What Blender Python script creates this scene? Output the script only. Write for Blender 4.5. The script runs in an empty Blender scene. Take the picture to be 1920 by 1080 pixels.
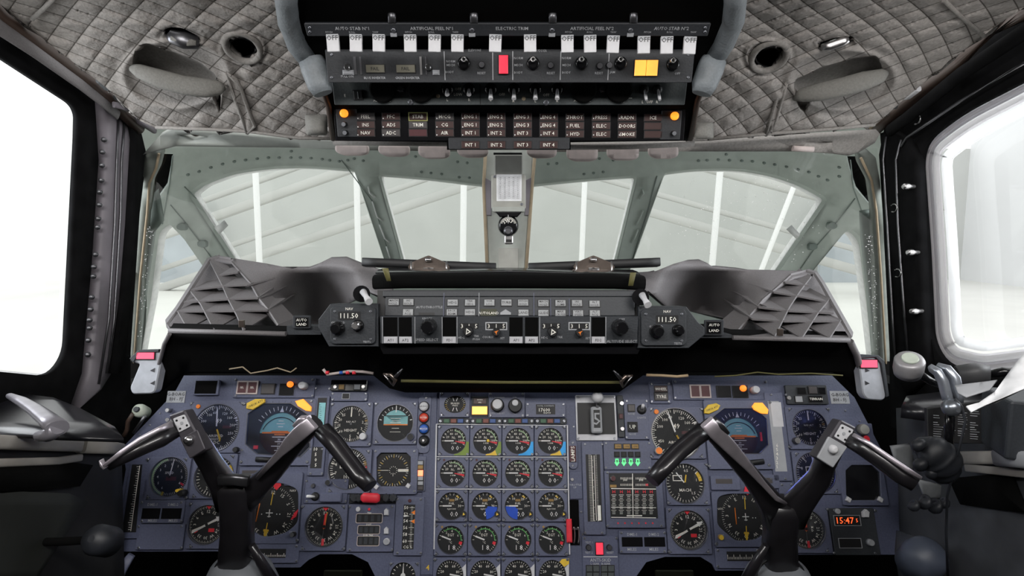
import bpy, bmesh, math, random
from mathutils import Vector, Matrix, noise
from mathutils.geometry import delaunay_2d_cdt
random.seed(7)
R = math.radians
SC = bpy.context.scene
COL = SC.collection

# ---------------------------------------------------------------- camera
FPX = 1100.0
PITCH = R(-6)
CAM = Vector((0, 0, 1.25))
cd = bpy.data.cameras.new('camera'); cam = bpy.data.objects.new('camera', cd); COL.objects.link(cam)
cd.sensor_width = 36; cd.lens = FPX/1920*36; cd.clip_start = 0.02; cd.clip_end = 500
cam.location = CAM; cam.rotation_euler = (R(90)+PITCH, 0, 0)
SC.camera = cam

# ---------------------------------------------------------------- sky, lights, exposure
w = bpy.data.worlds.new('hangar_daylight'); SC.world = w; w.use_nodes = True
bg = w.node_tree.nodes['Background']
tc = w.node_tree.nodes.new('ShaderNodeTexCoord'); sx = w.node_tree.nodes.new('ShaderNodeSeparateXYZ')
cr = w.node_tree.nodes.new('ShaderNodeValToRGB')
w.node_tree.links.new(tc.outputs['Generated'], sx.inputs[0]); w.node_tree.links.new(sx.outputs['Z'], cr.inputs[0])
w.node_tree.links.new(cr.outputs[0], bg.inputs[0])
cr.color_ramp.elements[0].color = (.85, .87, .86, 1); cr.color_ramp.elements[0].position = 0
cr.color_ramp.elements[1].color = (1, 1, 1, 1); cr.color_ramp.elements[1].position = .5
bg.inputs[1].default_value = 1.6
def area(name, loc, target, size, power, color=(1, 1, 1)):
    l = bpy.data.lights.new(name, 'AREA'); l.shape = 'RECTANGLE'; l.size, l.size_y = size; l.energy = power; l.color = color
    o = bpy.data.objects.new(name, l); COL.objects.link(o); o.location = loc
    o.rotation_euler = (Vector(target)-Vector(loc)).to_track_quat('-Z', 'Y').to_euler()
    return o
for sx_ in (-1, 1): area('cabin_fill_light', (.42*sx_, 0.02, 1.70), (.28*sx_, 1.1, .95), (.6, .2), 10, (1, .975, .95))  # unseen fill lights added overhead to brighten the panel and liner
area('window_daylight_port', (-1.5, .75, 1.45), (0, 1.0, 1.0), (.9, .6), 18, (.93, .96, 1))
area('window_daylight_starboard', (1.5, .75, 1.45), (0, 1.0, 1.0), (.9, .6), 18, (.93, .96, 1))
SC.view_settings.view_transform = 'Standard'; SC.view_settings.look = 'None'
SC.view_settings.gamma = 1; SC.view_settings.use_curve_mapping = False
SC.view_settings.exposure = 0.0

# ---------------------------------------------------------------- pixel geometry
CF = Vector((0, math.cos(PITCH), math.sin(PITCH))); CU = Vector((0, -math.sin(PITCH), math.cos(PITCH)))
def ray(px, py): return Vector(((px-960)/FPX, 0, 0)) + CU*((540-py)/FPX) + CF
def P(px, py, Y):
    d = ray(px, py); return CAM + d*(Y/d.y)
def hit(px, py, o, n):
    d = ray(px, py); return CAM + d*((o-CAM).dot(n)/d.dot(n))

# ---------------------------------------------------------------- materials
MATS = {}
def mat(name, col, rough=.5, metal=0, emit=None, es=1, var=.1, bump=.0, scale=60, coat=0, spec=.5):
    m = bpy.data.materials.new(name); m.use_nodes = True; nt = m.node_tree; b = nt.nodes['Principled BSDF']
    b.inputs['Roughness'].default_value = rough; b.inputs['Metallic'].default_value = metal
    b.inputs['Specular IOR Level'].default_value = spec
    if coat: b.inputs['Coat Weight'].default_value = coat; b.inputs['Coat Roughness'].default_value = .08
    n = nt.nodes.new('ShaderNodeTexNoise'); n.inputs['Scale'].default_value = scale; n.inputs['Detail'].default_value = 3
    t = nt.nodes.new('ShaderNodeTexCoord'); nt.links.new(t.outputs['Object'], n.inputs['Vector'])
    r = nt.nodes.new('ShaderNodeValToRGB'); nt.links.new(n.outputs['Fac'], r.inputs[0])
    c = Vector(col)
    r.color_ramp.elements[0].color = (*(c*(1-var)), 1); r.color_ramp.elements[0].position = .3
    r.color_ramp.elements[1].color = (*(c*(1+var)), 1); r.color_ramp.elements[1].position = .7
    nt.links.new(r.outputs[0], b.inputs['Base Color'])
    if bump:
        k = nt.nodes.new('ShaderNodeBump'); k.inputs['Strength'].default_value = bump; k.inputs['Distance'].default_value = .002
        nt.links.new(n.outputs['Fac'], k.inputs['Height']); nt.links.new(k.outputs[0], b.inputs['Normal'])
    if emit:
        b.inputs['Emission Color'].default_value = (*emit, 1); b.inputs['Emission Strength'].default_value = es
    MATS[name] = m; return m
def glass(name, tint=(1, 1, 1), refl=.06):
    m = bpy.data.materials.new(name); m.use_nodes = True; nt = m.node_tree; nt.nodes.remove(nt.nodes['Principled BSDF'])
    tr = nt.nodes.new('ShaderNodeBsdfTransparent'); tr.inputs[0].default_value = (*tint, 1)
    g = nt.nodes.new('ShaderNodeBsdfGlossy'); g.inputs['Roughness'].default_value = .03
    fr = nt.nodes.new('ShaderNodeFresnel'); fr.inputs['IOR'].default_value = 1.45
    ml = nt.nodes.new('ShaderNodeMath'); ml.operation = 'MULTIPLY'; ml.inputs[1].default_value = refl/.04; ml.use_clamp = True
    nt.links.new(fr.outputs[0], ml.inputs[0])
    mx = nt.nodes.new('ShaderNodeMixShader'); nt.links.new(ml.outputs[0], mx.inputs[0])
    nt.links.new(tr.outputs[0], mx.inputs[1]); nt.links.new(g.outputs[0], mx.inputs[2])
    nt.links.new(mx.outputs[0], nt.nodes['Material Output'].inputs[0]); MATS[name] = m
mat('panel', (.080, .090, .150), .55, var=.12, bump=.15, scale=300)
mat('bezel', (.096, .106, .168), .5, var=.1, bump=.1, scale=300)
mat('edge', (.55, .55, .58), .45, var=.1)
mat('shroud_grey', (.155, .146, .15), .6, var=.1, bump=.3, scale=400)
mat('dark_panel', (.028, .032, .038), .55, var=.12, bump=.2, scale=300)
mat('over_panel', (.022, .024, .028), .6, var=.12, bump=.2, scale=300)
mat('over_green', (.055, .064, .066), .6, var=.12, bump=.2, scale=300)
mat('black', (.006, .006, .007), .55, var=.1)
mat('gloss_black', (.006, .006, .007), .2, var=.1)
mat('matt_black', (.003, .003, .003), .95, var=.1, spec=.1)
mat('dial', (.006, .007, .009), .6, var=.1)
mat('dial_blue', (.02, .05, .28), .5, var=.25, scale=30)
mat('dial_haze', (.06, .12, .22), .4, var=.5, scale=60)
mat('cream', (.88, .86, .79), .6)
mat('grey_text', (.42, .43, .45), .7)
mat('white', (.80, .80, .80), .5)
mat('tab', (.56, .56, .58), .6, var=.06)
mat('tab_dark', (.34, .35, .37), .6, var=.06)
mat('red', (.75, .03, .05), .45)
mat('dark_red', (.07, .014, .018), .5)
mat('brown_lamp', (.045, .018, .016), .45)
mat('grey_lamp', (.06, .052, .052), .45)
mat('orange', (.85, .22, .02), .5)
mat('amber_dim', (.30, .18, .05), .5)
mat('yellow', (.72, .48, .04), .5)
mat('green', (.10, .42, .10), .5)
mat('pale_green', (.42, .60, .34), .5)
mat('blue', (.02, .10, .42), .4)
mat('sky_blue', (.02, .33, .75), .5)
mat('patch_blue', (.01, .08, .55), .5)
mat('leaf_green', (.16, .24, .03), .5)
mat('cyan', (.22, .50, .53), .5)
mat('brown', (.05, .03, .022), .5)
mat('metal', (.55, .54, .54), .3, 1)
mat('screw', (.30, .31, .34), .35, .9)
mat('dark_metal', (.14, .14, .15), .35, .9)
mat('bronze', (.28, .23, .20), .3, .9)
mat('liner', (.25, .23, .212), .95, var=.14, bump=.6, scale=220, spec=.15)
mat('liner_piping', (.26, .245, .23), .9, var=.14, bump=.4, scale=220, spec=.15)
mat('pad', (.19, .21, .225), .55, var=.08, bump=.4, scale=260)
mat('pad_grey', (.20, .195, .18), .8, var=.1, bump=.4, scale=260)
mat('tan', (.30, .24, .16), .7)
mat('visor', (.50, .55, .51), .6, var=.08, scale=20)
mat('visor_dark', (.22, .26, .24), .6, var=.08, scale=20)
mat('post_green', (.36, .38, .35), .6, var=.08, scale=40)
mat('post_box', (.33, .33, .30), .6, var=.08, scale=40)
mat('mauve', (.17, .155, .175), .55, var=.1, scale=20)
mat('frame_black', (.006, .006, .0065), .9, var=.3, scale=30, spec=.06)
mat('sill', (.012, .012, .015), .28, var=.3, scale=14)
mat('seal', (.6, .6, .58), .4)
mat('pink_tab', (.48, .41, .39), .7)
mat('armrest', (.34, .32, .29), .6, var=.1, scale=30)
mat('console', (.010, .010, .011), .7, var=.15, scale=40)
mat('floor_black', (.01, .01, .011), .9)
mat('olive', (.11, .10, .03), .6)
mat('paper', (.75, .76, .78), .8)
mat('rubber', (.016, .018, .023), .5, var=.25, scale=30, bump=.5)
mat('boot', (.14, .15, .165), .55, var=.15, scale=20)
mat('yoke', (.012, .011, .013), .32, var=.2, scale=30, coat=.3)
mat('yoke_metal', (.48, .44, .48), .38, .75, var=.12, scale=40)
mat('block', (.07, .065, .075), .4, .3, var=.1)
mat('wire_tan', (.45, .33, .2), .6)
mat('hangar_wall', (.58, .59, .575), .9, var=.05, scale=.2)
mat('hangar_steel', (.54, .54, .525), .9, var=.05, scale=.2)
mat('hangar_floor', (.72, .72, .69), .8, var=.05, scale=.2)
mat('hangar_door', (.42, .46, .50), .9, var=.15, scale=.3)
mat('lit_red', (.6, .02, .03), .4, emit=(1, .05, .1), es=.85)
mat('lit_orange', (.8, .3, .02), .4, emit=(1, .33, .04), es=1.1)
mat('lit_amber', (.8, .4, .05), .4, emit=(1, .36, .08), es=2.2)
mat('lit_lamp', (.8, .2, .02), .4, emit=(1, .2, .02), es=1.4)
mat('lit_green', (.1, .8, .2), .4, emit=(.15, 1, .35), es=.7)
mat('lit_segment', (.5, .1, .02), .4, emit=(1, .12, .03), es=1.2)
glass('glass', refl=.05)
glass('ws_glass', (.95, .97, .955), refl=.06)
glass('side_glass', (.97, .98, .98), refl=.04)
def ar(name, col, refl):
    glass(name, refl=refl); MATS[name].node_tree.nodes['Glossy BSDF'].inputs[0].default_value = (*col, 1); MATS[name].node_tree.nodes['Glossy BSDF'].inputs['Roughness'].default_value = .12
ar('ar_glass', (.4, .55, 1), .16)
ar('ar_glass2', (.18, .24, .8), .24)
mat('green_dim', (.015, .09, .035), .4)
mat('red_dim', (.16, .03, .015), .4)
mat('blue_dim', (.02, .07, .25), .4)
mat('lit_reddim', (.4, .03, .01), .3, emit=(1, .05, .02), es=.08)
mat('lit_amber_red', (.8, .2, .1), .4, emit=(1, .16, .07), es=3)
mat('fail_lamp', (.17, .16, .12), .5)
mat('lit_orange2', (.8, .4, .05), .4, emit=(1, .42, .07), es=1.15)
mat('lit_lamp2', (.8, .3, .02), .4, emit=(1, .25, .02), es=1.6)
mat('lit_pink', (.6, .1, .15), .4, emit=(1, .07, .16), es=.8)
mat('olive_bright', (.30, .30, .10), .6)
mat('olive_dark', (.04, .042, .02), .6)
mat('tab_btn', (.36, .37, .38), .6)
mat('tab_btn2', (.50, .50, .53), .6)
mat('bracket', (.40, .42, .46), .5)
mat('side_green', (.014, .016, .013), .7, var=.15, scale=20)
mat('side_plate', (.22, .23, .24), .6)
mat('console_r', (.05, .054, .062), .7, var=.15, scale=30)
mat('pale_cap', (.50, .55, .47), .5)
mat('lamp_grey', (.32, .31, .32), .4, .3)
mat('lamp_dark', (.05, .05, .052), .5)
mat('silver', (.42, .45, .5), .3, .7)
mat('silver_dark', (.25, .27, .3), .3, .8)
mat('boot_dark', (.05, .06, .085), .5, var=.2, scale=20)

mat('hangar_pale', (.82, .83, .84), .9, var=.03, scale=.2)
def translucent(name, col):
    m = bpy.data.materials.new(name); m.use_nodes = True; nt = m.node_tree; nt.nodes.remove(nt.nodes['Principled BSDF'])
    a = nt.nodes.new('ShaderNodeBsdfDiffuse'); b = nt.nodes.new('ShaderNodeBsdfTranslucent'); mx = nt.nodes.new('ShaderNodeMixShader'); mx.inputs[0].default_value = .6
    n = nt.nodes.new('ShaderNodeTexNoise'); n.inputs['Scale'].default_value = 30; r = nt.nodes.new('ShaderNodeValToRGB'); nt.links.new(n.outputs['Fac'], r.inputs[0])
    r.color_ramp.elements[0].color = (*[c*.92 for c in col], 1); r.color_ramp.elements[1].color = (*col, 1)
    for q in (a, b): nt.links.new(r.outputs[0], q.inputs['Color'])
    nt.links.new(a.outputs[0], mx.inputs[1]); nt.links.new(b.outputs[0], mx.inputs[2]); nt.links.new(mx.outputs[0], nt.nodes['Material Output'].inputs[0]); MATS[name] = m
translucent('seal_pale', (.86, .85, .86)); translucent('seal_mid', (.55, .54, .56)); translucent('seal_white', (.95, .95, .95))
# quilted cloth: colour darkened along the lines where the padding is sewn down
m = mat('liner', (.34, .318, .30), .95, var=.14, bump=.6, scale=220, spec=.15); nt = m.node_tree; L = nt.links.new
tc_ = nt.nodes.new('ShaderNodeAttribute'); tc_.attribute_name = 'cloth'; sp = nt.nodes.new('ShaderNodeSeparateXYZ'); L(tc_.outputs['Vector'], sp.inputs[0])
def mth(op, a, b=None, c=None):
    n = nt.nodes.new('ShaderNodeMath'); n.operation = op
    for i, v in enumerate((a, b, c)):
        if v is None: continue
        if isinstance(v, (int, float)): n.inputs[i].default_value = v
        else: L(v, n.inputs[i])
    return n.outputs[0]
X, Yc = sp.outputs['X'], sp.outputs['Y']
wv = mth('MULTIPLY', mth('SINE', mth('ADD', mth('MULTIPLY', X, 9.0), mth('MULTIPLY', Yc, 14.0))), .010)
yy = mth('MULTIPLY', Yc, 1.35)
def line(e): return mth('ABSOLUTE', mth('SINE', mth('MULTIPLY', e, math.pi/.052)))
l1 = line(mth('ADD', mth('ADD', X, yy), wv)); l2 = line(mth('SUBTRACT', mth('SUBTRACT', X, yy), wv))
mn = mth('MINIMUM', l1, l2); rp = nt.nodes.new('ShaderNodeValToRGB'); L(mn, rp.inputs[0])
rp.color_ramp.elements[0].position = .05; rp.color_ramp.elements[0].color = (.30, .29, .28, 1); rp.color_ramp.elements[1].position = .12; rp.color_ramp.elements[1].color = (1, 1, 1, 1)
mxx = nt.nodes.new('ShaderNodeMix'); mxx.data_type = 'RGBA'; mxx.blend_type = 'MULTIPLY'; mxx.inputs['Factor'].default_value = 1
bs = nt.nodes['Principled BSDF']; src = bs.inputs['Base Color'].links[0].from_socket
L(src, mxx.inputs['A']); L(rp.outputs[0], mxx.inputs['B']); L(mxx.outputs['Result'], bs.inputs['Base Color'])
mat('handle_metal', (.26, .25, .28), .35, .5, var=.12, scale=40)
mat('edge_green', (.19, .21, .19), .6, var=.1, scale=40)

# ---------------------------------------------------------------- text meshes
TXT = {}
def text_geo(s):
    if s in TXT: return TXT[s]
    cu = bpy.data.curves.new('lettering', 'FONT'); cu.body = s; cu.align_x = 'CENTER'; cu.align_y = 'CENTER'
    cu.resolution_u = 1; cu.offset = .004; cu.space_line = .9
    ob = bpy.data.objects.new('lettering', cu); me = ob.to_mesh()
    v = [(a.co.x, a.co.y) for a in me.vertices]; f = [tuple(p.vertices) for p in me.polygons]
    ob.to_mesh_clear(); bpy.data.objects.remove(ob); bpy.data.curves.remove(cu)
    if v:
        ys = [a[1] for a in v]; xs = [a[0] for a in v]
        cx, cy = (min(xs)+max(xs))/2, (min(ys)+max(ys))/2
        h = .72
        v = [((x-cx)/h, (y-cy)/h) for x, y in v]
    TXT[s] = (v, f); return TXT[s]

def circ(cx, cy, r, n=32, ry=None):
    ry = ry or r
    return [(cx+r*math.cos(2*math.pi*i/n), cy+ry*math.sin(2*math.pi*i/n)) for i in range(n)]
def rrect(x0, y0, x1, y1, r=0, n=3):
    if x0 > x1: x0, x1 = x1, x0
    if y0 > y1: y0, y1 = y1, y0
    r = min(r, (x1-x0)/2*.99, (y1-y0)/2*.99)
    if r <= 0: return [(x0, y0), (x1, y0), (x1, y1), (x0, y1)]
    o = []
    for cx, cy, a in ((x1-r, y0+r, -90), (x1-r, y1-r, 0), (x0+r, y1-r, 90), (x0+r, y0+r, 180)):
        for i in range(n+1):
            t = R(a+90*i/n); o.append((cx+r*math.cos(t), cy+r*math.sin(t)))
    return o
def inset(p, d):
    n = len(p); o = []
    ar = sum(p[i][0]*p[(i+1) % n][1]-p[(i+1) % n][0]*p[i][1] for i in range(n))
    s = 1 if ar > 0 else -1
    for i in range(n):
        a, b, c = Vector(p[i-1]), Vector(p[i]), Vector(p[(i+1) % n])
        e1 = (b-a); e2 = (c-b)
        if e1.length < 1e-9 or e2.length < 1e-9: o.append(tuple(b)); continue
        e1.normalize(); e2.normalize()
        n1 = Vector((-e1.y, e1.x)); n2 = Vector((-e2.y, e2.x)); m = n1+n2
        if m.length < 1e-6: o.append(tuple(b)); continue
        m.normalize(); k = max(m.dot(n1), .35)
        o.append(tuple(b+m*(s*d/k)))
    return o
def in_poly(x, y, p):
    c = False; n = len(p); j = n-1
    for i in range(n):
        xi, yi = p[i]; xj, yj = p[j]
        if (yi > y) != (yj > y) and x < (xj-xi)*(y-yi)/(yj-yi)+xi: c = not c
        j = i
    return c
def smooth_poly(p, it=2):
    for _ in range(it):
        q = []
        for i in range(len(p)):
            a, b = p[i], p[(i+1) % len(p)]
            q += [(a[0]*.75+b[0]*.25, a[1]*.75+b[1]*.25), (a[0]*.25+b[0]*.75, a[1]*.25+b[1]*.75)]
        p = q
    return p
def rpoly(p, r, n=4):
    """polygon with corners rounded by r (r may be a list)"""
    o = []
    for i in range(len(p)):
        a, b, c = Vector(p[i-1][:2]), Vector(p[i][:2]), Vector(p[(i+1) % len(p)][:2])
        rr = r[i] if isinstance(r, (list, tuple)) else r
        if rr <= 0: o.append(tuple(b)); continue
        d1 = min(rr, (a-b).length*.49); d2 = min(rr, (c-b).length*.49)
        s = b+(a-b).normalized()*d1; e = b+(c-b).normalized()*d2
        for k in range(n+1):
            t = k/n; q = s*(1-t)**2+b*2*t*(1-t)+e*t*t; o.append((q.x, q.y))
    return o

class MB:
    def __init__(s): s.v = []; s.f = []; s.m = []; s.sm = []
    def add(s, vs, fs, m, smooth=False):
        b = len(s.v); s.v += [tuple(v) for v in vs]
        for f in fs: s.f.append(tuple(i+b for i in f)); s.m.append(m); s.sm.append(smooth)
        return s
    def prism(s, p, z0, z1, m, ch=0, top=None):
        ar = sum(p[i][0]*p[(i+1) % len(p)][1]-p[(i+1) % len(p)][0]*p[i][1] for i in range(len(p)))
        if ar < 0: p = p[::-1]
        n = len(p); rings = [(p, z0)]
        if ch: rings += [(p, z1-ch), (inset(p, ch), z1)]
        else: rings += [(p, z1)]
        vs = [(x, y, z) for q, z in rings for x, y in q]; fs = [tuple(range(n))[::-1]]
        for k in range(len(rings)-1):
            for i in range(n): j = (i+1) % n; fs.append((k*n+i, k*n+j, (k+1)*n+j, (k+1)*n+i))
        s.add(vs, fs, m)
        b = len(s.v)-n; s.f.append(tuple(range(b, b+n))); s.m.append(top or m); s.sm.append(False)
        return s
    def rect(s, x0, y0, x1, y1, z0, z1, m, ch=0, r=0, top=None): return s.prism(rrect(x0, y0, x1, y1, r), z0, z1, m, ch, top)
    def cyl(s, x, y, r, z0, z1, m, ch=0, n=24, top=None): return s.lathe(x, y, [(r, z0), (r, z1-ch), (r-ch, z1)] if ch else [(r, z0), (r, z1)], m, n, top)
    def lathe(s, x, y, prof, m, n=24, top=None, smooth=True, flute=0):
        b = len(s.v)
        for r, z in prof:
            for i in range(n):
                a = 2*math.pi*i/n; q = r*(1-flute*(i % 2)); s.v.append((x+q*math.cos(a), y+q*math.sin(a), z))
        for k in range(len(prof)-1):
            for i in range(n):
                j = (i+1) % n; s.f.append((b+k*n+i, b+k*n+j, b+(k+1)*n+j, b+(k+1)*n+i)); s.m.append(m); s.sm.append(smooth and not flute)
        t = b+(len(prof)-1)*n; s.f.append(tuple(range(t, t+n))); s.m.append(top or m); s.sm.append(False)
        s.f.append(tuple(range(b, b+n))[::-1]); s.m.append(m); s.sm.append(False)
        return s
    def flat(s, p, z, m, th=.0003):
        return s.prism(p, z, z+th, m)
    def plate(s, outer, hole, c, z0, z1, m, ch=.0008, top=None):
        """plate with one hole; both outlines star-shaped about c"""
        def at(poly, a):
            d = Vector((math.cos(a), math.sin(a))); best = None
            for i in range(len(poly)):
                p, q = Vector(poly[i])-Vector(c), Vector(poly[(i+1) % len(poly)])-Vector(c); e = q-p
                den = d.x*e.y-d.y*e.x
                if abs(den) < 1e-12: continue
                t = (p.x*e.y-p.y*e.x)/den; u = (p.x*d.y-p.y*d.x)/den
                if t > 0 and -1e-6 <= u <= 1+1e-6 and (best is None or t > best): best = t
            return Vector(c)+d*(best or 0)
        an = sorted({round(math.atan2(q[1]-c[1], q[0]-c[0]) % (2*math.pi), 5) for q in list(outer)+list(hole)})
        n = len(an); O = [at(outer, a) for a in an]; H = [at(hole, a) for a in an]
        def sh(pt, d): v = pt-Vector(c); return Vector(c)+v*(1-d/max(v.length, 1e-6))
        rings = [(O, z0), (O, z1-ch), ([sh(p, ch) for p in O], z1), ([sh(p, -ch) for p in H], z1), (H, z1-ch), (H, z0)]
        vs = [(p.x, p.y, z) for q, z in rings for p in q]; fs = []
        for k in range(5):
            for i in range(n): j = (i+1) % n; fs.append((k*n+i, k*n+j, (k+1)*n+j, (k+1)*n+i))
        s.add(vs, fs, m)
        if top:
            b = len(s.f)-5*n
            for i in range(2*n, 3*n): s.m[b+i] = top
        return s
    def arc(s, cx, cy, r0, r1, a0, a1, z, m, n=16, th=.0003):
        p = []
        for i in range(n+1): a = R(90-(a0+(a1-a0)*i/n)); p.append((cx+r1*math.cos(a), cy+r1*math.sin(a)))
        q = []
        for i in range(n+1): a = R(90-(a0+(a1-a0)*i/n)); q.append((cx+r0*math.cos(a), cy+r0*math.sin(a)))
        vs = [(x, y, z+th) for x, y in p]+[(x, y, z+th) for x, y in q]; k = n+1
        return s.add(vs, [(i+k, i+1+k, i+1, i) for i in range(n)], m)
    def tick(s, cx, cy, r0, r1, a, w, z, m, w1=None):
        a = R(90-a); d = Vector((math.cos(a), math.sin(a))); t = Vector((-d.y, d.x)); c = Vector((cx, cy)); w1 = w if w1 is None else w1
        q = [c+d*r0-t*w/2, c+d*r1-t*w1/2, c+d*r1+t*w1/2, c+d*r0+t*w/2]
        return s.add([(p.x, p.y, z+.0003) for p in q], [(0, 1, 2, 3)], m)
    def ticks(s, cx, cy, r0, r1, a0, a1, n, w, z, m):
        for i in range(n+1): s.tick(cx, cy, r0, r1, a0+(a1-a0)*i/n, w, z, m)
        return s
    def text(s, t, x, y, h, z, m, rot=0, sx=1):
        v, f = text_geo(t); c, q = math.cos(R(rot)), math.sin(R(rot))
        return s.add([(x+(a*sx*c-b*q)*h, y+(a*sx*q+b*c)*h, z+.0003) for a, b in v], f, m)
    def nums(s, cx, cy, r, lst, h, z, m, radial=False, sx=1):
        for a, t in lst: s.text(t, cx+r*math.sin(R(a)), cy+r*math.cos(R(a)), h, z, m, rot=-a if radial else 0, sx=sx)
        return s
    def tube(s, pts, rad, m, n=10, cap=True):
        return s.loft(pts, [(r, r) for r in (rad if isinstance(rad, (list, tuple)) else [rad]*len(pts))], m, n, sup=2, cap=cap)
    def loft(s, pts, wd, m, n=16, sup=2, ref=(0, -1, 0), cap=True, top=None, rnd=True):
        """sweep of superellipse sections: half-width across, half-depth towards ref"""
        pts = [Vector(p) for p in pts]; b = len(s.v); K = len(pts)
        for k in range(K):
            t = (pts[min(k+1, K-1)]-pts[max(k-1, 0)]).normalized()
            rf = Vector(ref)
            if abs(t.dot(rf)) > .97: rf = Vector((0, 0, 1))
            side = t.cross(rf).normalized(); up = side.cross(t).normalized()
            for i in range(n):
                a = 2*math.pi*(i+.5)/n; ca, sa = math.cos(a), math.sin(a)
                x = math.copysign(abs(ca)**(2/sup), ca)*wd[k][0]; y = math.copysign(abs(sa)**(2/sup), sa)*wd[k][1]
                s.v.append(tuple(pts[k]+side*x+up*y))
        for k in range(K-1):
            for i in range(n):
                j = (i+1) % n; s.f.append((b+k*n+i, b+k*n+j, b+(k+1)*n+j, b+(k+1)*n+i)); s.sm.append(True)
                a = (i+1)/n*360
                s.m.append(top if top and 40 < a < 140 else m)
        if cap:
            s.f.append(tuple(range(b, b+n))[::-1]); s.f.append(tuple(range(b+(K-1)*n, b+K*n))); s.m += [m, m]; s.sm += [False, False]
        return s
    def build(s, name, parent=None, matrix=None, solid=0, bevel=0, sub=0):
        me = bpy.data.meshes.new(name); me.from_pydata(s.v, [], s.f)
        names = []
        for i, p in enumerate(me.polygons):
            if s.m[i] not in names: names.append(s.m[i]); me.materials.append(MATS[s.m[i]])
            p.material_index = names.index(s.m[i]); p.use_smooth = s.sm[i]
        me.update()
        ob = bpy.data.objects.new(name, me); COL.objects.link(ob)
        if parent: ob.parent = parent
        if matrix is not None: ob.matrix_world = matrix
        if solid: md = ob.modifiers.new('thickness', 'SOLIDIFY'); md.thickness = solid; md.offset = 0
        if bevel: md = ob.modifiers.new('bevel', 'BEVEL'); md.width = bevel; md.segments = 2; md.limit_method = 'ANGLE'
        if sub: md = ob.modifiers.new('subdivision', 'SUBSURF'); md.levels = sub; md.render_levels = sub
        return ob

def tag(o, label, cat, group=None, kind=None):
    o['label'] = label; o['category'] = cat
    if group: o['group'] = group
    if kind: o['kind'] = kind
    return o
def struct(o): o['kind'] = 'structure'; return o
def empty(name, loc, rot=None):
    o = bpy.data.objects.new(name, None); COL.objects.link(o); o.empty_display_size = .02
    o.matrix_world = Matrix.Translation(loc) @ (rot.to_4x4() if rot else Matrix.Identity(4)); return o

class Frame:
    """a flat panel: origin under pixel (px,py) at depth Y, leaning away by t degrees, turned by yaw"""
    def __init__(s, px, py, Y, t, yaw=0):
        s.o = P(px, py, Y); t = R(t); s.u = Vector((1, 0, 0)); s.v = Vector((0, math.sin(t), math.cos(t)))
        Z = Matrix.Rotation(R(yaw), 3, 'Z'); s.u = Z @ s.u; s.v = Z @ s.v
        s.n = s.u.cross(s.v); s.R = Matrix((s.u, s.v, s.n)).transposed()
    def pt(s, px, py, h=0): return hit(px, py, s.o+s.n*h, s.n)
class T:
    """a thing on a panel frame; px() turns a picture position into its local xy at height z"""
    def __init__(s, name, label, cat, F, px, py, h=0, group=None):
        s.F = F; s.h = h; s.o = F.pt(px, py, h); s.e = empty(name, s.o, F.R)
        s.M = s.e.matrix_world.copy(); tag(s.e, label, cat, group); s.k = (F.pt(px+1, py, h)-s.o).length
    def px(s, x, y, z=0):
        d = s.F.pt(x, y, s.h+z)-s.o; return (d.dot(s.F.u), d.dot(s.F.v))
    def box(s, x0, y0, x1, y1, z):
        a = s.px((x0+x1)/2, y0, z); b = s.px((x0+x1)/2, y1, z); c = s.px(x0, (y0+y1)/2, z); d = s.px(x1, (y0+y1)/2, z)
        return (c[0], b[1], d[0], a[1])
    def poly(s, pts, z): return [s.px(x, y, z) for x, y in pts]
    def part(s, name, mb, parent=None, **k):
        o = mb.build(name, None, None, **k); o.parent = parent or s.e
        return o
SCREW = {}
def screws(t, pts, z, r=.0028, parent=None, slot=True):
    key = round(r, 4)
    if key not in SCREW:
        m = MB(); m.lathe(0, 0, [(r, 0), (r, r*.3), (r*.7, r*.55)], 'screw', 10); m.rect(-r*.6, -r*.1, r*.6, r*.1, r*.54, r*.57, 'black')
        so = m.build('screw'); SCREW[key] = so.data; bpy.data.objects.remove(so)
    for i, (x, y) in enumerate(pts):
        o = bpy.data.objects.new('screw', SCREW[key]); COL.objects.link(o); o.parent = parent or t.e; o.location = (x, y, z)
        o.rotation_euler = (0, 0, random.uniform(0, 3))

def sheet(name, outer, holes, fn, m, step=40, solid=.01, parent=None, smooth=True, off=1):
    """surface laid over a picture outline at the depth given by fn(px,py)->point"""
    pts = []; eds = []
    for pl in [outer]+holes:
        b = len(pts); n = len(pl); pts += [Vector(p[:2]) for p in pl]; eds += [(b+i, b+(i+1) % n) for i in range(n)]
    xs = [p.x for p in pts]; ys = [p.y for p in pts]
    x = min(xs)+step/2
    while x < max(xs):
        y = min(ys)+step/2
        while y < max(ys):
            if in_poly(x, y, outer) and not any(in_poly(x, y, h) for h in holes): pts.append(Vector((x+.01*math.sin(y), y)))
            y += step
        x += step
    v, e, f, *_ = delaunay_2d_cdt(pts, eds, [], 0, 1e-4)
    fs = []
    for t in f:
        cx = sum(v[i].x for i in t)/3; cy = sum(v[i].y for i in t)/3
        if in_poly(cx, cy, outer) and not any(in_poly(cx, cy, h) for h in holes): fs.append(tuple(t)[::-1])
    mb = MB(); mb.add([fn(p.x, p.y) for p in v], fs, m, smooth)
    o = mb.build(name, parent)
    # face towards the camera
    bm = bmesh.new(); bm.from_mesh(o.data); bmesh.ops.recalc_face_normals(bm, faces=bm.faces)
    if bm.faces and sum((f_.calc_center_median()-CAM).dot(f_.normal)*f_.calc_area() for f_ in bm.faces) > 0: bmesh.ops.reverse_faces(bm, faces=bm.faces)
    loose = [q for q in bm.verts if not q.link_faces]; bmesh.ops.delete(bm, geom=loose, context='VERTS')
    bm.to_mesh(o.data); bm.free()
    if solid: md = o.modifiers.new('thickness', 'SOLIDIFY'); md.thickness = solid; md.offset = -1
    return o
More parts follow.
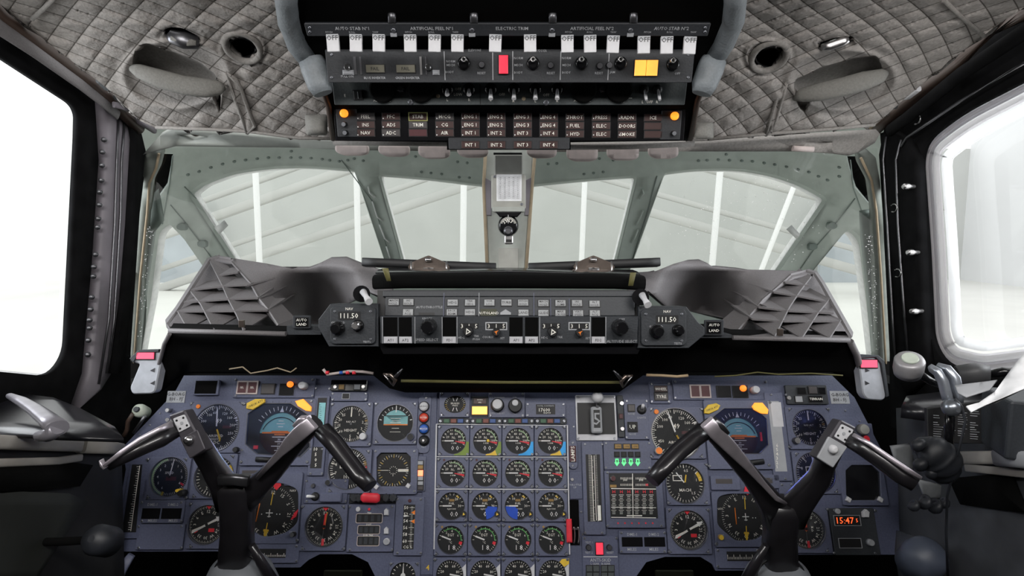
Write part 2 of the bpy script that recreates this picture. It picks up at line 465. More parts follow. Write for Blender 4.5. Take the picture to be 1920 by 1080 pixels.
def setparent(o, p): o.parent = p; o.matrix_parent_inverse = p.matrix_world.inverted(); return o

# ================================================================ OUTSIDE: the hangar
def slab(name, x0, y0, z0, x1, y1, z1, m, rot=None):
    b = MB(); b.rect(x0, y0, x1, y1, z0, z1, m); o = b.build(name)
    return o
FZ = -4.2
struct(slab('floor_hangar', -60, -10, FZ-.3, 60, 62, FZ, 'hangar_floor'))
struct(slab('wall_hangar_end', -41, 60, FZ, 46, 60.6, 9, 'hangar_wall'))
struct(slab('wall_hangar_starboard', 46, -10, FZ, 46.5, 60, 24, 'hangar_pale'))
tag(slab('hangar_door', -39, 57, FZ, -30, 57.5, 3.2, 'hangar_door'), 'blue-grey hangar door beyond the small port corner window', 'hangar door')
tag(slab('hangar_door', 30, 57, FZ, 39, 57.5, 3.2, 'hangar_door'), 'blue-grey hangar door beyond the small starboard corner window', 'hangar door')
for i, (a, b) in enumerate([((-34, -1), (3, 11)), ((-30, -4), (3, 6.5)), ((-3, 11), (34, 1)), ((-3, 6.5), (30, -3))]):
    m = MB()
    p0, p1 = Vector((a[0], 50, a[1])), Vector((b[0], 46, b[1]))
    m.loft([p0, p1], [(.35, .45)]*2, 'hangar_steel', 8, 8)
    m.loft([p0+Vector((0, 0, 1.6)), p1+Vector((0, 0, 1.6))], [(.2, .3)]*2, 'hangar_steel', 8, 8)
    tag(m.build('roof_truss'), ['pale steel truss sloping up, high outside the port windscreen', 'pale steel truss sloping up, low outside the port windscreen',
        'pale steel truss sloping down, high outside the starboard windscreen', 'pale steel truss sloping down, low outside the starboard windscreen'][i], 'roof truss', 'hangar roof trusses')
for i, (px, tx, wd) in enumerate([(487, 478, .12), (672, 668, .12), (868, 870, .13), (1090, 1098, .11), (1335, 1352, .13), (1430, 1508, .1)]):  # white bars stand in for bright vertical streaks outside the windscreen
    a = P(px, 500, 24); b = P(tx, 300, 24); m = MB(); a = a+(a-b)*1.2
    b = b+(b-a)*.3
    m.loft([a, b], [(wd, wd)]*2, 'white', 10, 2)
    tag(m.build('streak_bar'), 'white bar imitating a bright streak seen '+['through the large port pane', 'beside the port visor bar', 'through the inner port pane', 'through the inner starboard pane',
        'through the large starboard pane', 'near the outer edge of the large starboard pane'][i], 'column', 'white bars imitating bright streaks')

# ================================================================ THE VISOR beyond the windscreen
def vis(px, py): return P(px, py, 1.98-.45*((px-955)/700)**2+(py-300)*.0012)
L1 = rpoly([(352, 362), (378, 343), (430, 323), (500, 312.5), (570, 310.5), (664, 318), (672, 340), (735, 530), (462, 530)], [10, 6, 20, 30, 30, 6, 10, 2, 2])
L2 = rpoly([(708, 326), (800, 334), (908, 347), (944, 350), (944, 530), (764, 530)], [9, 20, 20, 3, 2, 2])
L3 = rpoly([(289, 432), (314, 416), (345, 448), (412, 545), (400, 690), (250, 690), (274, 560)], [18, 10, 8, 2, 2, 2, 20])
R2 = rpoly([(966, 350), (1003, 346), (1100, 336), (1196, 329), (1146, 530), (966, 530)], [3, 20, 20, 12, 2, 2])
R1 = rpoly([(1246, 324), (1300, 317), (1385, 315.5), (1450, 326), (1505, 345), (1554, 372), (1446, 530), (1172, 530)], [8, 20, 30, 30, 20, 12, 2, 2])
R3 = rpoly([(1593, 424), (1619, 450), (1633, 560), (1648, 700), (1500, 700), (1490, 550)], [22, 16, 20, 2, 2, 2])
DL = [(294, 288), (327, 289), (321, 318), (316, 345), (300, 368), (277, 402), (279, 345), (290, 320)]
DR = [(1586, 293), (1622, 293), (1640, 322), (1642, 352), (1638, 395), (1603, 352), (1592, 318)]
vo = sheet('wall_visor', [(215, 225), (1700, 225), (1700, 720), (215, 720)], [L1, L2, L3, R1, R2, R3, DL, DR], vis, 'visor', 30, .006); struct(vo)
for nm, pl in (('opening_dark_port', DL), ('opening_dark_starboard', DR)):  # black sheets stand in for the darkness behind the corner openings
    o = sheet(nm, [(x+(6 if x < 955 else -6)*0, y) for x, y in inset(pl, -6)], [], lambda x, y: CAM+(vis(x, y)-CAM)*1.012, 'matt_black', 20, .01); struct(o)
# bright lips round each visor window
for i, pl in enumerate([L1, L2, L3, R1, R2, R3]):
    n = len(pl); m = MB()
    a = [vis(*p) for p in pl]; b = [vis(*p) for p in inset(pl, 3.2)]
    off = Vector((0, .018, 0))
    m.add([v for v in a]+[v+off for v in b], [(k, (k+1) % n, n+(k+1) % n, n+k) for k in range(n)], 'visor')
    m.add([v+off for v in b]+[v+off*3 for v in b], [(k, (k+1) % n, n+(k+1) % n, n+k) for k in range(n)], 'white')
    o = m.build('window_frame'); setparent(o, vo); o['label'] = 'pale bevelled edge of a visor opening'
    g = sheet('window_pane', inset(pl, 2), [], lambda x, y: vis(x, y)+Vector((0, .02, 0)), 'ws_glass', 60, 0); setparent(g, vo)
# rivets of the visor
rm = MB()
def dome(m, c, r, mt, n=8):
    d = (CAM-c).normalized(); q = d.to_track_quat('Z', 'Y').to_matrix(); b = len(m.v)
    for rr, z in ((r, 0), (r*.8, r*.35), (r*.35, r*.55)):
        for i in range(n): a = 2*math.pi*i/n; m.v.append(tuple(c+q @ Vector((rr*math.cos(a), rr*math.sin(a), z))))
    for k in range(2):
        for i in range(n): j = (i+1) % n; m.f.append((b+k*n+i, b+k*n+j, b+(k+1)*n+j, b+(k+1)*n+i)); m.m.append(mt); m.sm.append(True)
    m.f.append(tuple(range(b+2*n, b+3*n))); m.m.append(mt); m.sm.append(True)
for x, y in [(352, 327), (373, 321), (395, 313.5), (417, 307), (439, 302.5), (460, 299.5), (482, 297), (503, 295), (523, 295), (545, 295), (563, 295), (583, 296), (604, 298), (618, 300), (636, 302), (546, 283),
             (652, 300), (664, 297), (681, 301), (779, 293), (790, 322), (808, 324), (828, 326), (858, 303), (876, 305), (861, 332), (880, 333),
             (1028, 307), (1044, 306), (1095, 326), (1113, 324), (1131, 322), (1124, 297), (1150, 300), (1310, 301), (1326, 300), (1347, 299), (1368, 300), (1391, 301), (1411, 302), (1433, 305), (1453, 308),
             (1475, 312), (1497, 317), (1517, 322), (1535, 330), (1552, 337), (1574, 330), (1574, 313), (1362, 289)]:
    dome(rm, vis(x, y), .0055, 'visor_dark')
for x, y, a in [(430, 400, 0), (455, 440, 0), (470, 465, 0), (1517, 457, 0), (1545, 425, 0), (1530, 470, 0)]:
    pass
setparent(rm.build('rivets'), vo)
sm = MB()
for pts in ([(320, 384), (350, 420), (384, 466), (402, 490)], [(1603, 372), (1560, 428), (1530, 462), (1495, 512)], [(346, 350), (368, 372)], [(324, 292), (318, 345), (305, 420)], [(1594, 300), (1600, 352), (1618, 405)],
            [(640, 300), (700, 380), (738, 505)], [(1232, 330), (1215, 390), (1180, 505)]):
    sm.tube([vis(*p)-Vector((0, .001, 0)) for p in pts], .0016, 'visor_dark', 6)
setparent(sm.build('seams'), vo)
# latch fittings on the visor bars
for i, pts in enumerate([[(691, 350), (694, 362), (704, 370)], [(699, 378), (708, 407), (718, 414)], [(712, 421), (722, 447), (731, 455)], [(725, 462), (733, 487)],
                         [(1203, 355), (1206, 363), (1198, 373)], [(1205, 395), (1199, 410), (1192, 422)], [(1196, 430), (1190, 445), (1183, 455)]]):
    m = MB(); m.tube([vis(*p)-Vector((0, .006, 0)) for p in pts], .0028, 'white' if i < 4 else 'visor', 8)
    o = m.build('latch_rod'); setparent(o, vo)
for c in ((345, 425), (383, 457), (1556, 423), (1520, 462)):
    m = MB(); f = Frame(c[0], c[1], 0, 0) if False else None
    p0 = vis(*c)-Vector((0, .006, 0)); m.loft([p0, p0-Vector((0, .012, 0))], [(.016, .012), (.013, .009)], 'visor_dark', 12, 3, ref=(0, 0, 1))
    setparent(m.build('bolt_plate'), vo)
for nm, pl in (('visor_tag_port', [(402, 428), (421, 413), (428, 423), (411, 440)]), ('visor_tag_starboard', [(1474, 430), (1484, 422), (1500, 440), (1494, 449)])):
    o = sheet('placard', pl, [], lambda x, y: CAM+(vis(x, y)-CAM)*.99, 'white', 50, .002)
    tag(o, 'small white tag at the lower outer corner of the large %s visor pane' % ('port' if 'port' in nm else 'starboard'), 'tag')

# ================================================================ WINDSCREEN
def ws(px, py): return P(px, py, 1.36+(py-285)*.0007)
def wso(d):
    return lambda x, y: CAM+(ws(x, y)-CAM)*(1+d/1.4)
for nm, pl in (('window_2', [(268, 278), (912, 278), (912, 515), (700, 680), (240, 680)]), ('window_3', [(998, 278), (1645, 278), (1662, 690), (1200, 680), (992, 515)])):
    struct(sheet(nm, pl, [], wso(.012), 'ws_glass', 80, 0))
# side edges of the windscreen
o = sheet('trim_1', rpoly([(268, 294), (290, 282), (299, 290), (292, 318), (279, 345), (274, 400), (262, 520), (250, 680), (232, 680), (248, 500), (262, 360)], 4), [], wso(-.004), 'edge_green', 30, .03); struct(o)
m = MB(); m.tube([wso(-.012)(x, y) for x, y in [(298, 288), (293, 315), (280, 343), (276, 400), (263, 520), (251, 680)]], .0028, 'tan', 8); setparent(m.build('sealant'), o)
o = sheet('trim_2', rpoly([(1612, 288), (1628, 283), (1642, 295), (1650, 340), (1662, 480), (1672, 700), (1652, 700), (1645, 540), (1640, 400), (1634, 345), (1616, 312)], 4), [], wso(-.004), 'edge_green', 30, .03); struct(o)
m = MB(); m.tube([wso(-.012)(x, y) for x, y in [(1614, 296), (1634, 338), (1643, 395), (1652, 520), (1662, 700)]], .0028, 'tan', 8); setparent(m.build('sealant'), o)
# inner columns of the windscreen (hanging dark edge with droplets)
for nm, pl in (('trim_3', [(276, 402), (290, 360), (301, 420), (286, 440), (268, 560), (255, 690), (247, 690), (264, 520)]), ('trim_4', [(1618, 402), (1640, 398), (1651, 560), (1660, 690), (1642, 690), (1632, 560), (1620, 450)])):
    struct(sheet(nm, pl, [], wso(.035), 'visor_dark', 30, .02))
# top frame under the liner
def lint(px, py): return P(px, py, 1.30+(py-270)*.0008)
o = sheet('trim_5', [(268, 290), (298, 256), (322, 244), (400, 250), (560, 262), (640, 266), (860, 270), (905, 274), (905, 285), (640, 281), (560, 277), (450, 276), (330, 274), (300, 282)], [rpoly([(334, 254), (360, 252), (392, 258), (360, 265)], 4)], lint, 'post_green', 22, .02); struct(o)
o = sheet('trim_6', [(1003, 274), (1060, 272), (1300, 270), (1450, 262), (1560, 256), (1650, 251), (1640, 268), (1610, 286), (1590, 292), (1560, 288), (1500, 284), (1300, 284), (1003, 285)], [rpoly([(1510, 267), (1535, 264), (1562, 267), (1540, 272)], 4)], lint, 'liner_piping', 22, .02); struct(o)
for nm, pl in (('trim_7', [(330, 250), (400, 254), (400, 268), (330, 268)]), ('trim_8', [(1506, 260), (1566, 258), (1566, 276), (1506, 276)])):
    struct(sheet(nm, pl, [], lambda x, y: CAM+(lint(x, y)-CAM)*1.02, 'brown', 40, .005))
m = MB(); m.loft([lint(x, y)-Vector((0, .006, 0)) for x, y in [(1484, 279), (1500, 280), (1522, 281)]], [(.006, .006)]*3, 'pink_tab', 10, 3)
tag(m.build('foam_strip'), 'small pinkish foam strip on the starboard windscreen top frame', 'foam strip')
# pink foam tabs
tabs = [(628, 690, 277, 291), (709, 767, 278, 293), (784, 843, 278, 297), (857, 915, 280, 295), (988, 1044, 280, 296), (1063, 1121, 280, 302), (1139, 1198, 280, 300), (1217, 1272, 280, 297)]
for i, (x0, x1, y0, y1) in enumerate(tabs):
    o = sheet('foam_tab', rpoly([(x0, y0-6), (x1, y0-6), (x1, y1-4), (x1-12, y1), (x0+14, y1), (x0, y1-7)], 7), [], lambda x, y: P(x, y, 1.262), 'pink_tab', 9, .012)
    side = 'port' if i < 4 else 'starboard'; k = 3-i if i < 4 else i-4
    tag(o, 'pinkish padded tab below the warning panel, %s on the %s side from the centre post' % (['first', 'second', 'third', 'fourth'][k], side), 'padded tab', 'pinkish tabs along the windscreen top')

# centre post
FP = Frame(953, 400, 1.33, 8)
t = T('centre_post', 'grey-green post between the two windscreen panes', 'post', FP, 953, 400)
t.e['kind'] = 'structure'; t.e.name = 'trim_centre_post'; del t.e['category']; del t.e['label']
m = MB(); m.prism(t.poly([(912, 270), (1000, 270), (998, 340), (984, 515), (916, 515), (908, 340)], 0), -.06, 0, 'post_green', .003); t.part('column', m)
for a, b in (([(912, 285), (907, 340), (909, 400), (914, 510)]), ([(1004, 285), (999, 345), (993, 430), (988, 510)])) if False else ([(910, 290), (907, 345), (910, 420), (914, 512)], [(1003, 290), (998, 345), (992, 430), (986, 512)]),:
    pass
for pl in ([(910, 290), (907, 345), (910, 420), (914, 512)], [(1003, 290), (998, 345), (992, 430), (986, 512)]):
    m = MB(); m.tube([(*t.px(x, y, .004), .004) for x, y in pl], .004, 'tan', 8); t.part('sealant', m)
m = MB(); m.prism(t.poly(rrect(934, 465, 972, 520, 2), .002), 0, .004, 'post_box', .001); t.part('cover_plate', m)
for nm, pl in (('reinforcement', [(907, 332), (921, 340), (921, 404), (910, 404)]), ('reinforcement', [(986, 338), (998, 332), (996, 404), (984, 404)])):
    m = MB(); m.prism(t.poly(pl, .004), 0, .006, 'mauve', .001); t.part(nm, m)
FB = Frame(953, 345, 1.24, -6)
t = T('compass_card_box', 'grey box with a white correction card on the centre post', 'card holder', FB, 953, 345)
m = MB(); m.prism(t.poly(rrect(927, 290, 980, 330, 2), 0), -.06, -.002, 'post_box', .002); t.part('upper_housing', m)
m = MB(); m.prism(t.poly(rrect(921, 328, 986, 392, 3), 0), -.07, .004, 'post_box', .003); t.part('housing', m)
m = MB(); m.rect(*t.box(925, 286, 979, 290, 0), -.05, -.01, 'black'); t.part('gasket', m)
m = MB(); m.rect(*t.box(931, 327, 978, 377, .0045), .004, .0048, 'paper')
b = t.box(934, 331, 975, 373, .005)
for k in range(13):
    y = b[1]+(b[3]-b[1])*k/12; m.rect(b[0], y-.0002, b[2], y+.0002, .0048, .005, 'grey_text')
for k in range(6):
    x = b[0]+(b[2]-b[0])*k/5; m.rect(x-.0003, b[1], x+.0003, b[3], .0048, .005, 'grey_text')
for r_ in range(12):
    for c in range(5): m.text('%03d' % ((r_*30+c*5) % 360), b[0]+(b[2]-b[0])*(c+.5)/5, b[1]+(b[3]-b[1])*(r_+.5)/12, .0026, .005, 'dark_metal')
t.part('correction_card', m)
screws(t, [t.px(928, 331, .004), t.px(978, 383, .004)], .004, .003)
FC = Frame(953, 425, 1.215, 0)
t = T('standby_compass', 'black standby compass hanging under the card box on the centre post', 'compass', FC, 953, 425)
m = MB(); m.prism(t.poly(rrect(923, 388, 984, 398, 3), 0), -.06, .002, 'post_green', .002); t.part('bracket', m)
m = MB(); m.prism(t.poly([(929, 397), (979, 397), (970, 407), (937, 407)], 0), -.05, .004, 'gloss_black', .002); t.part('neck', m)
c = t.px(953, 423, 0); k = t.k
m = MB(); m.lathe(c[0], c[1], [(17*k, -.05), (20*k, -.02), (19*k, -.004), (15*k, .004)], 'gloss_black', 28); t.part('bowl', m)
m = MB(); m.arc(c[0], c[1], 10*k, 16.5*k, -75, 75, .0045, 'dial'); m.ticks(c[0], c[1], 12*k, 16*k, -70, 70, 18, .0008, .005, 'cream'); m.tick(c[0], c[1]-4*k, 8*k, 24*k, 0, .0009, .0054, 'white')
m.nums(c[0], c[1], 9.5*k, [(-40, '33'), (0, 'N'), (40, '3')], 6*k, .006, 'cream', True); t.part('dial', m)
m = MB(); m.lathe(c[0], c[1]-10*k, [(9*k, .004), (9*k, .014), (5*k, .018)], 'dark_metal', 20); t.part('lamp_cap', m)
m = MB(); m.prism(t.poly(rrect(946, 441, 962, 458, 3), .01), -.01, .01, 'metal', .002); m.rect(*t.box(949, 449, 959, 454, .0105), .01, .0105, 'black'); t.part('adjuster', m)

# ================================================================ SIDE WALLS
def wl(off=0):
    return lambda px, py: CAM+ray(px, py)*((-.86+off)/ray(px, py).x)
def wr(off=0):
    return lambda px, py: CAM+ray(px, py)*((.87-off)/ray(px, py).x)
WL = rpoly([(-260, -30), (0, 104), (140, 196), (148, 215), (147, 260), (127, 665), (96, 706), (0, 697), (-260, 672)], [2, 2, 14, 8, 8, 26, 26, 2, 2], 5)
o = sheet('wall_port', [(-330, -200), (0, 10), (150, 118), (262, 236), (275, 290), (262, 400), (245, 660), (245, 800), (200, 830), (0, 775), (-330, 760)], [WL], wl(), 'frame_black', 60, .012); struct(o)
# window frame and pane
wo = sheet('window_1', inset(WL, -4), [inset(WL, 3)], wl(-.015), 'seal_white', 60, .006); struct(wo)
g = sheet('window_pane', inset(WL, -3), [], wl(-.025), 'side_glass', 200, 0); setparent(g, wo)
# post with rivets
o = sheet('trim_post_port', [(196, 190), (215, 212), (248, 236), (252, 262), (243, 420), (232, 560), (215, 690), (190, 730), (150, 765), (172, 700), (190, 500), (203, 300)], [], wl(.02), 'mauve', 25, .02); struct(o)
m = MB()
for pts in ([(222, 222), (219, 300), (215, 420), (204, 600), (185, 720)], [(233, 232), (228, 300), (226, 400), (214, 600), (200, 700)]): m.tube([wl(.022)(x, y) for x, y in pts], .0024, 'dark_metal', 6)
setparent(m.build('edge_bead'), o)
for x, y in [(195, 262), (192, 285), (191, 310), (190, 338), (187, 360), (186, 384), (184, 410), (183, 426), (179, 477), (176, 500), (175, 518), (172, 557), (170, 580), (168, 600), (168, 615), (166, 638), (165, 665)]:
    m = MB(); dome(m, wl(.021)(x, y), .0055, 'dark_metal'); setparent(m.build('bolt'), o)
struct(sheet('trim_gap_port', [(248, 236), (266, 262), (272, 288), (262, 400), (248, 560), (232, 700), (212, 700), (232, 560), (243, 420), (252, 262)], [], wl(.03), 'frame_black', 30, .02))
# roof rail above the port window
m = MB(); rr = [(-120, -90), (0, 24), (60, 70), (150, 138), (212, 190), (262, 240)]
m.loft([wl(.03)(x, y) for x, y in rr], [(.012, .016)]*6, 'brown', 14, 3); ro = m.build('trim_rail_port'); struct(ro)
m = MB(); m.loft([wl(.035)(x, y) for x, y in [(-120, -62), (0, 52), (60, 91), (150, 155), (190, 186), (222, 214)]], [(.0035, .014)]*6, 'shroud_grey', 14, 2); setparent(m.build('lower_bead'), ro)
m = MB(); m.loft([wl(.06)(x, y) for x, y in [(183, 150), (205, 162), (228, 180), (246, 196), (252, 208)]], [(.004, .006), (.014, .01), (.017, .012), (.012, .01), (.004, .004)], 'pad', 14, 2)
tag(m.build('trim_clip'), 'small pale grey padded clip where the port roof rail meets the quilted liner', 'padded clip')
m = MB(); m.loft([wl(.05)(x, y) for x, y in [(213, 196), (240, 202), (262, 226), (290, 246)]], [(.003, .006), (.005, .008), (.006, .008), (.005, .006)], 'mauve', 10, 3); setparent(m.build('rail_end'), ro)

WR = rpoly([(2180, 20), (1920, 150), (1800, 212), (1735, 262), (1724, 300), (1736, 470), (1744, 640), (1770, 684), (1840, 700), (1920, 690), (2180, 660)], [2, 20, 40, 26, 20, 30, 26, 26, 20, 2, 2], 5)
o = sheet('wall_starboard', [(2250, -250), (1920, 16), (1800, 105), (1660, 230), (1648, 290), (1655, 400), (1668, 660), (1668, 800), (1720, 830), (1920, 780), (2250, 760)], [WR], wr(), 'frame_black', 60, .012); struct(o)
wo = sheet('window_4', inset(WR, -3), [inset(WR, 4)], wr(-.015), 'seal_mid', 60, .004); struct(wo)
for d, mt in ((14, 'seal_pale'), (19, 'seal_mid'), (31, 'seal_white'), (35, 'seal_pale'), (58, 'seal_white')):
    s_ = sheet('seal_layer', inset(WR, d-(12 if d < 50 else 18)), [inset(WR, d)], wr(-.018-d*.0003), mt, 60, .003); setparent(s_, wo); s_['label'] = 'pale translucent edge of the laminated pane'
g = sheet('window_pane', inset(WR, -4), [], wr(-.08), 'side_glass', 200, 0); setparent(g, wo)
o = sheet('trim_post_starboard', [(1650, 250), (1668, 244), (1700, 262), (1716, 300), (1722, 470), (1730, 640), (1740, 700), (1700, 740), (1676, 700), (1664, 500), (1654, 300)], [], wr(.018), 'frame_black', 25, .02); struct(o)
m = MB()
for pts in ([(1690, 262), (1680, 300), (1684, 420), (1694, 560), (1704, 690)], [(1662, 256), (1656, 300), (1664, 420), (1674, 600), (1680, 700)]): m.tube([wr(.02)(x, y) for x, y in pts], .0026, 'dark_metal', 6)
m.tube([wr(.02)(x, y) for x, y in [(1920, 118), (1800, 190), (1700, 258), (1690, 275)]], .003, 'dark_metal', 6)
setparent(m.build('edge_bead'), o)
for i, (x, y) in enumerate([(1714, 350), (1722, 473), (1729, 583)]):
    m = MB(); c = wr(.02)(x, y); m.lathe(0, 0, [(.004, 0), (.0045, .012), (.007, .02), (.006, .03), (.003, .033)], 'metal', 12)
    ob = m.build('window_stud'); ob.matrix_world = Matrix.Translation(c) @ Matrix.Rotation(R(-90), 4, 'Y') @ Matrix.Rotation(R(20), 4, 'X')
    tag(ob, 'silver stud on the black starboard window post, %s of the three' % ['top', 'middle', 'bottom'][i], 'stud', 'studs beside the starboard window')
for i, (x, y) in enumerate([(1722, 225), (1679, 390), (1686, 512)]):
    m = MB(); c = wr(.02)(x, y); q = []
    for k in range(9): a = R(40+k*32); q.append(c+Vector((-.004, .012*math.cos(a), .009*math.sin(a))))
    m.tube(q, .0014, 'metal', 6); tag(m.build('cable_hook'), ['thin wire hook above the corner of the starboard window', 'upper thin wire hook on the starboard post', 'lower thin wire hook on the starboard post'][i], 'hook')
m = MB(); rr = [(2100, -100), (1920, 20), (1800, 108), (1730, 165), (1660, 222), (1634, 248)]
m.loft([wr(.03)(x, y) for x, y in rr], [(.012, .016)]*6, 'brown', 14, 3); ro = m.build('trim_rail_starboard'); struct(ro)
m = MB(); m.loft([wr(.034)(x, y) for x, y in [(2100, -60), (1920, 60), (1800, 140), (1700, 222), (1668, 245)]], [(.009, .014)]*5, 'frame_black', 14, 2); setparent(m.build('lower_bead'), ro)
m = MB(); m.loft([wr(.06)(x, y) for x, y in [(1722, 166), (1700, 180), (1675, 198), (1660, 208)]], [(.006, .006), (.009, .008), (.009, .008), (.006, .005)], 'tab', 14, 3)
tag(m.build('trim_clip'), 'small white clip where the starboard roof rail meets the quilted liner', 'clip')
m = MB(); m.tube([wr(.05)(x, y) for x, y in [(1662, 212), (1645, 226), (1632, 240)]], .004, 'tan', 8); setparent(m.build('rail_end'), ro)

# shell behind: ceiling, rear walls, floor
struct(slab('ceiling', -1.1, -1.4, 1.74, 1.1, .46, 1.78, 'pad_grey'))
m = MB(); m.add([(-1.1, .46, 1.74), (1.1, .46, 1.74), (1.1, .80, 1.625), (-1.1, .80, 1.625)], [(0, 1, 2, 3)], 'pad_grey'); struct(m.build('ceiling_front', solid=.02))
struct(slab('wall_port_rear', -.92, -1.4, .2, -.86, .72, 1.76, 'console'))
struct(slab('wall_starboard_rear', .87, -1.4, .2, .93, .72, 1.76, 'console'))
struct(slab('wall_rear', -1.1, -1.5, .1, 1.1, -1.4, 1.78, 'console'))
struct(slab('floor_cockpit', -1.1, -1.4, .10, 1.1, 1.75, .14, 'floor_black'))
struct(slab('wall_forward', -1.1, 1.62, .10, 1.1, 1.66, .87, 'matt_black'))
struct(slab('wall_port_lower', -.98, -.2, .12, -.88, 1.12, .95, 'matt_black'))
struct(slab('wall_port_footwell', -.98, 1.12, .12, -.93, 1.64, .86, 'matt_black'))
struct(slab('wall_starboard_footwell', .94, 1.12, .12, .99, 1.64, .86, 'matt_black'))
struct(slab('wall_starboard_lower', .89, -.2, .12, .99, 1.12, .94, 'matt_black'))

# ================================================================ QUILTED LINER
def lnb(px, py):
    return P(px, py, 1.262-.00118*(258-py))
def quilt(px, py, side):
    p = lnb(px, py); a, b = p.x, p.y*1.25
    a, b = p.x, p.y*1.35; w1 = .010*math.sin(9*p.x+14*p.y); u, v = (a+b+w1)/.052, (a-b-w1)/.052
    q = (abs(math.sin(math.pi*u))*abs(math.sin(math.pi*v)))**.32
    n1 = noise.noise(Vector((a*9+side*5, b*9, 1.3))); n2 = noise.noise(Vector((a*26+side*5, b*26, 4.1)))
    h = .0095*q+.015*n1+.006*n2+.004*abs(noise.noise(Vector((a*40, b*40, 2))))
    return p, h
def liner_fn(side, holes):
    def f(px, py):
        p, h = quilt(px, py, side)
        for cx, cy, rx, ry, dep in holes:
            d = math.hypot((px-cx)/rx, (py-cy)/ry)
            if d < 1.5: h = h*min(1, max(.1, (d-1)*2))+dep*math.exp(-((d-1.12)/.12)**2)
        return p+(CAM-p).normalized()*h
    return f
hl = [(455, 90, 36, 25, .012), (344, 70, 34, 17, .008), (330, 140, 88, 56, .012)]
HL = [rpoly([(424, 66), (450, 62), (478, 75), (492, 95), (488, 112), (470, 117), (445, 108), (428, 88)], 10),
      rpoly([(303, 58), (320, 50), (345, 53), (372, 68), (378, 78), (368, 85), (345, 84), (318, 75)], 8),
      rpoly([(248, 120), (254, 88), (275, 80), (330, 98), (378, 118), (404, 140), (418, 168), (412, 215), (398, 180), (330, 172), (280, 150), (250, 138)], 8)]
ol = [(-330, -200), (540, -200), (548, 20), (560, 70), (585, 108), (618, 170), (634, 205), (632, 262), (560, 262), (470, 250), (400, 246), (330, 244), (292, 241), (262, 226), (200, 165), (100, 88), (0, 8), (-90, -50), (-330, -190)]
lo = sheet('liner', ol, HL, liner_fn(0, hl), 'liner', 3.2, .012)
tag(lo, 'grey-beige quilted liner covering the port side of the cockpit roof', 'quilted liner')
def rest(o):
    at = o.data.attributes.new('cloth', 'FLOAT_VECTOR', 'POINT')
    for i, v in enumerate(o.data.vertices):
        d = v.co-CAM; dz = d.dot(CF); at.data[i].vector = lnb(960+FPX*d.x/dz, 540-FPX*d.dot(CU)/dz)
hr = [(1440, 106, 36, 27, .012), (1568, 82, 34, 13, .008), (1580, 150, 88, 50, .012)]
HR = [rpoly([(1412, 120), (1420, 98), (1440, 84), (1464, 75), (1474, 88), (1462, 118), (1440, 134), (1420, 136)], 10),
      rpoly([(1530, 82), (1560, 72), (1596, 67), (1604, 74), (1590, 84), (1560, 94), (1536, 96)], 6),
      rpoly([(1488, 172), (1490, 150), (1540, 126), (1600, 108), (1645, 104), (1655, 130), (1652, 160), (1600, 176), (1520, 190), (1510, 212), (1498, 205)], 8)]
orr = [(1375, -200), (2250, -200), (1990, -30), (1880, 40), (1800, 100), (1700, 182), (1640, 236), (1560, 244), (1440, 254), (1330, 264), (1286, 266), (1284, 205), (1304, 170), (1330, 108), (1362, 70), (1374, 20)]
lo2 = sheet('liner', orr, HR, liner_fn(3, hr), 'liner', 3.2, .012)
tag(lo2, 'grey-beige quilted liner covering the starboard side of the cockpit roof', 'quilted liner')
rest(lo); rest(lo2)
for nm, pl, o_ in (('recess', HL[0], lo), ('recess', HL[2], lo), ('recess', HL[1], lo), ('recess', HR[0], lo2), ('recess', HR[2], lo2), ('recess', HR[1], lo2)):
    n = len(pl); cx = sum(p[0] for p in pl)/n; cy = sum(p[1] for p in pl)/n; dp = .09 if pl in (HL[0], HR[0]) else .05
    m = MB(); rings = []
    for s_, d in ((1.1, .004), (1.0, .02), (.92, dp), (.5, dp*1.15)):
        rings.append([lnb(cx+(x-cx)*s_, cy+(y-cy)*s_)+(lnb(x, y)-CAM).normalized()*d for x, y in pl])
    vs = [v for r_ in rings for v in r_]; fs = []
    for k in range(3):
        for i in range(n): j = (i+1) % n; fs.append((k*n+i, k*n+j, (k+1)*n+j, (k+1)*n+i))
    fs.append(tuple(range(3*n, 4*n)))
    m.add(vs, fs, 'black' if dp > .06 else 'liner_piping', True); setparent(m.build(nm), o_)
# piping seams and loose flap
for pts, o_ in (([(426, 138), (432, 160), (440, 185), (455, 225), (463, 250)], lo), ([(463, 250), (478, 236), (470, 220), (450, 160), (426, 138)], lo), ([(1475, 155), (1465, 190), (1455, 225), (1436, 254)], lo2), ([(1436, 254), (1444, 225), (1458, 180), (1475, 155)], lo2),
                ([(60, 36), (100, 0), (110, -20)], lo), ([(1845, 68), (1800, 30), (1770, 0)], lo2), ([(292, 239), (400, 243), (470, 247), (560, 259), (628, 260)], lo), ([(1640, 234), (1560, 242), (1440, 251), (1330, 261)], lo2)):
    m = MB(); m.tube([lnb(x, y)+(CAM-lnb(x, y)).normalized()*.012 for x, y in pts], .0035, 'liner_piping', 8); setparent(m.build('piping'), o_)
for pl, o_ in (([(424, 137), (444, 150), (480, 238), (462, 250)], lo), ([(1476, 152), (1462, 165), (1434, 250), (1448, 250)], lo2)):
    s_ = sheet('seam_flap', pl, [], lambda x, y: lnb(x, y)+(CAM-lnb(x, y)).normalized()*(.014+.004*math.sin(x*.3)), 'liner', 6, .004); rest(s_); setparent(s_, o_)
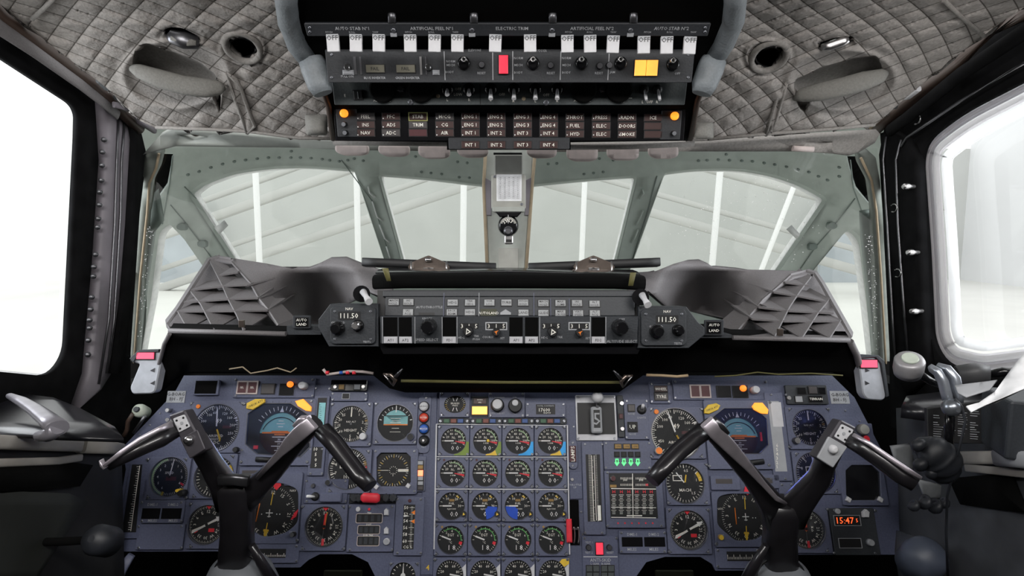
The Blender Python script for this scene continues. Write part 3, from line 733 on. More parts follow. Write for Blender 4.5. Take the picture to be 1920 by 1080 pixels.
# air outlet rings
for cx, cy, s_, lab in ((455, 88, 1, 'port'), (1442, 106, -1, 'starboard')):
    m = MB(); q = []
    for k in range(33):
        a = 2*math.pi*k/32; x = math.cos(a)*36; y = math.sin(a)*24; an = R(28*s_)
        p = lnb(cx+x*math.cos(an)-y*math.sin(an), cy+x*math.sin(an)+y*math.cos(an)); q.append(p+(CAM-p).normalized()*.008)
    m.tube(q, .006, 'liner_piping', 8); o = m.build('air_outlet')
    m = MB(); c = lnb(cx, cy); d = (c-CAM).normalized()
    for k in range(4):
        q = []
        for j in range(17):
            a = 2*math.pi*j/16; q.append(lnb(cx+math.cos(a)*(27-k*2), cy+math.sin(a)*(21-k*2))+d*(.02+.018*k))
        m.tube(q, .0025, 'dark_metal', 6)
    setparent(m.build('duct_rings'), o)
    tag(o, 'round dark air outlet in the %s roof liner' % lab, 'air outlet')
# reading lamp / silver latch
m = MB()
m.loft([lnb(x, y)+(CAM-lnb(x, y)).normalized()*z for x, y, z in [(316, 68, .004), (322, 68, .012), (345, 75, .016), (370, 80, .012), (374, 81, .004)]], [(.006, .004), (.012, .008), (.015, .008), (.011, .008), (.004, .004)], 'dark_metal', 16, 2)
o = m.build('reading_lamp'); tag(o, 'small oval grey metal lamp set in the port roof liner', 'lamp')
m = MB(); m.loft([lnb(x, y)+(CAM-lnb(x, y)).normalized()*.022 for x, y in [(320, 71), (345, 77), (368, 81)]], [(.004, .003), (.009, .003), (.004, .003)], 'pad_grey', 16, 2); setparent(m.build('lens'), o)
m = MB(); m.loft([lnb(x, y)+(CAM-lnb(x, y)).normalized()*.012 for x, y in [(1540, 90), (1556, 86), (1580, 78), (1592, 74)]], [(.006, .006), (.008, .006), (.008, .006), (.005, .006)], 'metal', 16, 3)
o = m.build('roof_latch'); tag(o, 'flat silver latch set in the starboard roof liner', 'latch')
# grab handles
for pts, lab in (([(250, 128), (262, 134), (300, 148), (345, 160), (385, 165), (410, 164), (418, 160)], 'port'), ([(1492, 182), (1505, 178), (1540, 172), (1580, 163), (1620, 152), (1650, 143), (1658, 136)], 'starboard')):
    m = MB(); n = len(pts); q = []
    for i, (x, y) in enumerate(pts): p = lnb(x, y); q.append(p+(CAM-p).normalized()*(.004+.03*math.sin(math.pi*i/(n-1))))
    m.loft(q, [(.008, .008), (.013, .011), (.017, .012), (.0175, .012), (.0175, .012), (.013, .011), (.008, .008)], 'pad_grey', 16, 2.4)
    tag(m.build('grab_handle'), 'grey padded grab handle across the recess in the %s roof liner' % lab, 'grab handle')
# grey pads beside the warning panel
for x0, y0, x1, y1, lab in ((571, 214, 614, 254, 'port'), (1297, 229, 1338, 261, 'starboard')):
    o = sheet('cushion', rpoly([(x0, y0), (x1, y0), (x1, y1), (x0+3, y1)], 6), [], lambda x, y, a=(x0+x1)/2, b=(y0+y1)/2: P(x, y, 1.13+.02*(((x-a)/22)**4+((y-b)/20)**4)), 'pad_grey', 5, .03)
    tag(o, 'square grey pad at the %s end of the warning-light panel' % lab, 'pad')

dr = random.Random(5); m = MB()
for _ in range(230):
    x = dr.gauss(1400, 80); y = dr.uniform(335, 495)
    if not (1250 < x < 1545): continue
    dome(m, CAM+(ws(x, y)-CAM)*.998, dr.choice((.0007, .0009, .0013)), 'white', 6)
for _ in range(110):
    y = dr.uniform(440, 680); x = 1628+(y-440)*.1+dr.gauss(0, 5); dome(m, CAM+(ws(x, y)-CAM)*.998, dr.choice((.0009, .0014)), 'white', 6)
for _ in range(60):
    y = dr.uniform(420, 640); x = 285-(y-420)*.12+dr.gauss(0, 4); dome(m, CAM+(ws(x, y)-CAM)*.998, dr.choice((.0009, .0013)), 'white', 6)
ob = m.build('water_droplets'); tag(ob, 'tiny pale water droplets scattered on the starboard windscreen pane and pane edges', 'droplets', kind='stuff')

# ================================================================ MAIN INSTRUMENT PANEL
FM = Frame(942, 900, 1.10, 22)
bt = T('instrument_panel', 'blue-grey main instrument panel board behind all the dials', 'instrument panel', FM, 942, 900)
m = MB()
m.prism(bt.poly([(345, 704), (1560, 704), (1602, 745), (1652, 842), (1682, 885), (1692, 1040), (1490, 1040), (1490, 1070), (1342, 1070), (1336, 1058), (1313, 1044), (1247, 1044), (1212, 1054), (1190, 1085), (1188, 1150), (706, 1150),
    (703, 1080), (690, 1054), (660, 1039), (600, 1039), (578, 1050), (562, 1064), (470, 1064), (430, 1034), (206, 1034), (222, 960), (236, 880), (231, 838), (328, 735)], 0), -.006, 0, 'panel')
bt.part('board', m)
for pl in ([(795, 735), (820, 735), (812, 1078), (788, 1078)],):
    m = MB(); m.prism(bt.poly(pl, .002), 0, .003, 'panel', .001); bt.part('divider_strip', m)
ss = []
for x in range(700, 1080, 1): pass
ss = [(808, 812), (806, 886), (804, 1000), (803, 1040), (1075, 800), (1087, 915), (1090, 960), (344, 745), (322, 752), (300, 775), (281, 797), (262, 815), (1585, 770), (1612, 790), (1600, 840), (1570, 850), (1632, 850), (1093, 1002)]
screws(bt, [bt.px(x, y) for x, y in ss], 0, .002)
# writing on the board
m = MB()
for s_, x, y, h in (('4', 802, 1064, 9),): m.text(s_, *bt.px(x, y, .003), h*bt.k, .0032, 'yellow')
bt.part('lettering', m)

def K(t, n): return n*t.k
def bezel(t, m, x0, y0, x1, y1, hole, z1=.006, mt='bezel', top=None, cut=3, z0=0, c=None):
    b = t.box(x0, y0, x1, y1, z1); o = rrect(*b, K(t, cut), 2)
    c = c or (sum(p[0] for p in hole)/len(hole), sum(p[1] for p in hole)/len(hole))
    m.plate(o, hole, c, z0, z1, mt, .0008, top)
def corners(x0, y0, x1, y1, d=6): return [(x0+d, y0+d), (x1-d, y0+d), (x0+d, y1-d), (x1-d, y1-d)]
def gauge(label, x0, y0, x1, y1, cx, cy, r, draw, cat='gauge', name='round_gauge', group=None, face='dial', gl='glass', mt='bezel', ry=None, scr=.0026, sd=5, notch=True, rim=True, tilt=0):
    t = T(name, label, cat, FM, (x0+x1)/2, (y0+y1)/2, 0, group)
    c = t.px(cx, cy, .006); rr = K(t, r); ryy = K(t, ry or r); hole = circ(c[0], c[1], rr, 36, ryy)
    m = MB(); bezel(t, m, x0+.6, y0+.6, x1-.6, y1-.6, hole, mt=mt)
    if notch:
        for sx_, sy_, X, Y in ((1, 1, x0, y0), (-1, 1, x1, y0), (1, -1, x0, y1), (-1, -1, x1, y1)):
            q = [t.px(X+sx_*(5+sd), Y+sy_*3.5, .006), t.px(X+sx_*3.5, Y+sy_*(5+sd), .006)]
            a, b = Vector(q[0]), Vector(q[1]); n = (b-a).orthogonal().normalized()*K(t, .5)
            m.flat([tuple(a-n), tuple(b-n), tuple(b+n), tuple(a+n)], .006, 'black', .0002)
    t.part('bezel', m)
    if rim:
        m = MB(); m.plate(circ(c[0], c[1], rr*1.035, 36, ryy*1.035), hole, c, .0058, .0068, 'dark_metal', .0003); t.part('rim', m)
    m = MB(); m.prism(circ(c[0], c[1], rr, 36, ryy), 0, .0012, face); t.part('dial_face', m)
    m, p = MB(), MB(); draw(t, m, p, c[0], c[1], rr)
    if m.f: t.part('markings', m)
    if p.f: t.part('pointer', p)
    if gl: m = MB(); m.prism(circ(c[0], c[1], rr, 36, ryy), .0052, .0055, gl); t.part('glass', m)
    if scr: screws(t, [t.px(x, y, .006) for x, y in corners(x0, y0, x1, y1, sd)], .006, scr)
    return t
Z = .0014; ZP = .003
def needle(p, cx, cy, r, a, l, w, m, tail=0, tip=None):
    p.tick(cx, cy, -r*tail, r*l*.82, a, w, ZP, m); p.tick(cx, cy, r*l*.82, r*l, a, w, ZP, m, w1=w*(tip or .2))
def hub(p, cx, cy, r, m='black'): p.cyl(cx, cy, r, ZP, ZP+.001, m, n=16)
def d_n(kind):
    def f(t, m, p, cx, cy, r):
        m.ticks(cx, cy, r*.8, r*.95, -90, -18, 4, r*.035, Z, 'cream'); m.ticks(cx, cy, r*.78, r*.95, -90, 110, 10, r*.03, Z, 'cream')
        m.arc(cx, cy, r*.76, r*.82, 5 if kind == 'N₂' else -18, 88, Z, 'pale_green'); m.ticks(cx, cy, r*.78, r*.92, 5, 88, 5, r*.035, Z, 'pale_green')
        m.nums(cx, cy, r*.58, [(-58, '20'), (-20, '40'), (20, '60'), (56, '80'), (88, '100')], r*.19, Z, 'cream')
        m.text(kind[0], cx-r*.06, cy+r*.26, r*.2, Z, 'cream'); m.text('2' if kind == 'N₂' else '1', cx+r*.1, cy+r*.2, r*.12, Z, 'cream')
        m.text('% RPM', cx, cy-r*.18, r*.11, Z, 'cream'); m.text('0 0', cx+r*.12, cy-r*.56, r*.36, Z, 'white'); m.text('.', cx+r*.55, cy-r*.52, r*.36, Z, 'cream')
        m.tick(cx, cy, r*.12, r*.92, 101, r*.05, Z, 'red', w1=r*.16)
        p.tick(cx, cy, 0, r*.72, -90, r*.1, ZP, 'white'); p.tick(cx, cy, r*.72, r*.95, -90, r*.04, ZP, 'cream')
    return f
def d_fuel(t, m, p, cx, cy, r):
    m.ticks(cx, cy, r*.78, r*.94, -90, 90, 9, r*.03, Z, 'cream'); m.nums(cx, cy, r*.62, [(-32, '10'), (36, '20'), (90, '30')], r*.19, Z, 'cream')
    m.ticks(cx, cy, r*.76, r*.94, -32, -31, 1, r*.05, Z, 'yellow'); m.arc(cx, cy, r*.76, r*.86, 24, 42, Z, 'yellow')
    m.rect(cx-r*.2, cy+r*.32, cx+r*.2, cy+r*.5, Z, Z+.0003, 'amber_dim'); m.text('FUEL', cx, cy+r*.17, r*.15, Z, 'cream'); m.text('Kg/h×1000', cx, cy-r*.24, r*.11, Z, 'cream')
    m.text('0.0', cx+r*.2, cy-r*.6, r*.36, Z, 'white')
    p.tick(cx, cy, 0, r*.68, -90, r*.1, ZP, 'white'); p.tick(cx, cy, r*.68, r*.94, -90, r*.04, ZP, 'cream')
def d_egt(t, m, p, cx, cy, r):
    m.arc(cx, cy, r*.76, r*.82, -40, 92, Z, 'green'); m.ticks(cx, cy, r*.76, r*.92, -40, 92, 6, r*.035, Z, 'pale_green'); m.ticks(cx, cy, r*.8, r*.94, -90, -50, 2, r*.03, Z, 'cream')
    m.nums(cx, cy, r*.62, [(-35, '2'), (6, '4'), (60, '6')], r*.18, Z, 'cream'); m.text('EGT', cx, cy+r*.34, r*.2, Z, 'cream'); m.text('°C', cx-r*.03, cy-r*.2, r*.16, Z, 'cream')
    m.arc(cx, cy, r*.66, r*.9, 100, 116, Z, 'red'); m.text('1 8', cx+r*.1, cy-r*.56, r*.36, Z, 'white'); m.ticks(cx, cy, r*.8, r*.92, 118, 150, 3, r*.03, Z, 'cream')
    p.tick(cx, cy, 0, r*.74, -70, r*.11, ZP, 'white'); p.tick(cx, cy, r*.74, r*.93, -70, r*.04, ZP, 'cream')
def d_area(t, m, p, cx, cy, r):
    m.ticks(cx, cy, r*.8, r*.95, -85, 100, 16, r*.03, Z, 'cream'); m.nums(cx, cy, r*.62, [(-72, '20'), (-27, '40'), (27, '60'), (75, '80')], r*.2, Z, 'cream')
    p.tick(cx, cy, 0, r*.8, 100, r*.11, ZP, 'white')
ord4 = ['first', 'second', 'third', 'fourth']
rows = [(826, 29.7, [850.3, 910.8, 971.3, 1032], 23.2, d_n('N₂'), 'white-needled N2 rpm dial', 'top row'), (886.5, 30, [848.7, 909.7, 971.3, 1033], 23.4, d_n('N₁'), 'N1 rpm dial', 'second row'),
        (948.3, 30.6, [846.5, 909.2, 971.3, 1033.8], 24, d_fuel, 'fuel flow dial with a yellow triangle knob', 'third row'), (1012, 31.4, [845, 908.3, 971.3, 1035], 24.2, d_egt, 'exhaust temperature dial', 'fourth row'),
        (1077, 32, [843, 907, 971.3, 1036], 24.6, d_area, 'nozzle area dial cut by the picture edge', 'bottom row')]
for ri, (cy, hw, xs, r, dr, lab, rown) in enumerate(rows):
    for ci, cx in enumerate(xs):
        w2 = 30.3+.4*ri
        extra = {(0, 1): ', small yellow dot at its centre', (2, 1): ', blue wedge at right', (2, 2): ', blue wedge at left'}.get((ri, ci), '')
        lb = f'{lab}, {ord4[ci]} from left in {rown}'+extra
        if extra: lb = f'{lab.split(" with")[0]}, {ord4[ci]} from left in {rown}'+extra
        t = gauge(lb, cx-w2, cy-hw, cx+w2, cy+hw, cx, cy+.5, r, dr, group='engine gauges in the centre grid', sd=4, scr=.0028)
        if ri == 0:
            colr = 'leaf_green' if ci < 2 else 'sky_blue'
            def quad(pts, mt):
                mm = MB(); mm.flat([t.px(x, y, .006) for x, y in pts], .0061, mt); return t.part('colour_sticker', mm)
            X, Y = cx+w2, cy+hw; q = [(X-1.5, cy+2), (X-1.5, Y-2)]
            lo_ = X-30 if ci != 1 and ci != 3 else X-8
            arcp = [(cx+(r+.8)*math.cos(R(a)), cy+.5+(r+.8)*math.sin(R(a))) for a in range(4, 91, 8)]
            if ci in (0, 2): quad([(X-1.5, cy+2), (X-1.5, Y-2), (cx, Y-2)]+arcp[::-1], colr)
            else:
                k = 6; quad([(X-1.5, cy+2), (X-1.5, Y-2), (X-8, Y-2)]+arcp[:k][::-1], colr); quad([(X-9, Y-2), (cx-1, Y-2)]+arcp[::-1][:len(arcp)-k+1], 'yellow')
            if ci == 1: mm = MB(); mm.lathe(*t.px(cx+4.5, cy+.3, .006), [(.003, .0056), (.003, .0066), (.0015, .0072)], 'yellow', 12); t.part('centre_dot', mm)
        if ri in (1, 3):
            mm = MB(); mm.lathe(*t.px(cx-16, cy-24, .006), [(K(t, 2.2), .006), (K(t, 2), .0075)], 'dark_red' if ri == 1 else 'amber_dim', 12); t.part('warning_lamp', mm)
        if ri == 2:
            mm = MB(); kx, ky = t.px(cx+23, cy+15.5, .008); mm.lathe(kx, ky, [(K(t, 5.2), .006), (K(t, 4.8), .011)], 'black', 20); q = K(t, 3)
            mm.flat([(kx-q*.6, ky-q*.8), (kx+q*.9, ky-q*.2), (kx-q*.3, ky+q)], .0111, 'yellow'); t.part('knob', mm)
            if ci in (1, 2):
                mm = MB(); c = t.px(cx, cy+.5, .003); a0 = (95, 172) if ci == 1 else (183, 268); mm.arc(c[0], c[1], K(t, 5), K(t, 23.5), a0[0], a0[1], .0017, 'patch_blue'); t.part('blue_wedge', mm)
        if ri == 4:
            mm = MB(); X, Y = cx+w2, cy-hw; mm.flat([t.px(x, y, .006) for x, y in [(X-1, Y+12), (X-1, cy+20), (cx+25.5, cy+12), (cx+26, cy), (cx+22, cy-11)]], .0061, 'tab'); t.part('white_sticker', mm)
            if ci == 3: mm = MB(); mm.flat([t.px(x, y, .006) for x, y in [(X-14, Y+3), (X-1, Y+2), (X-1, Y+12), (X-10, Y+18), (X-19, Y+9)]], .0064, 'yellow'); t.part('yellow_sticker', mm)
m = MB(); et = T('gauge_border', 'bright metal border strips framing the engine gauge grid', 'trim strip', FM, 942, 930)
for pl in ([(817.5, 794.5), (1064, 797), (1064, 798.5), (817.5, 796)], [(817, 796), (819.6, 796), (815, 1030), (812.5, 1030)], [(1062.5, 797), (1065, 797), (1069.5, 1040), (1067, 1040)], [(817, 855.5), (1064, 856.5), (1064, 858), (817, 857)], [(816, 916), (1066, 917), (1066, 919), (816, 918)]):
    mm = MB(); mm.prism(et.poly(pl, .0075), .0, .0075, 'edge', .0003); et.part('strip', mm)

def d_empty(t, m, p, cx, cy, r): pass
def compass(m, cx, cy, rn, r0, r1, h, off, mt='cream', z=Z, sx=1):
    L = ['N', '3', '6', 'E', '12', '15', 'S', '21', '24', 'W', '30', '33']
    for i, s_ in enumerate(L): a = i*30-120+off; m.nums(cx, cy, rn, [(a, s_)], h, z, mt, True, sx)
    m.ticks(cx, cy, r0, r1, 0+off, 350+off, 35, h*.1, z, mt); m.ticks(cx, cy, r0+(r1-r0)*.4, r1, 5+off, 355+off, 35, h*.08, z, mt)
def d_rmi(needle_a, col='white', red=False, off=0):
    def f(t, m, p, cx, cy, r):
        compass(m, cx, cy, r*.68, r*.84, r*.96, r*.165, off)
        m.add([(cx-r*.18, cy+r*.98, Z+.0005), (cx+r*.18, cy+r*.98, Z+.0005), (cx, cy+r*.78, Z+.0005)], [(0, 2, 1)], 'red')
        if red:
            p.tick(cx, cy, -r*.1, r*.66, needle_a, r*.13, ZP, 'red'); p.tick(cx, cy, -r*.14, r*.74, needle_a+5, r*.035, ZP, 'yellow'); p.tick(cx, cy, -r*.96, -r*.62, needle_a-4, r*.14, ZP, 'red')
            p.tick(cx, cy, -r*.6, -r*.15, needle_a, r*.03, ZP, 'dark_metal'); m.text('M', cx+r*.36, cy+r*.08, r*.12, Z, 'cream'); m.text('D', cx+r*.36, cy-r*.08, r*.12, Z, 'cream')
        else:
            p.tick(cx, cy, -r*.86, r*.86, needle_a, r*.11, ZP, 'white'); p.tick(cx, cy, -r*.8, r*.8, needle_a+6, r*.05, ZP+.0004, 'cream')
            p.tick(cx, cy, r*.6, r*.9, needle_a, r*.3, ZP+.0006, 'white', w1=r*.02)
            m.rect(cx+r*.12, cy-r*.38, cx+r*.44, cy-r*.2, Z, Z+.0006, 'red'); m.tick(cx, cy, r*.55, r*.75, 238, r*.12, Z+.0006, 'red')
        hub(p, cx, cy, r*.08)
    return f
def d_asi(blue=False, nd=-15):
    def f(t, m, p, cx, cy, r):
        m.ticks(cx, cy, r*.86, r*.97, 0, 350, 70, r*.02, Z, 'cream'); m.ticks(cx, cy, r*.8, r*.97, 0, 340, 17, r*.03, Z, 'cream'); m.arc(cx, cy, r*.955, r*.99, 120, 345, Z, 'white', 40)
        m.nums(cx, cy, r*.68, [(-35, '100') if not blue else (-35, '100'), (-65, '500'), (-115, '450'), (-155, '400'), (80, '200'), (50, '160'), (25, '120'), (-15, '60'), (110, '250')], r*.12, Z, 'cream')
        m.text('49', cx+r*.05, cy+r*.3, r*.2, Z, 'cream'); m.rect(cx+r*.25, cy-r*.02, cx+r*.62, cy+r*.1, Z, Z+.0003, 'dark_red')
        m.text('AIRSPEED', cx, cy-r*.34, r*.11, Z, 'cream'); m.text('KNOTS', cx, cy-r*.48, r*.09, Z, 'cream'); m.text('ADC', cx, cy-r*.62, r*.14, Z, 'cream')
        needle(p, cx, cy, r, nd, .92, r*.06, 'white'); p.tick(cx, cy, 0, -r*.62, nd-6 if False else -22, r*.05, ZP, 'yellow'); p.tick(cx, cy, r*.05, r*.55, 155, r*.07, ZP, 'yellow'); hub(p, cx, cy, r*.07)
        m.tick(cx, cy, r*.86, r*1.0, 62, r*.05, ZP, 'white'); m.tick(cx, cy, r*.86, r*1.0, 70, r*.05, ZP, 'white')
    return f
def d_height(t, m, p, cx, cy, r):
    m.ticks(cx, cy, r*.84, r*.96, 0, 350, 50, r*.02, Z, 'cream'); m.nums(cx, cy, r*.68, [(40, '1'), (82, '2'), (113, '3'), (140, '4'), (180, '5'), (-128, '10'), (-97, '15'), (-70, '20'), (-42, '25')], r*.15, Z, 'cream')
    m.ticks(cx, cy, r*.76, r*.96, 30, 180, 5, r*.03, Z, 'cream'); m.ticks(cx, cy, r*.72, r*.96, -125, -45, 4, r*.03, Z, 'cream')
    m.text('HEIGHT', cx, cy-r*.36, r*.15, Z, 'cream'); m.text('RAD ALT', cx, cy+r*.12, r*.1, Z, 'cream'); m.tick(cx, cy, r*.8, r*.97, 78, r*.1, Z, 'amber_dim')
    p.tick(cx, cy, r*.4, r*.95, 0, r*.07, ZP, 'cream'); hub(p, cx, cy, r*.06, 'dark_metal')
def d_alt(a):
    def f(t, m, p, cx, cy, r):
        m.ticks(cx, cy, r*.82, r*.96, 0, 350, 49, r*.022, Z, 'cream'); m.nums(cx, cy, r*.68, [(i*36, str(i)) for i in range(1, 10)], r*.15, Z, 'cream')
        m.ticks(cx, cy, r*.72, r*.96, 0, 324, 9, r*.04, Z, 'cream'); b = (cx-r*.45, cy+r*.02, cx+r*.05, cy+r*.3)
        m.rect(*b, Z, Z+.0004, 'cream'); m.rect(b[0]+r*.04, b[1]+r*.04, b[2]-r*.04, b[3]-r*.04, Z, Z+.0007, 'black'); m.text('1013', cx, cy-r*.4, r*.17, Z, 'cream'); m.text('MB', cx, cy-r*.22, r*.12, Z, 'cream')
        m.arc(cx, cy, r*.84, r*.97, 66, 80, Z, 'amber_dim'); m.arc(cx, cy, r*.84, r*.97, 82, 88, Z, 'red')
        needle(p, cx, cy, r, a, .9, r*.08, 'white'); needle(p, cx, cy, r, -3, .97, r*.1, 'white'); hub(p, cx, cy, r*.08)
    return f
def d_mach(t, m, p, cx, cy, r):
    m.ticks(cx, cy, r*.84, r*.96, -150, 200, 35, r*.02, Z, 'cream'); m.ticks(cx, cy, r*.78, r*.96, -150, 200, 7, r*.035, Z, 'cream'); m.nums(cx, cy, r*.66, [(10, '0.5'), (75, '1'), (138, '1.5'), (212, '2')], r*.14, Z, 'cream')
    m.text('MACH', cx, cy-r*.34, r*.16, Z, 'cream'); m.arc(cx, cy, r*.78, r*.96, 52, 82, Z, 'yellow'); b = (cx-r*.62, cy+r*.12, cx-r*.12, cy+r*.42)
    m.rect(*b, Z, Z+.0003, 'cream'); m.rect(b[0]+r*.04, b[1]+r*.04, b[2]-r*.04, b[3]-r*.04, Z, Z+.0006, 'black')
    p.tick(cx, cy, 0, r*.7, -38, r*.06, ZP, 'white'); p.tick(cx, cy, 0, r*.45, 12, r*.07, ZP, 'yellow'); hub(p, cx, cy, r*.06)
def d_vsi(t, m, p, cx, cy, r):
    m.ticks(cx, cy, r*.84, r*.96, -160, 190, 60, r*.02, Z, 'cream'); m.nums(cx, cy, r*.66, [(-150, '6'), (-120, '5'), (-90, '4'), (-58, '3'), (-30, '2'), (0, '1'), (34, '1'), (62, '2'), (92, '3'), (120, '4')], r*.13, Z, 'cream')
    m.arc(cx, cy, r*.88, r*.99, 195, 345, Z, 'pale_green', 20); m.text('SPEED', cx-r*.05, cy+r*.2, r*.13, Z, 'cream'); m.rect(cx-r*.2, cy-r*.2, cx+r*.35, cy, Z, Z+.0003, 'dark_red')
    m.tick(cx, cy, r*.7, r*.96, 118, r*.1, Z, 'red'); m.tick(cx, cy, r*.8, r*1.0, 196, r*.12, ZP, 'yellow'); needle(p, cx, cy, r, 8, .95, r*.05, 'white'); hub(p, cx, cy, r*.07)
def d_stby(t, m, p, cx, cy, r):
    m.rect(cx-r*.68, cy-r*.08, cx+r*.68, cy+r*.42, Z, Z+.0003, 'cyan'); m.arc(cx, cy+r*.0, 0, r*.72, -56, 56, Z, 'cyan'); m.rect(cx-r*.68, cy-r*.12, cx+r*.68, cy-r*.06, Z, Z+.0006, 'orange')
    m.rect(cx-r*.7, cy+r*.38, cx+r*.7, cy+r*.42, Z, Z+.0008, 'black'); m.ticks(cx, cy, r*.78, r*.92, -60, 60, 8, r*.03, Z, 'white'); m.tick(cx, cy, r*.6, r*.98, 0, r*.05, Z+.0008, 'white')
    for k, y in enumerate((.24, .12, .02, -.3, -.5)): m.rect(cx-r*(.3 if k % 2 == 0 else .2), cy+r*y, cx+r*(.3 if k % 2 == 0 else .2), cy+r*(y+.025), Z, Z+.0009, 'cream')
    m.tick(cx, cy, r*.82, r*.95, 78, r*.05, Z, 'white'); m.tick(cx, cy, r*.82, r*.95, -78, r*.05, Z, 'white'); p.rect(cx-r*.3, cy-r*.12, cx+r*.3, cy-r*.05, ZP, ZP+.0005, 'orange')
def d_brake(t, m, p, cx, cy, r):
    for s_ in (-1, 1):
        for k in range(9): a = s_*(35+k*14); q = R(90-a); m.tick(cx+s_*r*.15, cy, r*.62, r*.8, a, r*.03, Z, 'yellow' if k > 3 else 'cream')
    m.text('BRAKES', cx, cy+r*.1, r*.17, Z, 'cream'); m.text('PRESS', cx, cy-r*.1, r*.15, Z, 'cream')
    for a in (-20, 20, 160, 200): p.tick(cx, cy, r*.32, r*.66, a, r*.07, ZP, 'white')

# ---- captain's side (port)
def small_knob(t, x, y, r, m='black', top=None, h=.01, z=.006, n=18, name='knob', flute=0, label=None):
    mb = MB(); c = t.px(x, y, z+h); mb.lathe(c[0], c[1], [(K(t, r), z), (K(t, r), z+h*.7), (K(t, r*.85), z+h)], m, n, top, flute=flute); o = t.part(name, mb)
    if label: o['label'] = label
    return o
t = gauge('airspeed dial with blue reflections, in the upper left corner of the port panel', 353, 750, 460, 850, 404.5, 802, 42.5, d_asi(nd=-5), 'airspeed dial', 'airspeed_dial', gl='ar_glass', sd=6)
small_knob(t, 440, 843, 5, 'black'); small_knob(t, 371, 762, 4, 'orange', h=.003)
t = gauge('vertical speed dial with a yellow-tipped knob, below the port airspeed dial', 272, 856, 354, 938, 316, 894, 34.5, d_vsi, 'vertical speed dial', 'vertical_speed_dial', gl='ar_glass')
small_knob(t, 337, 925, 6, 'black', 'black', .018); small_knob(t, 331, 920, 3, 'yellow', h=.02)
gauge('dial half hidden behind the left arm of the port yoke', 358, 850, 442, 936, 401, 894, 36, d_mach, 'mach dial', 'mach_dial')
gauge('white-needled compass dial left of the port yoke column', 352, 940, 440, 1030, 386, 984, 34, d_rmi(62), 'compass dial', 'compass_dial', group='radio compass dials')
t = gauge('radio height dial reading HEIGHT, black face, right of the port attitude indicator', 618, 753, 698, 838, 657, 794.5, 32.5, d_height, 'height dial', 'radio_height_dial')
small_knob(t, 679, 818, 6.5, 'tab', h=.014, label='white knob'); small_knob(t, 624, 820, 3.5, 'metal', h=.004)
t = gauge('standby horizon with a pale blue sky band, top right of the port panel', 700, 752, 783, 834, 741, 793, 33, d_stby, 'standby horizon', 'standby_horizon', sd=5)
small_knob(t, 769, 819, 7, 'bezel', 'black', .006)
t = gauge('altimeter partly behind the right grip of the port yoke', 613, 841, 696, 926, 652, 879, 36, d_alt(35), 'altimeter', 'altimeter')
small_knob(t, 614, 905, 5.5, 'bezel', 'black', .012)
t = gauge('compass dial with a red pointer below the port altimeter', 562, 945, 650, 1034, 607, 987.5, 34.5, d_rmi(5, red=True), 'compass dial', 'compass_dial', group='radio compass dials')
t = gauge('small dial with a white pointer at the bottom edge beside the engine gauges', 728, 1052, 788, 1110, 755, 1080, 23, lambda t, m, p, cx, cy, r: (m.ticks(cx, cy, r*.75, r*.92, -120, 120, 12, r*.05, Z, 'cream'), p.tick(cx, cy, -r*.1, r*.85, 0, r*.16, ZP, 'white', w1=r*.02), hub(p, cx, cy, r*.2, 'white')), 'trim dial', 'trim_dial')

# ---- right side rounds
t = gauge('large airspeed dial with a 49 drum, left end of the starboard panel', 1216, 762, 1321, 861, 1268, 813, 46, d_asi(nd=-17), 'airspeed dial', 'airspeed_dial', sd=5)
small_knob(t, 1236, 845, 7, 'tab_dark', 'orange', .012); small_knob(t, 1231, 772, 4.5, 'orange', h=.003)
gauge('round dial lettered MACH below the starboard airspeed dial', 1248, 866, 1330, 948, 1285, 906.5, 35, d_mach, 'mach dial', 'mach_dial')
gauge('white-needled compass dial below the starboard MACH dial', 1250, 951, 1333, 1040, 1292, 994, 34, d_rmi(62), 'compass dial', 'compass_dial', group='radio compass dials')
t = gauge('radio height dial with blue reflections in its glass, on the starboard panel', 1475, 762, 1558, 843, 1519, 801, 32, d_height, 'height dial', 'radio_height_dial', gl='ar_glass2')  # reflection blue is put into the glass gloss; the face is black
small_knob(t, 1496, 826, 6, 'dark_metal', 'metal', .012)
gauge('altimeter behind the right arm of the starboard yoke', 1488, 846, 1574, 927, 1530, 886, 36, d_alt(120), 'altimeter', 'altimeter', gl='ar_glass2')
gauge('red-pointer compass dial behind the starboard yoke column', 1470, 950, 1557, 1038, 1513, 992, 34, d_rmi(2, red=True), 'compass dial', 'compass_dial', group='radio compass dials')
gauge('small BRAKES dial at the top left of the centre panel', 823, 733, 881.5, 783, 853, 758, 20, d_brake, 'brake pressure dial', 'brake_pressure_dial', ry=15.5)

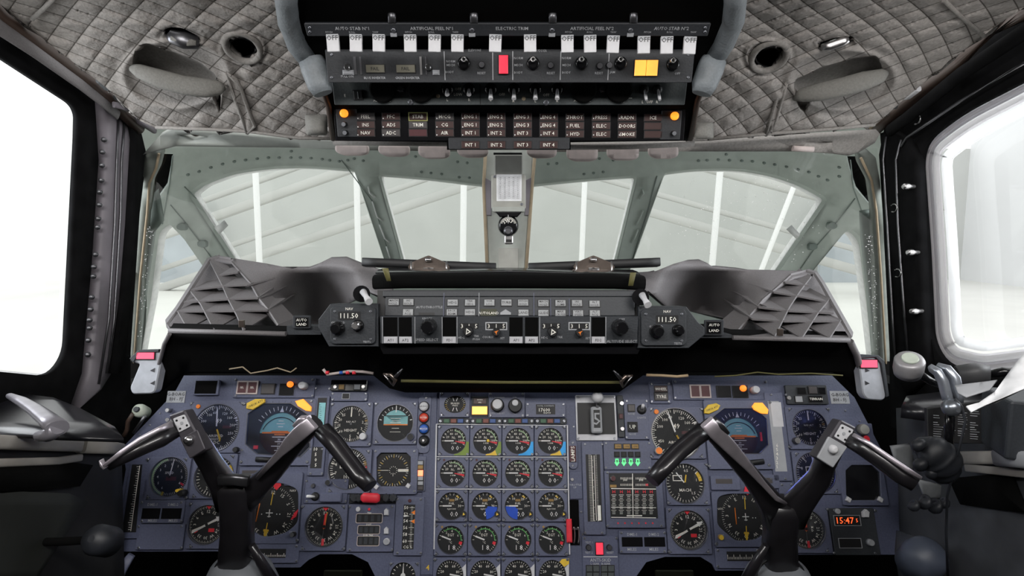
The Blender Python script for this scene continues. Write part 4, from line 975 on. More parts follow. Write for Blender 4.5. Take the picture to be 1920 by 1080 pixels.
# ---- attitude indicators
def adi(label, x0, y0, x1, y1, win, cx, cy, r, gl):
    t = T('attitude_indicator', label, 'attitude indicator', FM, (x0+x1)/2, (y0+y1)/2)
    hole = t.poly(win, .007); c = (sum(p[0] for p in hole)/len(hole), sum(p[1] for p in hole)/len(hole))
    m = MB(); bezel(t, m, x0, y0, x1, y1, hole, .007, c=c); t.part('bezel', m)
    b0 = [((p[0]-c[0])*1.03+c[0], (p[1]-c[1])*1.03+c[1]) for p in hole]
    m = MB(); m.plate(b0, hole, c, .006, .0078, 'dark_metal', .0003); t.part('rim', m)
    m = MB(); m.prism(hole, 0, .001, 'dial'); t.part('back_plate', m)
    q = t.px(cx, cy, .004); rr = K(t, r); v = MB(); n = 24
    # the ball: shallow dome, pale sky above, dark ground below
    for k, (s_, z) in enumerate(((1, .001), (.93, .0022), (.75, .0032), (.45, .004), (0, .0043))): pass
    prof = [(1, .001), (.93, .0022), (.75, .0032), (.45, .004), (.02, .0043)]
    vs = []; fs = []
    for s_, z in prof:
        for i in range(48): a = 2*math.pi*i/48; vs.append((q[0]+rr*s_*math.cos(a), q[1]+rr*s_*math.sin(a), z))
    top_, bot = MB(), MB()
    def half(up):
        f2 = []
        for k in range(4):
            for i in range(48):
                if (i < 24) == up: j = (i+1) % 48; f2.append((k*48+i, k*48+j, (k+1)*48+j, (k+1)*48+i))
        return f2
    v = MB(); v.add(vs, half(True), 'cyan', True); v.add(vs, half(False), 'brown', True); t.part('horizon_ball', v)
    m = MB()
    m.arc(q[0], q[1], rr*.96, rr*1.06, -80, 80, .0045, 'black', 30); m.ticks(q[0], q[1], rr*1.08, rr*1.26, -60, 60, 12, rr*.03, .0045, 'cream')
    m.arc(q[0], q[1]-rr*.15, rr*.86, rr*.9, -70, 70, .0046, 'black', 24)
    m.tick(q[0], q[1], rr*.98, rr*1.2, 0, rr*.2, .005, 'white', w1=rr*.02)
    for k, (y, l) in enumerate([(.55, .12), (.42, .2), (.28, .12), (-.2, .35), (-.42, .2), (-.62, .35), (-.82, .18)]): m.rect(q[0]-rr*l, q[1]+rr*y, q[0]+rr*l, q[1]+rr*(y+.03), .0046, .0049, 'cream')
    for y in (-.3, -.5, -.7): m.text('30', q[0], q[1]+rr*y, rr*.1, .0049, 'white')
    t.part('markings', m)
    m = MB()
    m.rect(q[0]-rr*.85, q[1]-rr*.02, q[0]+rr*.85, q[1]+rr*.05, .0048, .0054, 'orange'); m.rect(q[0]-rr*.4, q[1]+rr*.04, q[0]+rr*.4, q[1]+rr*.1, .0048, .0055, 'orange'); m.rect(q[0]-rr*.25, q[1]-rr*.1, q[0]+rr*.25, q[1]-rr*.05, .0048, .0055, 'orange')
    t.part('command_bar', m)
    m = MB(); m.prism(hole, .0062, .0065, gl); t.part('glass', m)
    return t, q, rr
t, q, rr = adi('port attitude indicator with a pale blue horizon ball, eight-sided window', 455, 748, 588, 873, [(465, 776), (492, 757), (545, 757), (580, 780), (580, 838), (562, 856), (482, 850), (461, 832)], 525, 812, 39, 'ar_glass')
for pl, mt, nm in (([(461, 766), (462, 756), (478, 748), (496, 748), (496, 754), (474, 768)], 'yellow', 'dim_caption'), ([(553, 752), (568, 748), (583, 763), (582, 771), (573, 770), (558, 761)], 'lit_orange', 'lit_caption')):
    m = MB(); m.prism(t.poly(pl, .012), .007, .012, mt, .001); t.part(nm, m)
m = MB(); m.text('CHECK ATT', *t.px(479, 757, .012), 4*t.k, .0122, 'black', rot=25); t.part('lettering', m)
m = MB(); c = t.px(478, 838, .006); m.rect(c[0]-.004, c[1]-.004, c[0]+.005, c[1]+.003, .002, .004, 'red'); t.part('red_flag', m)
m = MB(); a = t.px(480, 861, .01); b = t.px(510, 862, .01); m.loft([(a[0], a[1], .010), (b[0], b[1], .010)], [(.005, .004)]*2, 'black', 12, 2, ref=(0, 0, 1)); t.part('slip_ball', m)
m = MB()
for k in range(6): x, y = t.px(500+k*11.5, 753.5, .0078); m.rect(x-.0003, y-.0015, x+.0003, y+.0015, .007, .0073, 'black')
t.part('index_marks', m)
screws(t, [t.px(x, y, .007) for x, y in [(458, 757), (452, 866), (576, 866), (584, 752)]], .007, .003)
t, q, rr = adi('starboard attitude indicator with a pale blue horizon ball, eight-sided window', 1324, 750, 1447, 880, [(1337, 782), (1358, 766), (1416, 766), (1437, 786), (1440, 834), (1424, 850), (1352, 850), (1338, 834)], 1386, 819, 36, 'ar_glass2')
for pl, mt, nm in (([(1321, 768), (1328, 759), (1343, 756), (1351, 760), (1347, 768), (1330, 776), (1321, 775)], 'yellow', 'dim_caption'), ([(1411, 762), (1416, 755), (1430, 755), (1441, 768), (1440, 776), (1428, 775), (1415, 768)], 'lit_orange', 'lit_caption')):
    m = MB(); m.prism(t.poly(pl, .012), .007, .012, mt, .001); t.part(nm, m)
m = MB(); m.text('CHECK ATT', *t.px(1335, 766, .012), 3.4*t.k, .0122, 'black', rot=20); t.part('lettering', m)
m = MB(); c = t.px(1428, 818, .006); m.rect(c[0]-.002, c[1]-.009, c[0]+.002, c[1]+.008, .002, .004, 'red'); t.part('red_flag', m)
m = MB(); a = t.px(1400, 868, .01); b = t.px(1432, 865, .01); m.loft([(a[0], a[1], .010), (b[0], b[1], .010)], [(.005, .004)]*2, 'black', 12, 2, ref=(0, 0, 1)); t.part('slip_ball', m)
screws(t, [t.px(x, y, .007) for x, y in [(1330, 874), (1442, 872), (1444, 754)]], .007, .003)

# ---- horizontal situation indicators
def hsi(label, x0, y0, x1, y1, win, cx, cy, r, off):
    t = T('situation_indicator', label, 'navigation indicator', FM, (x0+x1)/2, (y0+y1)/2)
    hole = t.poly(win, .007); c = t.px(cx, cy, .007)
    m = MB(); bezel(t, m, x0, y0, x1, y1, hole, .007, c=c); t.part('bezel', m)
    m = MB(); m.prism(hole, 0, .001, 'dial'); t.part('back_plate', m)
    q = t.px(cx, cy, .003); rr = K(t, r); m = MB(); compass(m, q[0], q[1], rr*.78, rr*.9, rr*1.0, rr*.135, off)
    m.arc(q[0], q[1], rr*.55, rr*.6, 0, 360, Z, 'black', 40)
    m.text('NAV', *t.px(x1-13 if cx < 960 else x0+12, y0+32, .003), rr*.09, Z, 'cream'); m.text('TEST', *t.px(x1-14 if cx < 960 else x0+14, y1-22, .007), rr*.08, .0072, 'grey_text'); t.part('compass_card', m)
    m = MB(); m.rect(q[0]-rr*.14, q[1]-rr*.012, q[0]+rr*.14, q[1]+rr*.022, ZP, ZP+.0004, 'white'); m.rect(q[0]-rr*.016, q[1]-rr*.16, q[0]+rr*.016, q[1]+rr*.14, ZP, ZP+.0004, 'white'); m.rect(q[0]-rr*.07, q[1]-rr*.14, q[0]+rr*.07, q[1]-rr*.115, ZP, ZP+.0004, 'white')
    for k in (-.3, .3, .42): m.cyl(q[0]+rr*k, q[1]-rr*.04, rr*.022, ZP, ZP+.0003, 'white', n=8)
    t.part('aircraft_symbol', m)
    m = MB(); m.tick(q[0], q[1], rr*.3, rr*.78, off, rr*.035, ZP, 'yellow'); m.tick(q[0], q[1], -rr*.66, -rr*.36, off, rr*.035, ZP, 'yellow'); m.tick(q[0], q[1], -rr*.95, -rr*.6, off, rr*.04, ZP, 'yellow', w1=rr*.2); m.tick(q[0], q[1], -rr*.68, -rr*.62, off, rr*.22, ZP, 'yellow'); t.part('course_pointer', m)
    m = MB(); a = Vector((q[0]-rr*.42, q[1]+rr*.36)); b = Vector((q[0]-rr*.5, q[1]-rr*.32)) if cx < 960 else Vector((q[0]-rr*.42, q[1]-rr*.3)); m.loft([(a.x, a.y, ZP), (b.x, b.y, ZP)], [(rr*.018, .0003)]*2, 'orange', 6, 8, ref=(0, 0, 1)); t.part('deviation_bar', m)
    m = MB(); a = R(90-off-6); d = Vector((math.cos(a), math.sin(a))); c2 = Vector(q)+d*rr*1.08; m.prism([(c2.x-rr*.14, c2.y-rr*.06), (c2.x, c2.y-rr*.2), (c2.x+rr*.16, c2.y-rr*.02), (c2.x+rr*.14, c2.y+rr*.15), (c2.x-rr*.08, c2.y+rr*.15)], .004, .0056, 'red'); t.part('heading_flag', m)
    m = MB(); m.prism(hole, .0062, .0065, 'glass'); t.part('glass', m)
    return t, q, rr
t, q, rr = hsi('port situation indicator with compass card and aircraft symbol, above the column of the port yoke', 442, 888, 562, 1020, rpoly([(450, 925), (470, 908), (527, 905), (559, 917), (559, 980), (535, 1000), (495, 1008), (462, 990)], 12), 505, 962, 47, 5)
m = MB(); c = t.px(551, 966, .005); m.prism([(c[0]-.006, c[1]-.009), (c[0]+.004, c[1]-.003), (c[0]+.008, c[1]+.012), (c[0], c[1]+.004)], .003, .0045, 'red'); t.part('side_flag', m)
small_knob(t, 547, 1003, 4.5, 'black', 'metal', .014); screws(t, [t.px(557, 1013, .007), t.px(449, 1012, .007)], .007, .003)
t, q, rr = hsi('starboard situation indicator with a red flag, left of the starboard yoke column', 1338, 922, 1448, 1026, rpoly([(1345, 932), (1365, 926), (1430, 926), (1446, 940), (1446, 990), (1420, 1012), (1380, 1015), (1345, 985)], 10), 1398, 969, 44, 3)
small_knob(t, 1353, 1008, 5, 'amber_dim', 'yellow', .008); screws(t, [t.px(1343, 1020, .007)], .007, .003)

# ---- straight-scale instruments and boxes
def boxinst(name, label, cat, x0, y0, x1, y1, wins=(), z=.006, cut=2, scr=True, mt='bezel', group=None, wm='black', sd=4, ch=.0008, F=None, h=0):
    t = T(name, label, cat, F or FM, (x0+x1)/2, (y0+y1)/2, h, group)
    m = MB(); m.rect(*t.box(x0, y0, x1, y1, z), 0, z, mt, ch, K(t, cut)); t.part('face_plate', m)
    for w_ in wins:
        m = MB(); m.rect(*t.box(*w_[:4], z), z-.001, z+.0004, w_[4] if len(w_) > 4 else wm); t.part('window', m)
    if scr: screws(t, [t.px(x, y, z) for x, y in corners(x0, y0, x1, y1, sd)], z, .0024)
    return t
def lamp(t, x0, y0, x1, y1, m, txt=None, z=.006, th=.003, frame='black', tm='cream', h=None, name='lamp', parent=None):
    mb = MB(); b = t.box(x0, y0, x1, y1, z+th); e = K(t, 1.2 if frame != 'pink_tab' else 2)
    mb.rect(b[0]-e, b[1]-e, b[2]+e, b[3]+e, z, z+th*(.6 if frame != 'pink_tab' else .95), frame); mb.rect(*b, z, z+th, m, th*.2)
    if txt:
        ls = txt.split('|'); hh = (b[3]-b[1])/len(ls)
        for i, s_ in enumerate(ls): mb.text(s_, (b[0]+b[2])/2, b[3]-hh*(i+.5), h or hh*.45, z+th+.0001, tm)
    return t.part(name, mb, parent)
def toggle(t, x, y, r, l, m='metal', z=.006, base='black', ang=(0, 1), tip=None, name='toggle_switch', w=1):
    mb = MB(); c = t.px(x, y, z); mb.lathe(c[0], c[1], [(K(t, r), z), (K(t, r*.95), z+.002), (K(t, r*.5), z+.004)], base, 18); o = t.part(name, mb)
    lv = MB(); d = Vector((ang[0], ang[1], 1.6)).normalized()*K(t, l); a = Vector((c[0], c[1], z+.003)); q = K(t, r*.28)*w
    lv.loft([a, a+d*.7, a+d], [(q*.7, q*.7), (q, q), (q*.8, q*.8)], m, 10, 2, ref=(0, 0, 1)); lo__ = lv.build('lever'); lo__.parent = o; return o
# port
t = boxinst('vertical_scale', 'tall narrow black scale at the far left edge of the port panel', 'vertical scale', 232, 868, 272, 1010, [], mt='panel', scr=False)
m = MB(); m.prism(t.poly([(248, 871), (267, 871), (255, 998), (229, 998)], .006), .005, .0066, 'black'); t.part('window', m)
m = MB()
for k in range(28):
    f = k/27; x, y = 260-18*f, 875+f*118; a = t.px(x, y, .007); m.rect(a[0]-(.004 if k % 4 == 0 else .002), a[1]-.0004, a[0]+.002, a[1]+.0004, .0067, .0069, 'cream')
a = t.px(262, 873, .007); b = t.px(245, 996, .007); m.loft([(a[0], a[1], .0068), (b[0], b[1], .0068)], [(.0005, .0002)]*2, 'cream', 6, 8, ref=(0, 0, 1)); t.part('markings', m)
t = boxinst('vertical_speed_tape', 'narrow tape with pale blue top between port attitude indicator and height dial', 'tape indicator', 588, 742, 616, 800, [(594, 746, 611, 800)], scr=False)
m = MB(); m.rect(*t.box(597, 755, 609, 796, .007), .006, .0068, 'cyan')
for k in range(9): a = t.px(600 if k % 2 else 599, 759+k*4, .007); m.rect(a[0]-.0004, a[1]-.0004, a[0]+.003, a[1]+.0004, .0068, .007, 'black')
t.part('tape', m); screws(t, [t.px(592, 728, .001), t.px(618, 729, .001)], .001, .0026)
t = boxinst('digit_strip', 'narrow strip of white digits below the port pale blue tape', 'tape indicator', 578, 838, 608, 892, [(583, 838, 604, 878)])
m = MB()
for k, s_ in enumerate(('10', '5', '0', '5')): m.text(s_, *t.px(592, 842+k*10, .007), 6*t.k, .0068, 'cream')
t.part('digits', m)
t = boxinst('lamp_strip', 'long top strip of lamps above the port attitude indicator', 'lamp panel', 438, 708, 590, 746, mt='panel', z=.004, scr=True)
for x0 in (445.5, 464.5):
    lamp(t, x0, 716, x0+16.5, 737, 'dark_red', 'SEL', z=.004, frame='pink_tab', h=.004)
lamp(t, 490, 720, 514, 738, 'grey_lamp', z=.004, name='push_button'); lamp(t, 524, 720, 549, 740, 'gloss_black', z=.004, name='push_button')
mb = MB(); mb.lathe(*t.px(543.5, 720.5, .01), [(.0062, .006), (.006, .011), (.003, .013)], 'lit_lamp', 18); t.part('orange_lamp', mb)
small_knob(t, 565, 722, 7, 'tab', h=.02, z=.004, label='cream round knob')
t = boxinst('placard', 'white placard with registration letters at the top left of the port panel', 'placard', 313, 733, 347, 755, scr=False, z=.001, mt='tab_dark', cut=0, ch=0)
m = MB(); m.text('G-BOAG', *t.px(330, 739, .001), 6.2*t.k, .0011, 'black'); m.text('BH - FJ', *t.px(330, 749, .001), 6.2*t.k, .0011, 'black'); t.part('lettering', m)
t = boxinst('distance_readout', 'twin-window distance readout below the port vertical speed dial', 'distance readout', 262, 938, 344, 981, [(266, 953, 300, 973, 'gloss_black'), (303, 953, 340, 973, 'gloss_black')])
m = MB()
for s_, x, y in (('DME-1', 286, 946), ('DME-2', 325, 946), ('MILES', 286, 976), ('MILES', 325, 976)): m.text(s_, *t.px(x, y, .006), 5*t.k, .0061, 'grey_text')
t.part('lettering', m)
boxinst('blank_plate', 'plain blue-grey blanking plate at the bottom left of the port panel', 'blank plate', 256, 983, 344, 1031)
boxinst('dark_switch_box', 'dark box at the top left of the port lamp strip', 'switch box', 363, 712, 410, 741, [(366, 714, 406, 738, 'matt_black')], scr=False, z=.008)
t = boxinst('lamp_box', 'small black box with two yellowish lamps above the port height dial', 'lamp box', 620, 712, 688, 733, scr=False, mt='gloss_black', z=.008)
lamp(t, 635, 721, 645, 730, 'amber_dim', z=.008); lamp(t, 664, 721, 675, 730, 'tab_dark', z=.008)
for x in (628, 681): small_knob(t, x, 725, 3.5, 'metal', h=.003, z=.008)
t = boxinst('switch_plate', 'small plate with one square switch above the port height dial', 'switch plate', 621, 735, 689, 752, scr=True, sd=3); lamp(t, 642, 738, 654, 747, 'black', frame='tab_dark', z=.006)
t = boxinst('marker_lamp_column', 'column of white, red and blue round lamps at the right end of the port panel', 'lamp column', 783, 742, 807, 850, scr=False, cut=8)
for y, mt, nm, s_ in ((762, 'tab', 'white_lamp', 'AIRWAYS'), (783, 'lit_reddim', 'red_lamp', 'OUTER'), (804, 'blue', 'blue_lamp', 'MIDDLE'), (826, 'black', 'push_button', '')):
    mb = MB(); c = t.px(794.5, y, .012); mb.lathe(c[0], c[1], [(K(t, 10), .006), (K(t, 10), .009), (K(t, 8.5), .010), (K(t, 8), .012), (K(t, 6), .0135)], 'dark_metal' if mt != 'black' else 'black', 24)
    mb.lathe(c[0], c[1], [(K(t, 8.4), .0098), (K(t, 8), .0128), (K(t, 5), .0145)], mt, 24)
    if s_: mb.text(s_, c[0], c[1], K(t, 3), .0147, 'black' if mt == 'tab' else 'cream')
    else: mb.lathe(c[0], c[1], [(K(t, 3.5), .013), (K(t, 2), .018)], 'metal', 14)
    t.part(nm, mb)
m = MB(); m.text('TEST', *t.px(794, 838, .006), 3*t.k, .0061, 'grey_text'); t.part('lettering', m); screws(t, [t.px(799, 746, .006)], .006, .0024)
t = T('radio_compass_display', 'black eight-sided display with yellow marks right of the port altimeter', 'display', FM, 738, 884)
hole = t.poly([(714, 849), (762, 849), (770, 857), (770, 904), (762, 912), (714, 912), (706, 904), (706, 857)], .008); m = MB(); bezel(t, m, 699, 841, 783, 927, hole, .008); t.part('bezel', m)
m = MB(); m.prism(hole, 0, .001, 'black'); t.part('screen', m); q = t.px(737, 882, .003); rr = K(t, 30)
m = MB(); m.ticks(q[0], q[1], rr*.82, rr*.95, 0, 350, 35, rr*.025, Z, 'cream'); m.ticks(q[0], q[1], rr*.76, rr*.97, 0, 330, 11, rr*.04, Z, 'yellow'); m.rect(q[0]-rr*.9, q[1]-.0005, q[0]-rr*.3, q[1]+.0005, Z, Z+.0003, 'cream'); m.rect(q[0]+rr*.3, q[1]-rr*.08, q[0]+rr*.95, q[1]+rr*.08, Z, Z+.0003, 'cream')
m.ticks(q[0], q[1], rr*.2, rr*.26, 0, 330, 11, rr*.03, Z, 'cream'); m.rect(q[0]-.0004, q[1]-rr*.35, q[0]+.0004, q[1]-rr*.15, Z, Z+.0003, 'cream'); t.part('markings', m)
m = MB(); m.prism(hole, .0062, .0066, 'glass'); t.part('glass', m)
def diamond(t, x, y, r=5, z=.008):
    mb = MB(); c = t.px(x, y, z+.005); a = K(t, r); mb.prism([(c[0]-a, c[1]-a*.2), (c[0]+a*.2, c[1]-a), (c[0]+a, c[1]+a*.2), (c[0]-a*.2, c[1]+a)], z, z+.006, 'tab', .001); o = t.part('knob', mb); o['label'] = 'white square knob'
diamond(t, 705, 913); diamond(t, 765, 911); screws(t, [t.px(704, 846, .008), t.px(777, 846, .008), t.px(777, 921, .008)], .008, .0024)
t = boxinst('lamp_column', 'small vertical lamp column with one lit red lamp beside the port black display', 'lamp column', 782, 855, 798, 922, scr=False)
for y, mt in ((868, 'tab_dark'), (876, 'amber_dim'), (887, 'lit_amber_red'), (897, 'tab_dark'), (906, 'tab_dark'), (915, 'grey_lamp')): lamp(t, 783.5, y-3.5 if mt != 'lit_amber_red' else y-5.5, 793, y+3.5 if mt != 'lit_amber_red' else y+5.5, mt, z=.006)
t = boxinst('caption_plate', 'slim plate with a dark window above the port situation indicator, left one', 'caption plate', 448, 877, 518, 896, [(454, 882, 512, 891, 'grey_lamp')], sd=3, scr=False)
t = boxinst('caption_plate', 'slim plate with an orange-tinted window above the port situation indicator, right one', 'caption plate', 524, 885, 568, 904, [(529, 891, 560, 899, 'gloss_black')], scr=False, cut=5); lamp(t, 546, 892, 558, 898, 'amber_dim', z=.0062, th=.0006)
boxinst('caption_plate', 'plain narrow tab plate under the orange-tinted port window', 'caption plate', 532, 905, 560, 911, scr=False)
t = boxinst('selector_panel', 'plate with a white toggle between port altimeter and compass dial', 'switch plate', 571, 898, 652, 944, mt='panel', z=.004)
toggle(t, 591, 931, 8, 16, 'white', z=.004, ang=(-1.6, .2), w=1.3); mb = MB(); mb.rect(*t.box(599, 924, 640, 942, .012), .004, .012, 'bezel', .002, K(t, 3)); t.part('cover', mb); small_knob(t, 586, 911, 4, 'dark_metal', h=.006, z=.004)
t = T('emergency_pull', 'bright red handle with dark knurled knobs below the port black display', 'handle', FM, 695, 933)
mb = MB(); mb.rect(*t.box(655, 924, 742, 944, .004), 0, .004, 'black', .001); t.part('base_plate', mb)
for x in (663, 672, 723, 736):
    mb = MB(); c = t.px(x, 934, .014); mb.lathe(c[0], c[1], [(K(t, 8), .004), (K(t, 8), .012), (K(t, 6), .014)], 'rubber', 16, flute=.15); t.part('knurled_knob', mb)
mb = MB(); a, b = t.px(678, 933, .018), t.px(711, 934, .018); mb.loft([(a[0], a[1], .016), (a[0]+.004, a[1], .018), (b[0]-.004, b[1], .018), (b[0], b[1], .016)], [(.005, .004), (.009, .006), (.009, .006), (.006, .004)], 'red', 16, 3, ref=(0, 0, 1)); o = t.part('grip', mb)
t = boxinst('navigation_readout', 'box with three outlined dark windows below the red handle', 'readout', 652, 946, 739, 1035)
for i, (x0, y0, x1, y1) in enumerate(((668, 964, 716, 980), (671, 986, 711, 1001), (670, 1006, 710, 1023))):
    mb = MB(); b = t.box(x0, y0, x1, y1, .008); e = K(t, 1.2); mb.plate(rrect(b[0]-e, b[1]-e, b[2]+e, b[3]+e, K(t, 3)), rrect(*b, K(t, 2)), ((b[0]+b[2])/2, (b[1]+b[3])/2), .006, .0075, 'pink_tab', .0002); mb.rect(*b, .005, .0066, 'black')
    for k in range(4): xx = b[0]+(b[2]-b[0])*(k+.5)/4; mb.rect(xx-K(t, 3), b[1]+K(t, 2), xx+K(t, 3), b[3]-K(t, 2), .0066, .0068, 'dark_panel')
    mb.text(('TRK', 'DIST', 'DSR TRK')[i], (b[0]+b[2])/2, b[3]+K(t, 2), K(t, 3.4), .0077, 'cream'); t.part('window', mb)
for x, y in ((724, 960), (724, 995)):
    mb = MB(); mb.prism(t.poly([(x-4, y+6), (x+4, y+6), (x+4, y-3), (x, y-7), (x-4, y-3)], .012), .006, .014, 'tab', .001); t.part('knob', mb)
small_knob(t, 724, 1016, 6, 'tab', 'tab_dark', .008); small_knob(t, 671, 955, 4.5, 'tab', h=.005); small_knob(t, 692, 955, 2.5, 'red', h=.002)
t = boxinst('percent_scale', 'vertical black scale numbered 50 to 60 beside the engine gauges', 'vertical scale', 740, 931, 794, 1042, [(755, 946, 777, 1030, 'black')], sd=5)
m = MB(); b = t.box(755, 946, 777, 1030, .007)
for k in range(6): y = b[3]-(b[3]-b[1])*(k*.15+.07); m.text(str(50+2*k), b[0]+K(t, 5), y, K(t, 6), .0066, 'cream'); m.rect(b[0]+K(t, 11), y-.0003, b[2]-K(t, 1), y+.0003, .0065, .0068, 'cream')
for k in range(26): y = b[3]-(b[3]-b[1])*(.05+k*.034); m.rect(b[0]+K(t, 14), y-.0002, b[2]-K(t, 4), y+.0002, .0065, .0068, 'cream')
m.text('CG %', (b[0]+b[2])/2, b[1]+K(t, 4), K(t, 5), .0066, 'cream'); t.part('markings', m)
m = MB()
for y in (.18, .38): yy = b[3]-(b[3]-b[1])*y; m.prism([(b[2]-K(t, 7), yy), (b[2], yy-K(t, 4)), (b[2], yy+K(t, 4))], .0066, .0075, 'orange')
yy = b[3]-(b[3]-b[1])*.26; m.prism([(b[0]+K(t, 1), yy-.0015), (b[0]+K(t, 12), yy), (b[0]+K(t, 1), yy+.0015)], .0066, .0075, 'white'); t.part('index_arrows', m); small_knob(t, 768, 939, 3, 'dark_red', h=.003)
t = boxinst('roll_scale', 'horizontal tick scale at the bottom edge of the port panel', 'horizontal scale', 478, 1020, 560, 1056, [(482, 1029, 536, 1046, 'black')])
m = MB(); b = t.box(482, 1029, 536, 1046, .007)
for k in range(22): x = b[0]+(b[2]-b[0])*(k+.5)/22; m.rect(x-.0003, b[1]+.002, x+.0003, b[1]+(.008 if k % 5 == 0 else .005), .0065, .0068, 'cream')
t.part('markings', m)
# outer port oddments
t = boxinst('rotary_pair', 'two small grey studs at the sloping left edge of the port panel', 'stud', 303, 765, 322, 795, scr=False, z=.001, mt='panel')
for y in (769, 787): small_knob(t, 313, y, 4, 'metal', h=.012, z=.001, name='stud')

# ---- starboard
t = boxinst('lamp_strip', 'long top strip of lamps above the starboard attitude indicator', 'lamp panel', 1262, 712, 1440, 750, mt='panel', z=.004, scr=True)
for x0 in (1296, 1315): lamp(t, x0, 723, x0+16, 744, 'dark_red', z=.004, frame='pink_tab')
lamp(t, 1345, 724, 1370, 744, 'gloss_black', z=.004, name='push_button'); lamp(t, 1375, 724, 1402, 745, 'gloss_black', z=.004, name='push_button')
mb = MB(); mb.lathe(*t.px(1394, 728, .01), [(.0065, .006), (.0062, .011), (.003, .013)], 'lit_lamp', 18); t.part('orange_lamp', mb)
small_knob(t, 1419, 730, 7, 'tab', h=.02, z=.004, label='cream round knob')
t = boxinst('caption_lamps', 'stacked dark WHEEL and TYRE captions above the starboard airspeed dial', 'caption lamps', 1218, 716, 1258, 757, mt='panel', z=.004)
lamp(t, 1228, 724, 1251, 735, 'brown_lamp', 'WHEEL', z=.004); lamp(t, 1228, 737, 1252, 750, 'grey_lamp', 'TYRE', z=.004)
t = boxinst('tape_indicator', 'tall narrow pale tape between the starboard attitude indicator and height dial', 'tape indicator', 1442, 736, 1477, 902, [(1446, 752, 1468, 884, 'tab_dark')], sd=4)
m = MB(); m.rect(*t.box(1447, 754, 1467, 800, .007), .006, .0068, 'tab'); t.part('tape', m); m = MB()
for k in range(6): m.text(str(6-k), *t.px(1457, 835+k*8, .007), 6*t.k, .0068, 'cream')
t.part('digits', m)
t = boxinst('terrain_switches', 'dark plate with small switches and a TERRAIN label above the starboard height dial', 'switch plate', 1474, 722, 1552, 758, mt='dark_panel', scr=False)
lamp(t, 1492, 743, 1505, 754, 'tab_dark'); lamp(t, 1518, 743, 1542, 753, 'gloss_black', 'TERRAIN'); lamp(t, 1497, 727, 1511, 738, 'gloss_black'); lamp(t, 1517, 725, 1532, 738, 'grey_lamp'); lamp(t, 1536, 727, 1548, 738, 'gloss_black'); small_knob(t, 1480, 746, 4, 'metal', h=.004)
t = boxinst('placard', 'white placard with registration letters at the top right of the starboard panel', 'placard', 1557, 733, 1592, 757, scr=False, z=.001, mt='tab_dark', cut=0, ch=0)
m = MB(); m.text('G-BOAG', *t.px(1574.5, 740, .001), 6.2*t.k, .0011, 'black'); m.text('BH - FJ', *t.px(1574.5, 750.5, .001), 6.2*t.k, .0011, 'black'); t.part('lettering', m)
t = boxinst('caption_plate', 'slim plate with a dark window above the starboard situation indicator, left one', 'caption plate', 1333, 892, 1388, 919, [(1342, 898, 1373, 907, 'grey_lamp')], scr=False)
boxinst('caption_plate', 'slim plate with a dark window above the starboard situation indicator, right one', 'caption plate', 1424, 890, 1462, 916, [(1430, 896, 1448, 906, 'grey_lamp')], scr=False)
boxinst('caption_plate', 'blank plate between the starboard altimeter and the tall pale tape', 'caption plate', 1462, 905, 1488, 948)
t = T('blank_display', 'switched-off black eight-sided display at the right end of the starboard panel', 'display', FM, 1617, 906)
hole = t.poly([(1597, 872), (1636, 872), (1650, 886), (1652, 930), (1643, 938), (1597, 938), (1587, 928), (1586, 882)], .008); m = MB(); bezel(t, m, 1576, 864, 1661, 948, hole, .008); t.part('bezel', m)
m = MB(); m.prism(hole, 0, .002, 'gloss_black'); t.part('screen', m); m = MB(); m.prism(hole, .0062, .0066, 'glass'); t.part('glass', m); diamond(t, 1592, 937, 5.5); diamond(t, 1652, 937, 5.5)
t = boxinst('clock_readout', 'clock box with a red lit digital time below the blank display', 'digital clock', 1560, 953, 1645, 1041, mt='dark_panel')
def outl(t, x0, y0, x1, y1, z, mt='tab_dark', name='window'):
    mb = MB(); b = t.box(x0, y0, x1, y1, z+.001); e = K(t, 1); mb.plate(rrect(b[0]-e, b[1]-e, b[2]+e, b[3]+e, 0), rrect(*b, 0), ((b[0]+b[2])/2, (b[1]+b[3])/2), z, z+.001, mt, .0001); mb.rect(*b, z-.001, z+.0003, 'black'); t.part(name, mb); return b
b = outl(t, 1565, 967, 1613, 985, .006); m = MB(); m.text('15:47', b[0]+(b[2]-b[0])*.42, (b[1]+b[3])/2, (b[3]-b[1])*.68, .0064, 'lit_segment'); m.text('5', b[2]-K(t, 6), (b[1]+b[3])/2, (b[3]-b[1])*.4, .0064, 'lit_segment'); t.part('red_digits', m)
outl(t, 1574, 1010, 1615, 1027, .006); small_knob(t, 1635, 1018, 6, 'tab_dark', h=.01); small_knob(t, 1572, 959, 5, 'tab_dark', h=.005)
mb = MB(); mb.prism(t.poly([(1619, 970), (1629, 970), (1630, 960), (1624, 955), (1618, 960)], .012), .006, .014, 'tab', .001); t.part('knob', mb)
t = boxinst('roll_scale', 'horizontal tick scale at the bottom edge of the starboard panel', 'horizontal scale', 1342, 1028, 1424, 1066, [(1363, 1034, 1421, 1052, 'black')])
m = MB(); b = t.box(1363, 1034, 1421, 1052, .007)
for k in range(20): x = b[0]+(b[2]-b[0])*(k+.5)/20; m.rect(x-.0003, b[1]+.003, x+.0003, b[1]+(.011 if k % 4 == 0 else .007), .0065, .0068, 'cream')
t.part('markings', m)
t = boxinst('knob_cluster', 'round cream and red knobs at the sloping right edge of the starboard panel', 'knob', 1608, 794, 1638, 834, scr=False, z=.001, mt='panel')
small_knob(t, 1622, 805, 10, 'pad_grey', 'post_box', .014, z=.001); small_knob(t, 1625, 823, 7, 'dark_red', 'red', .01, z=.001)

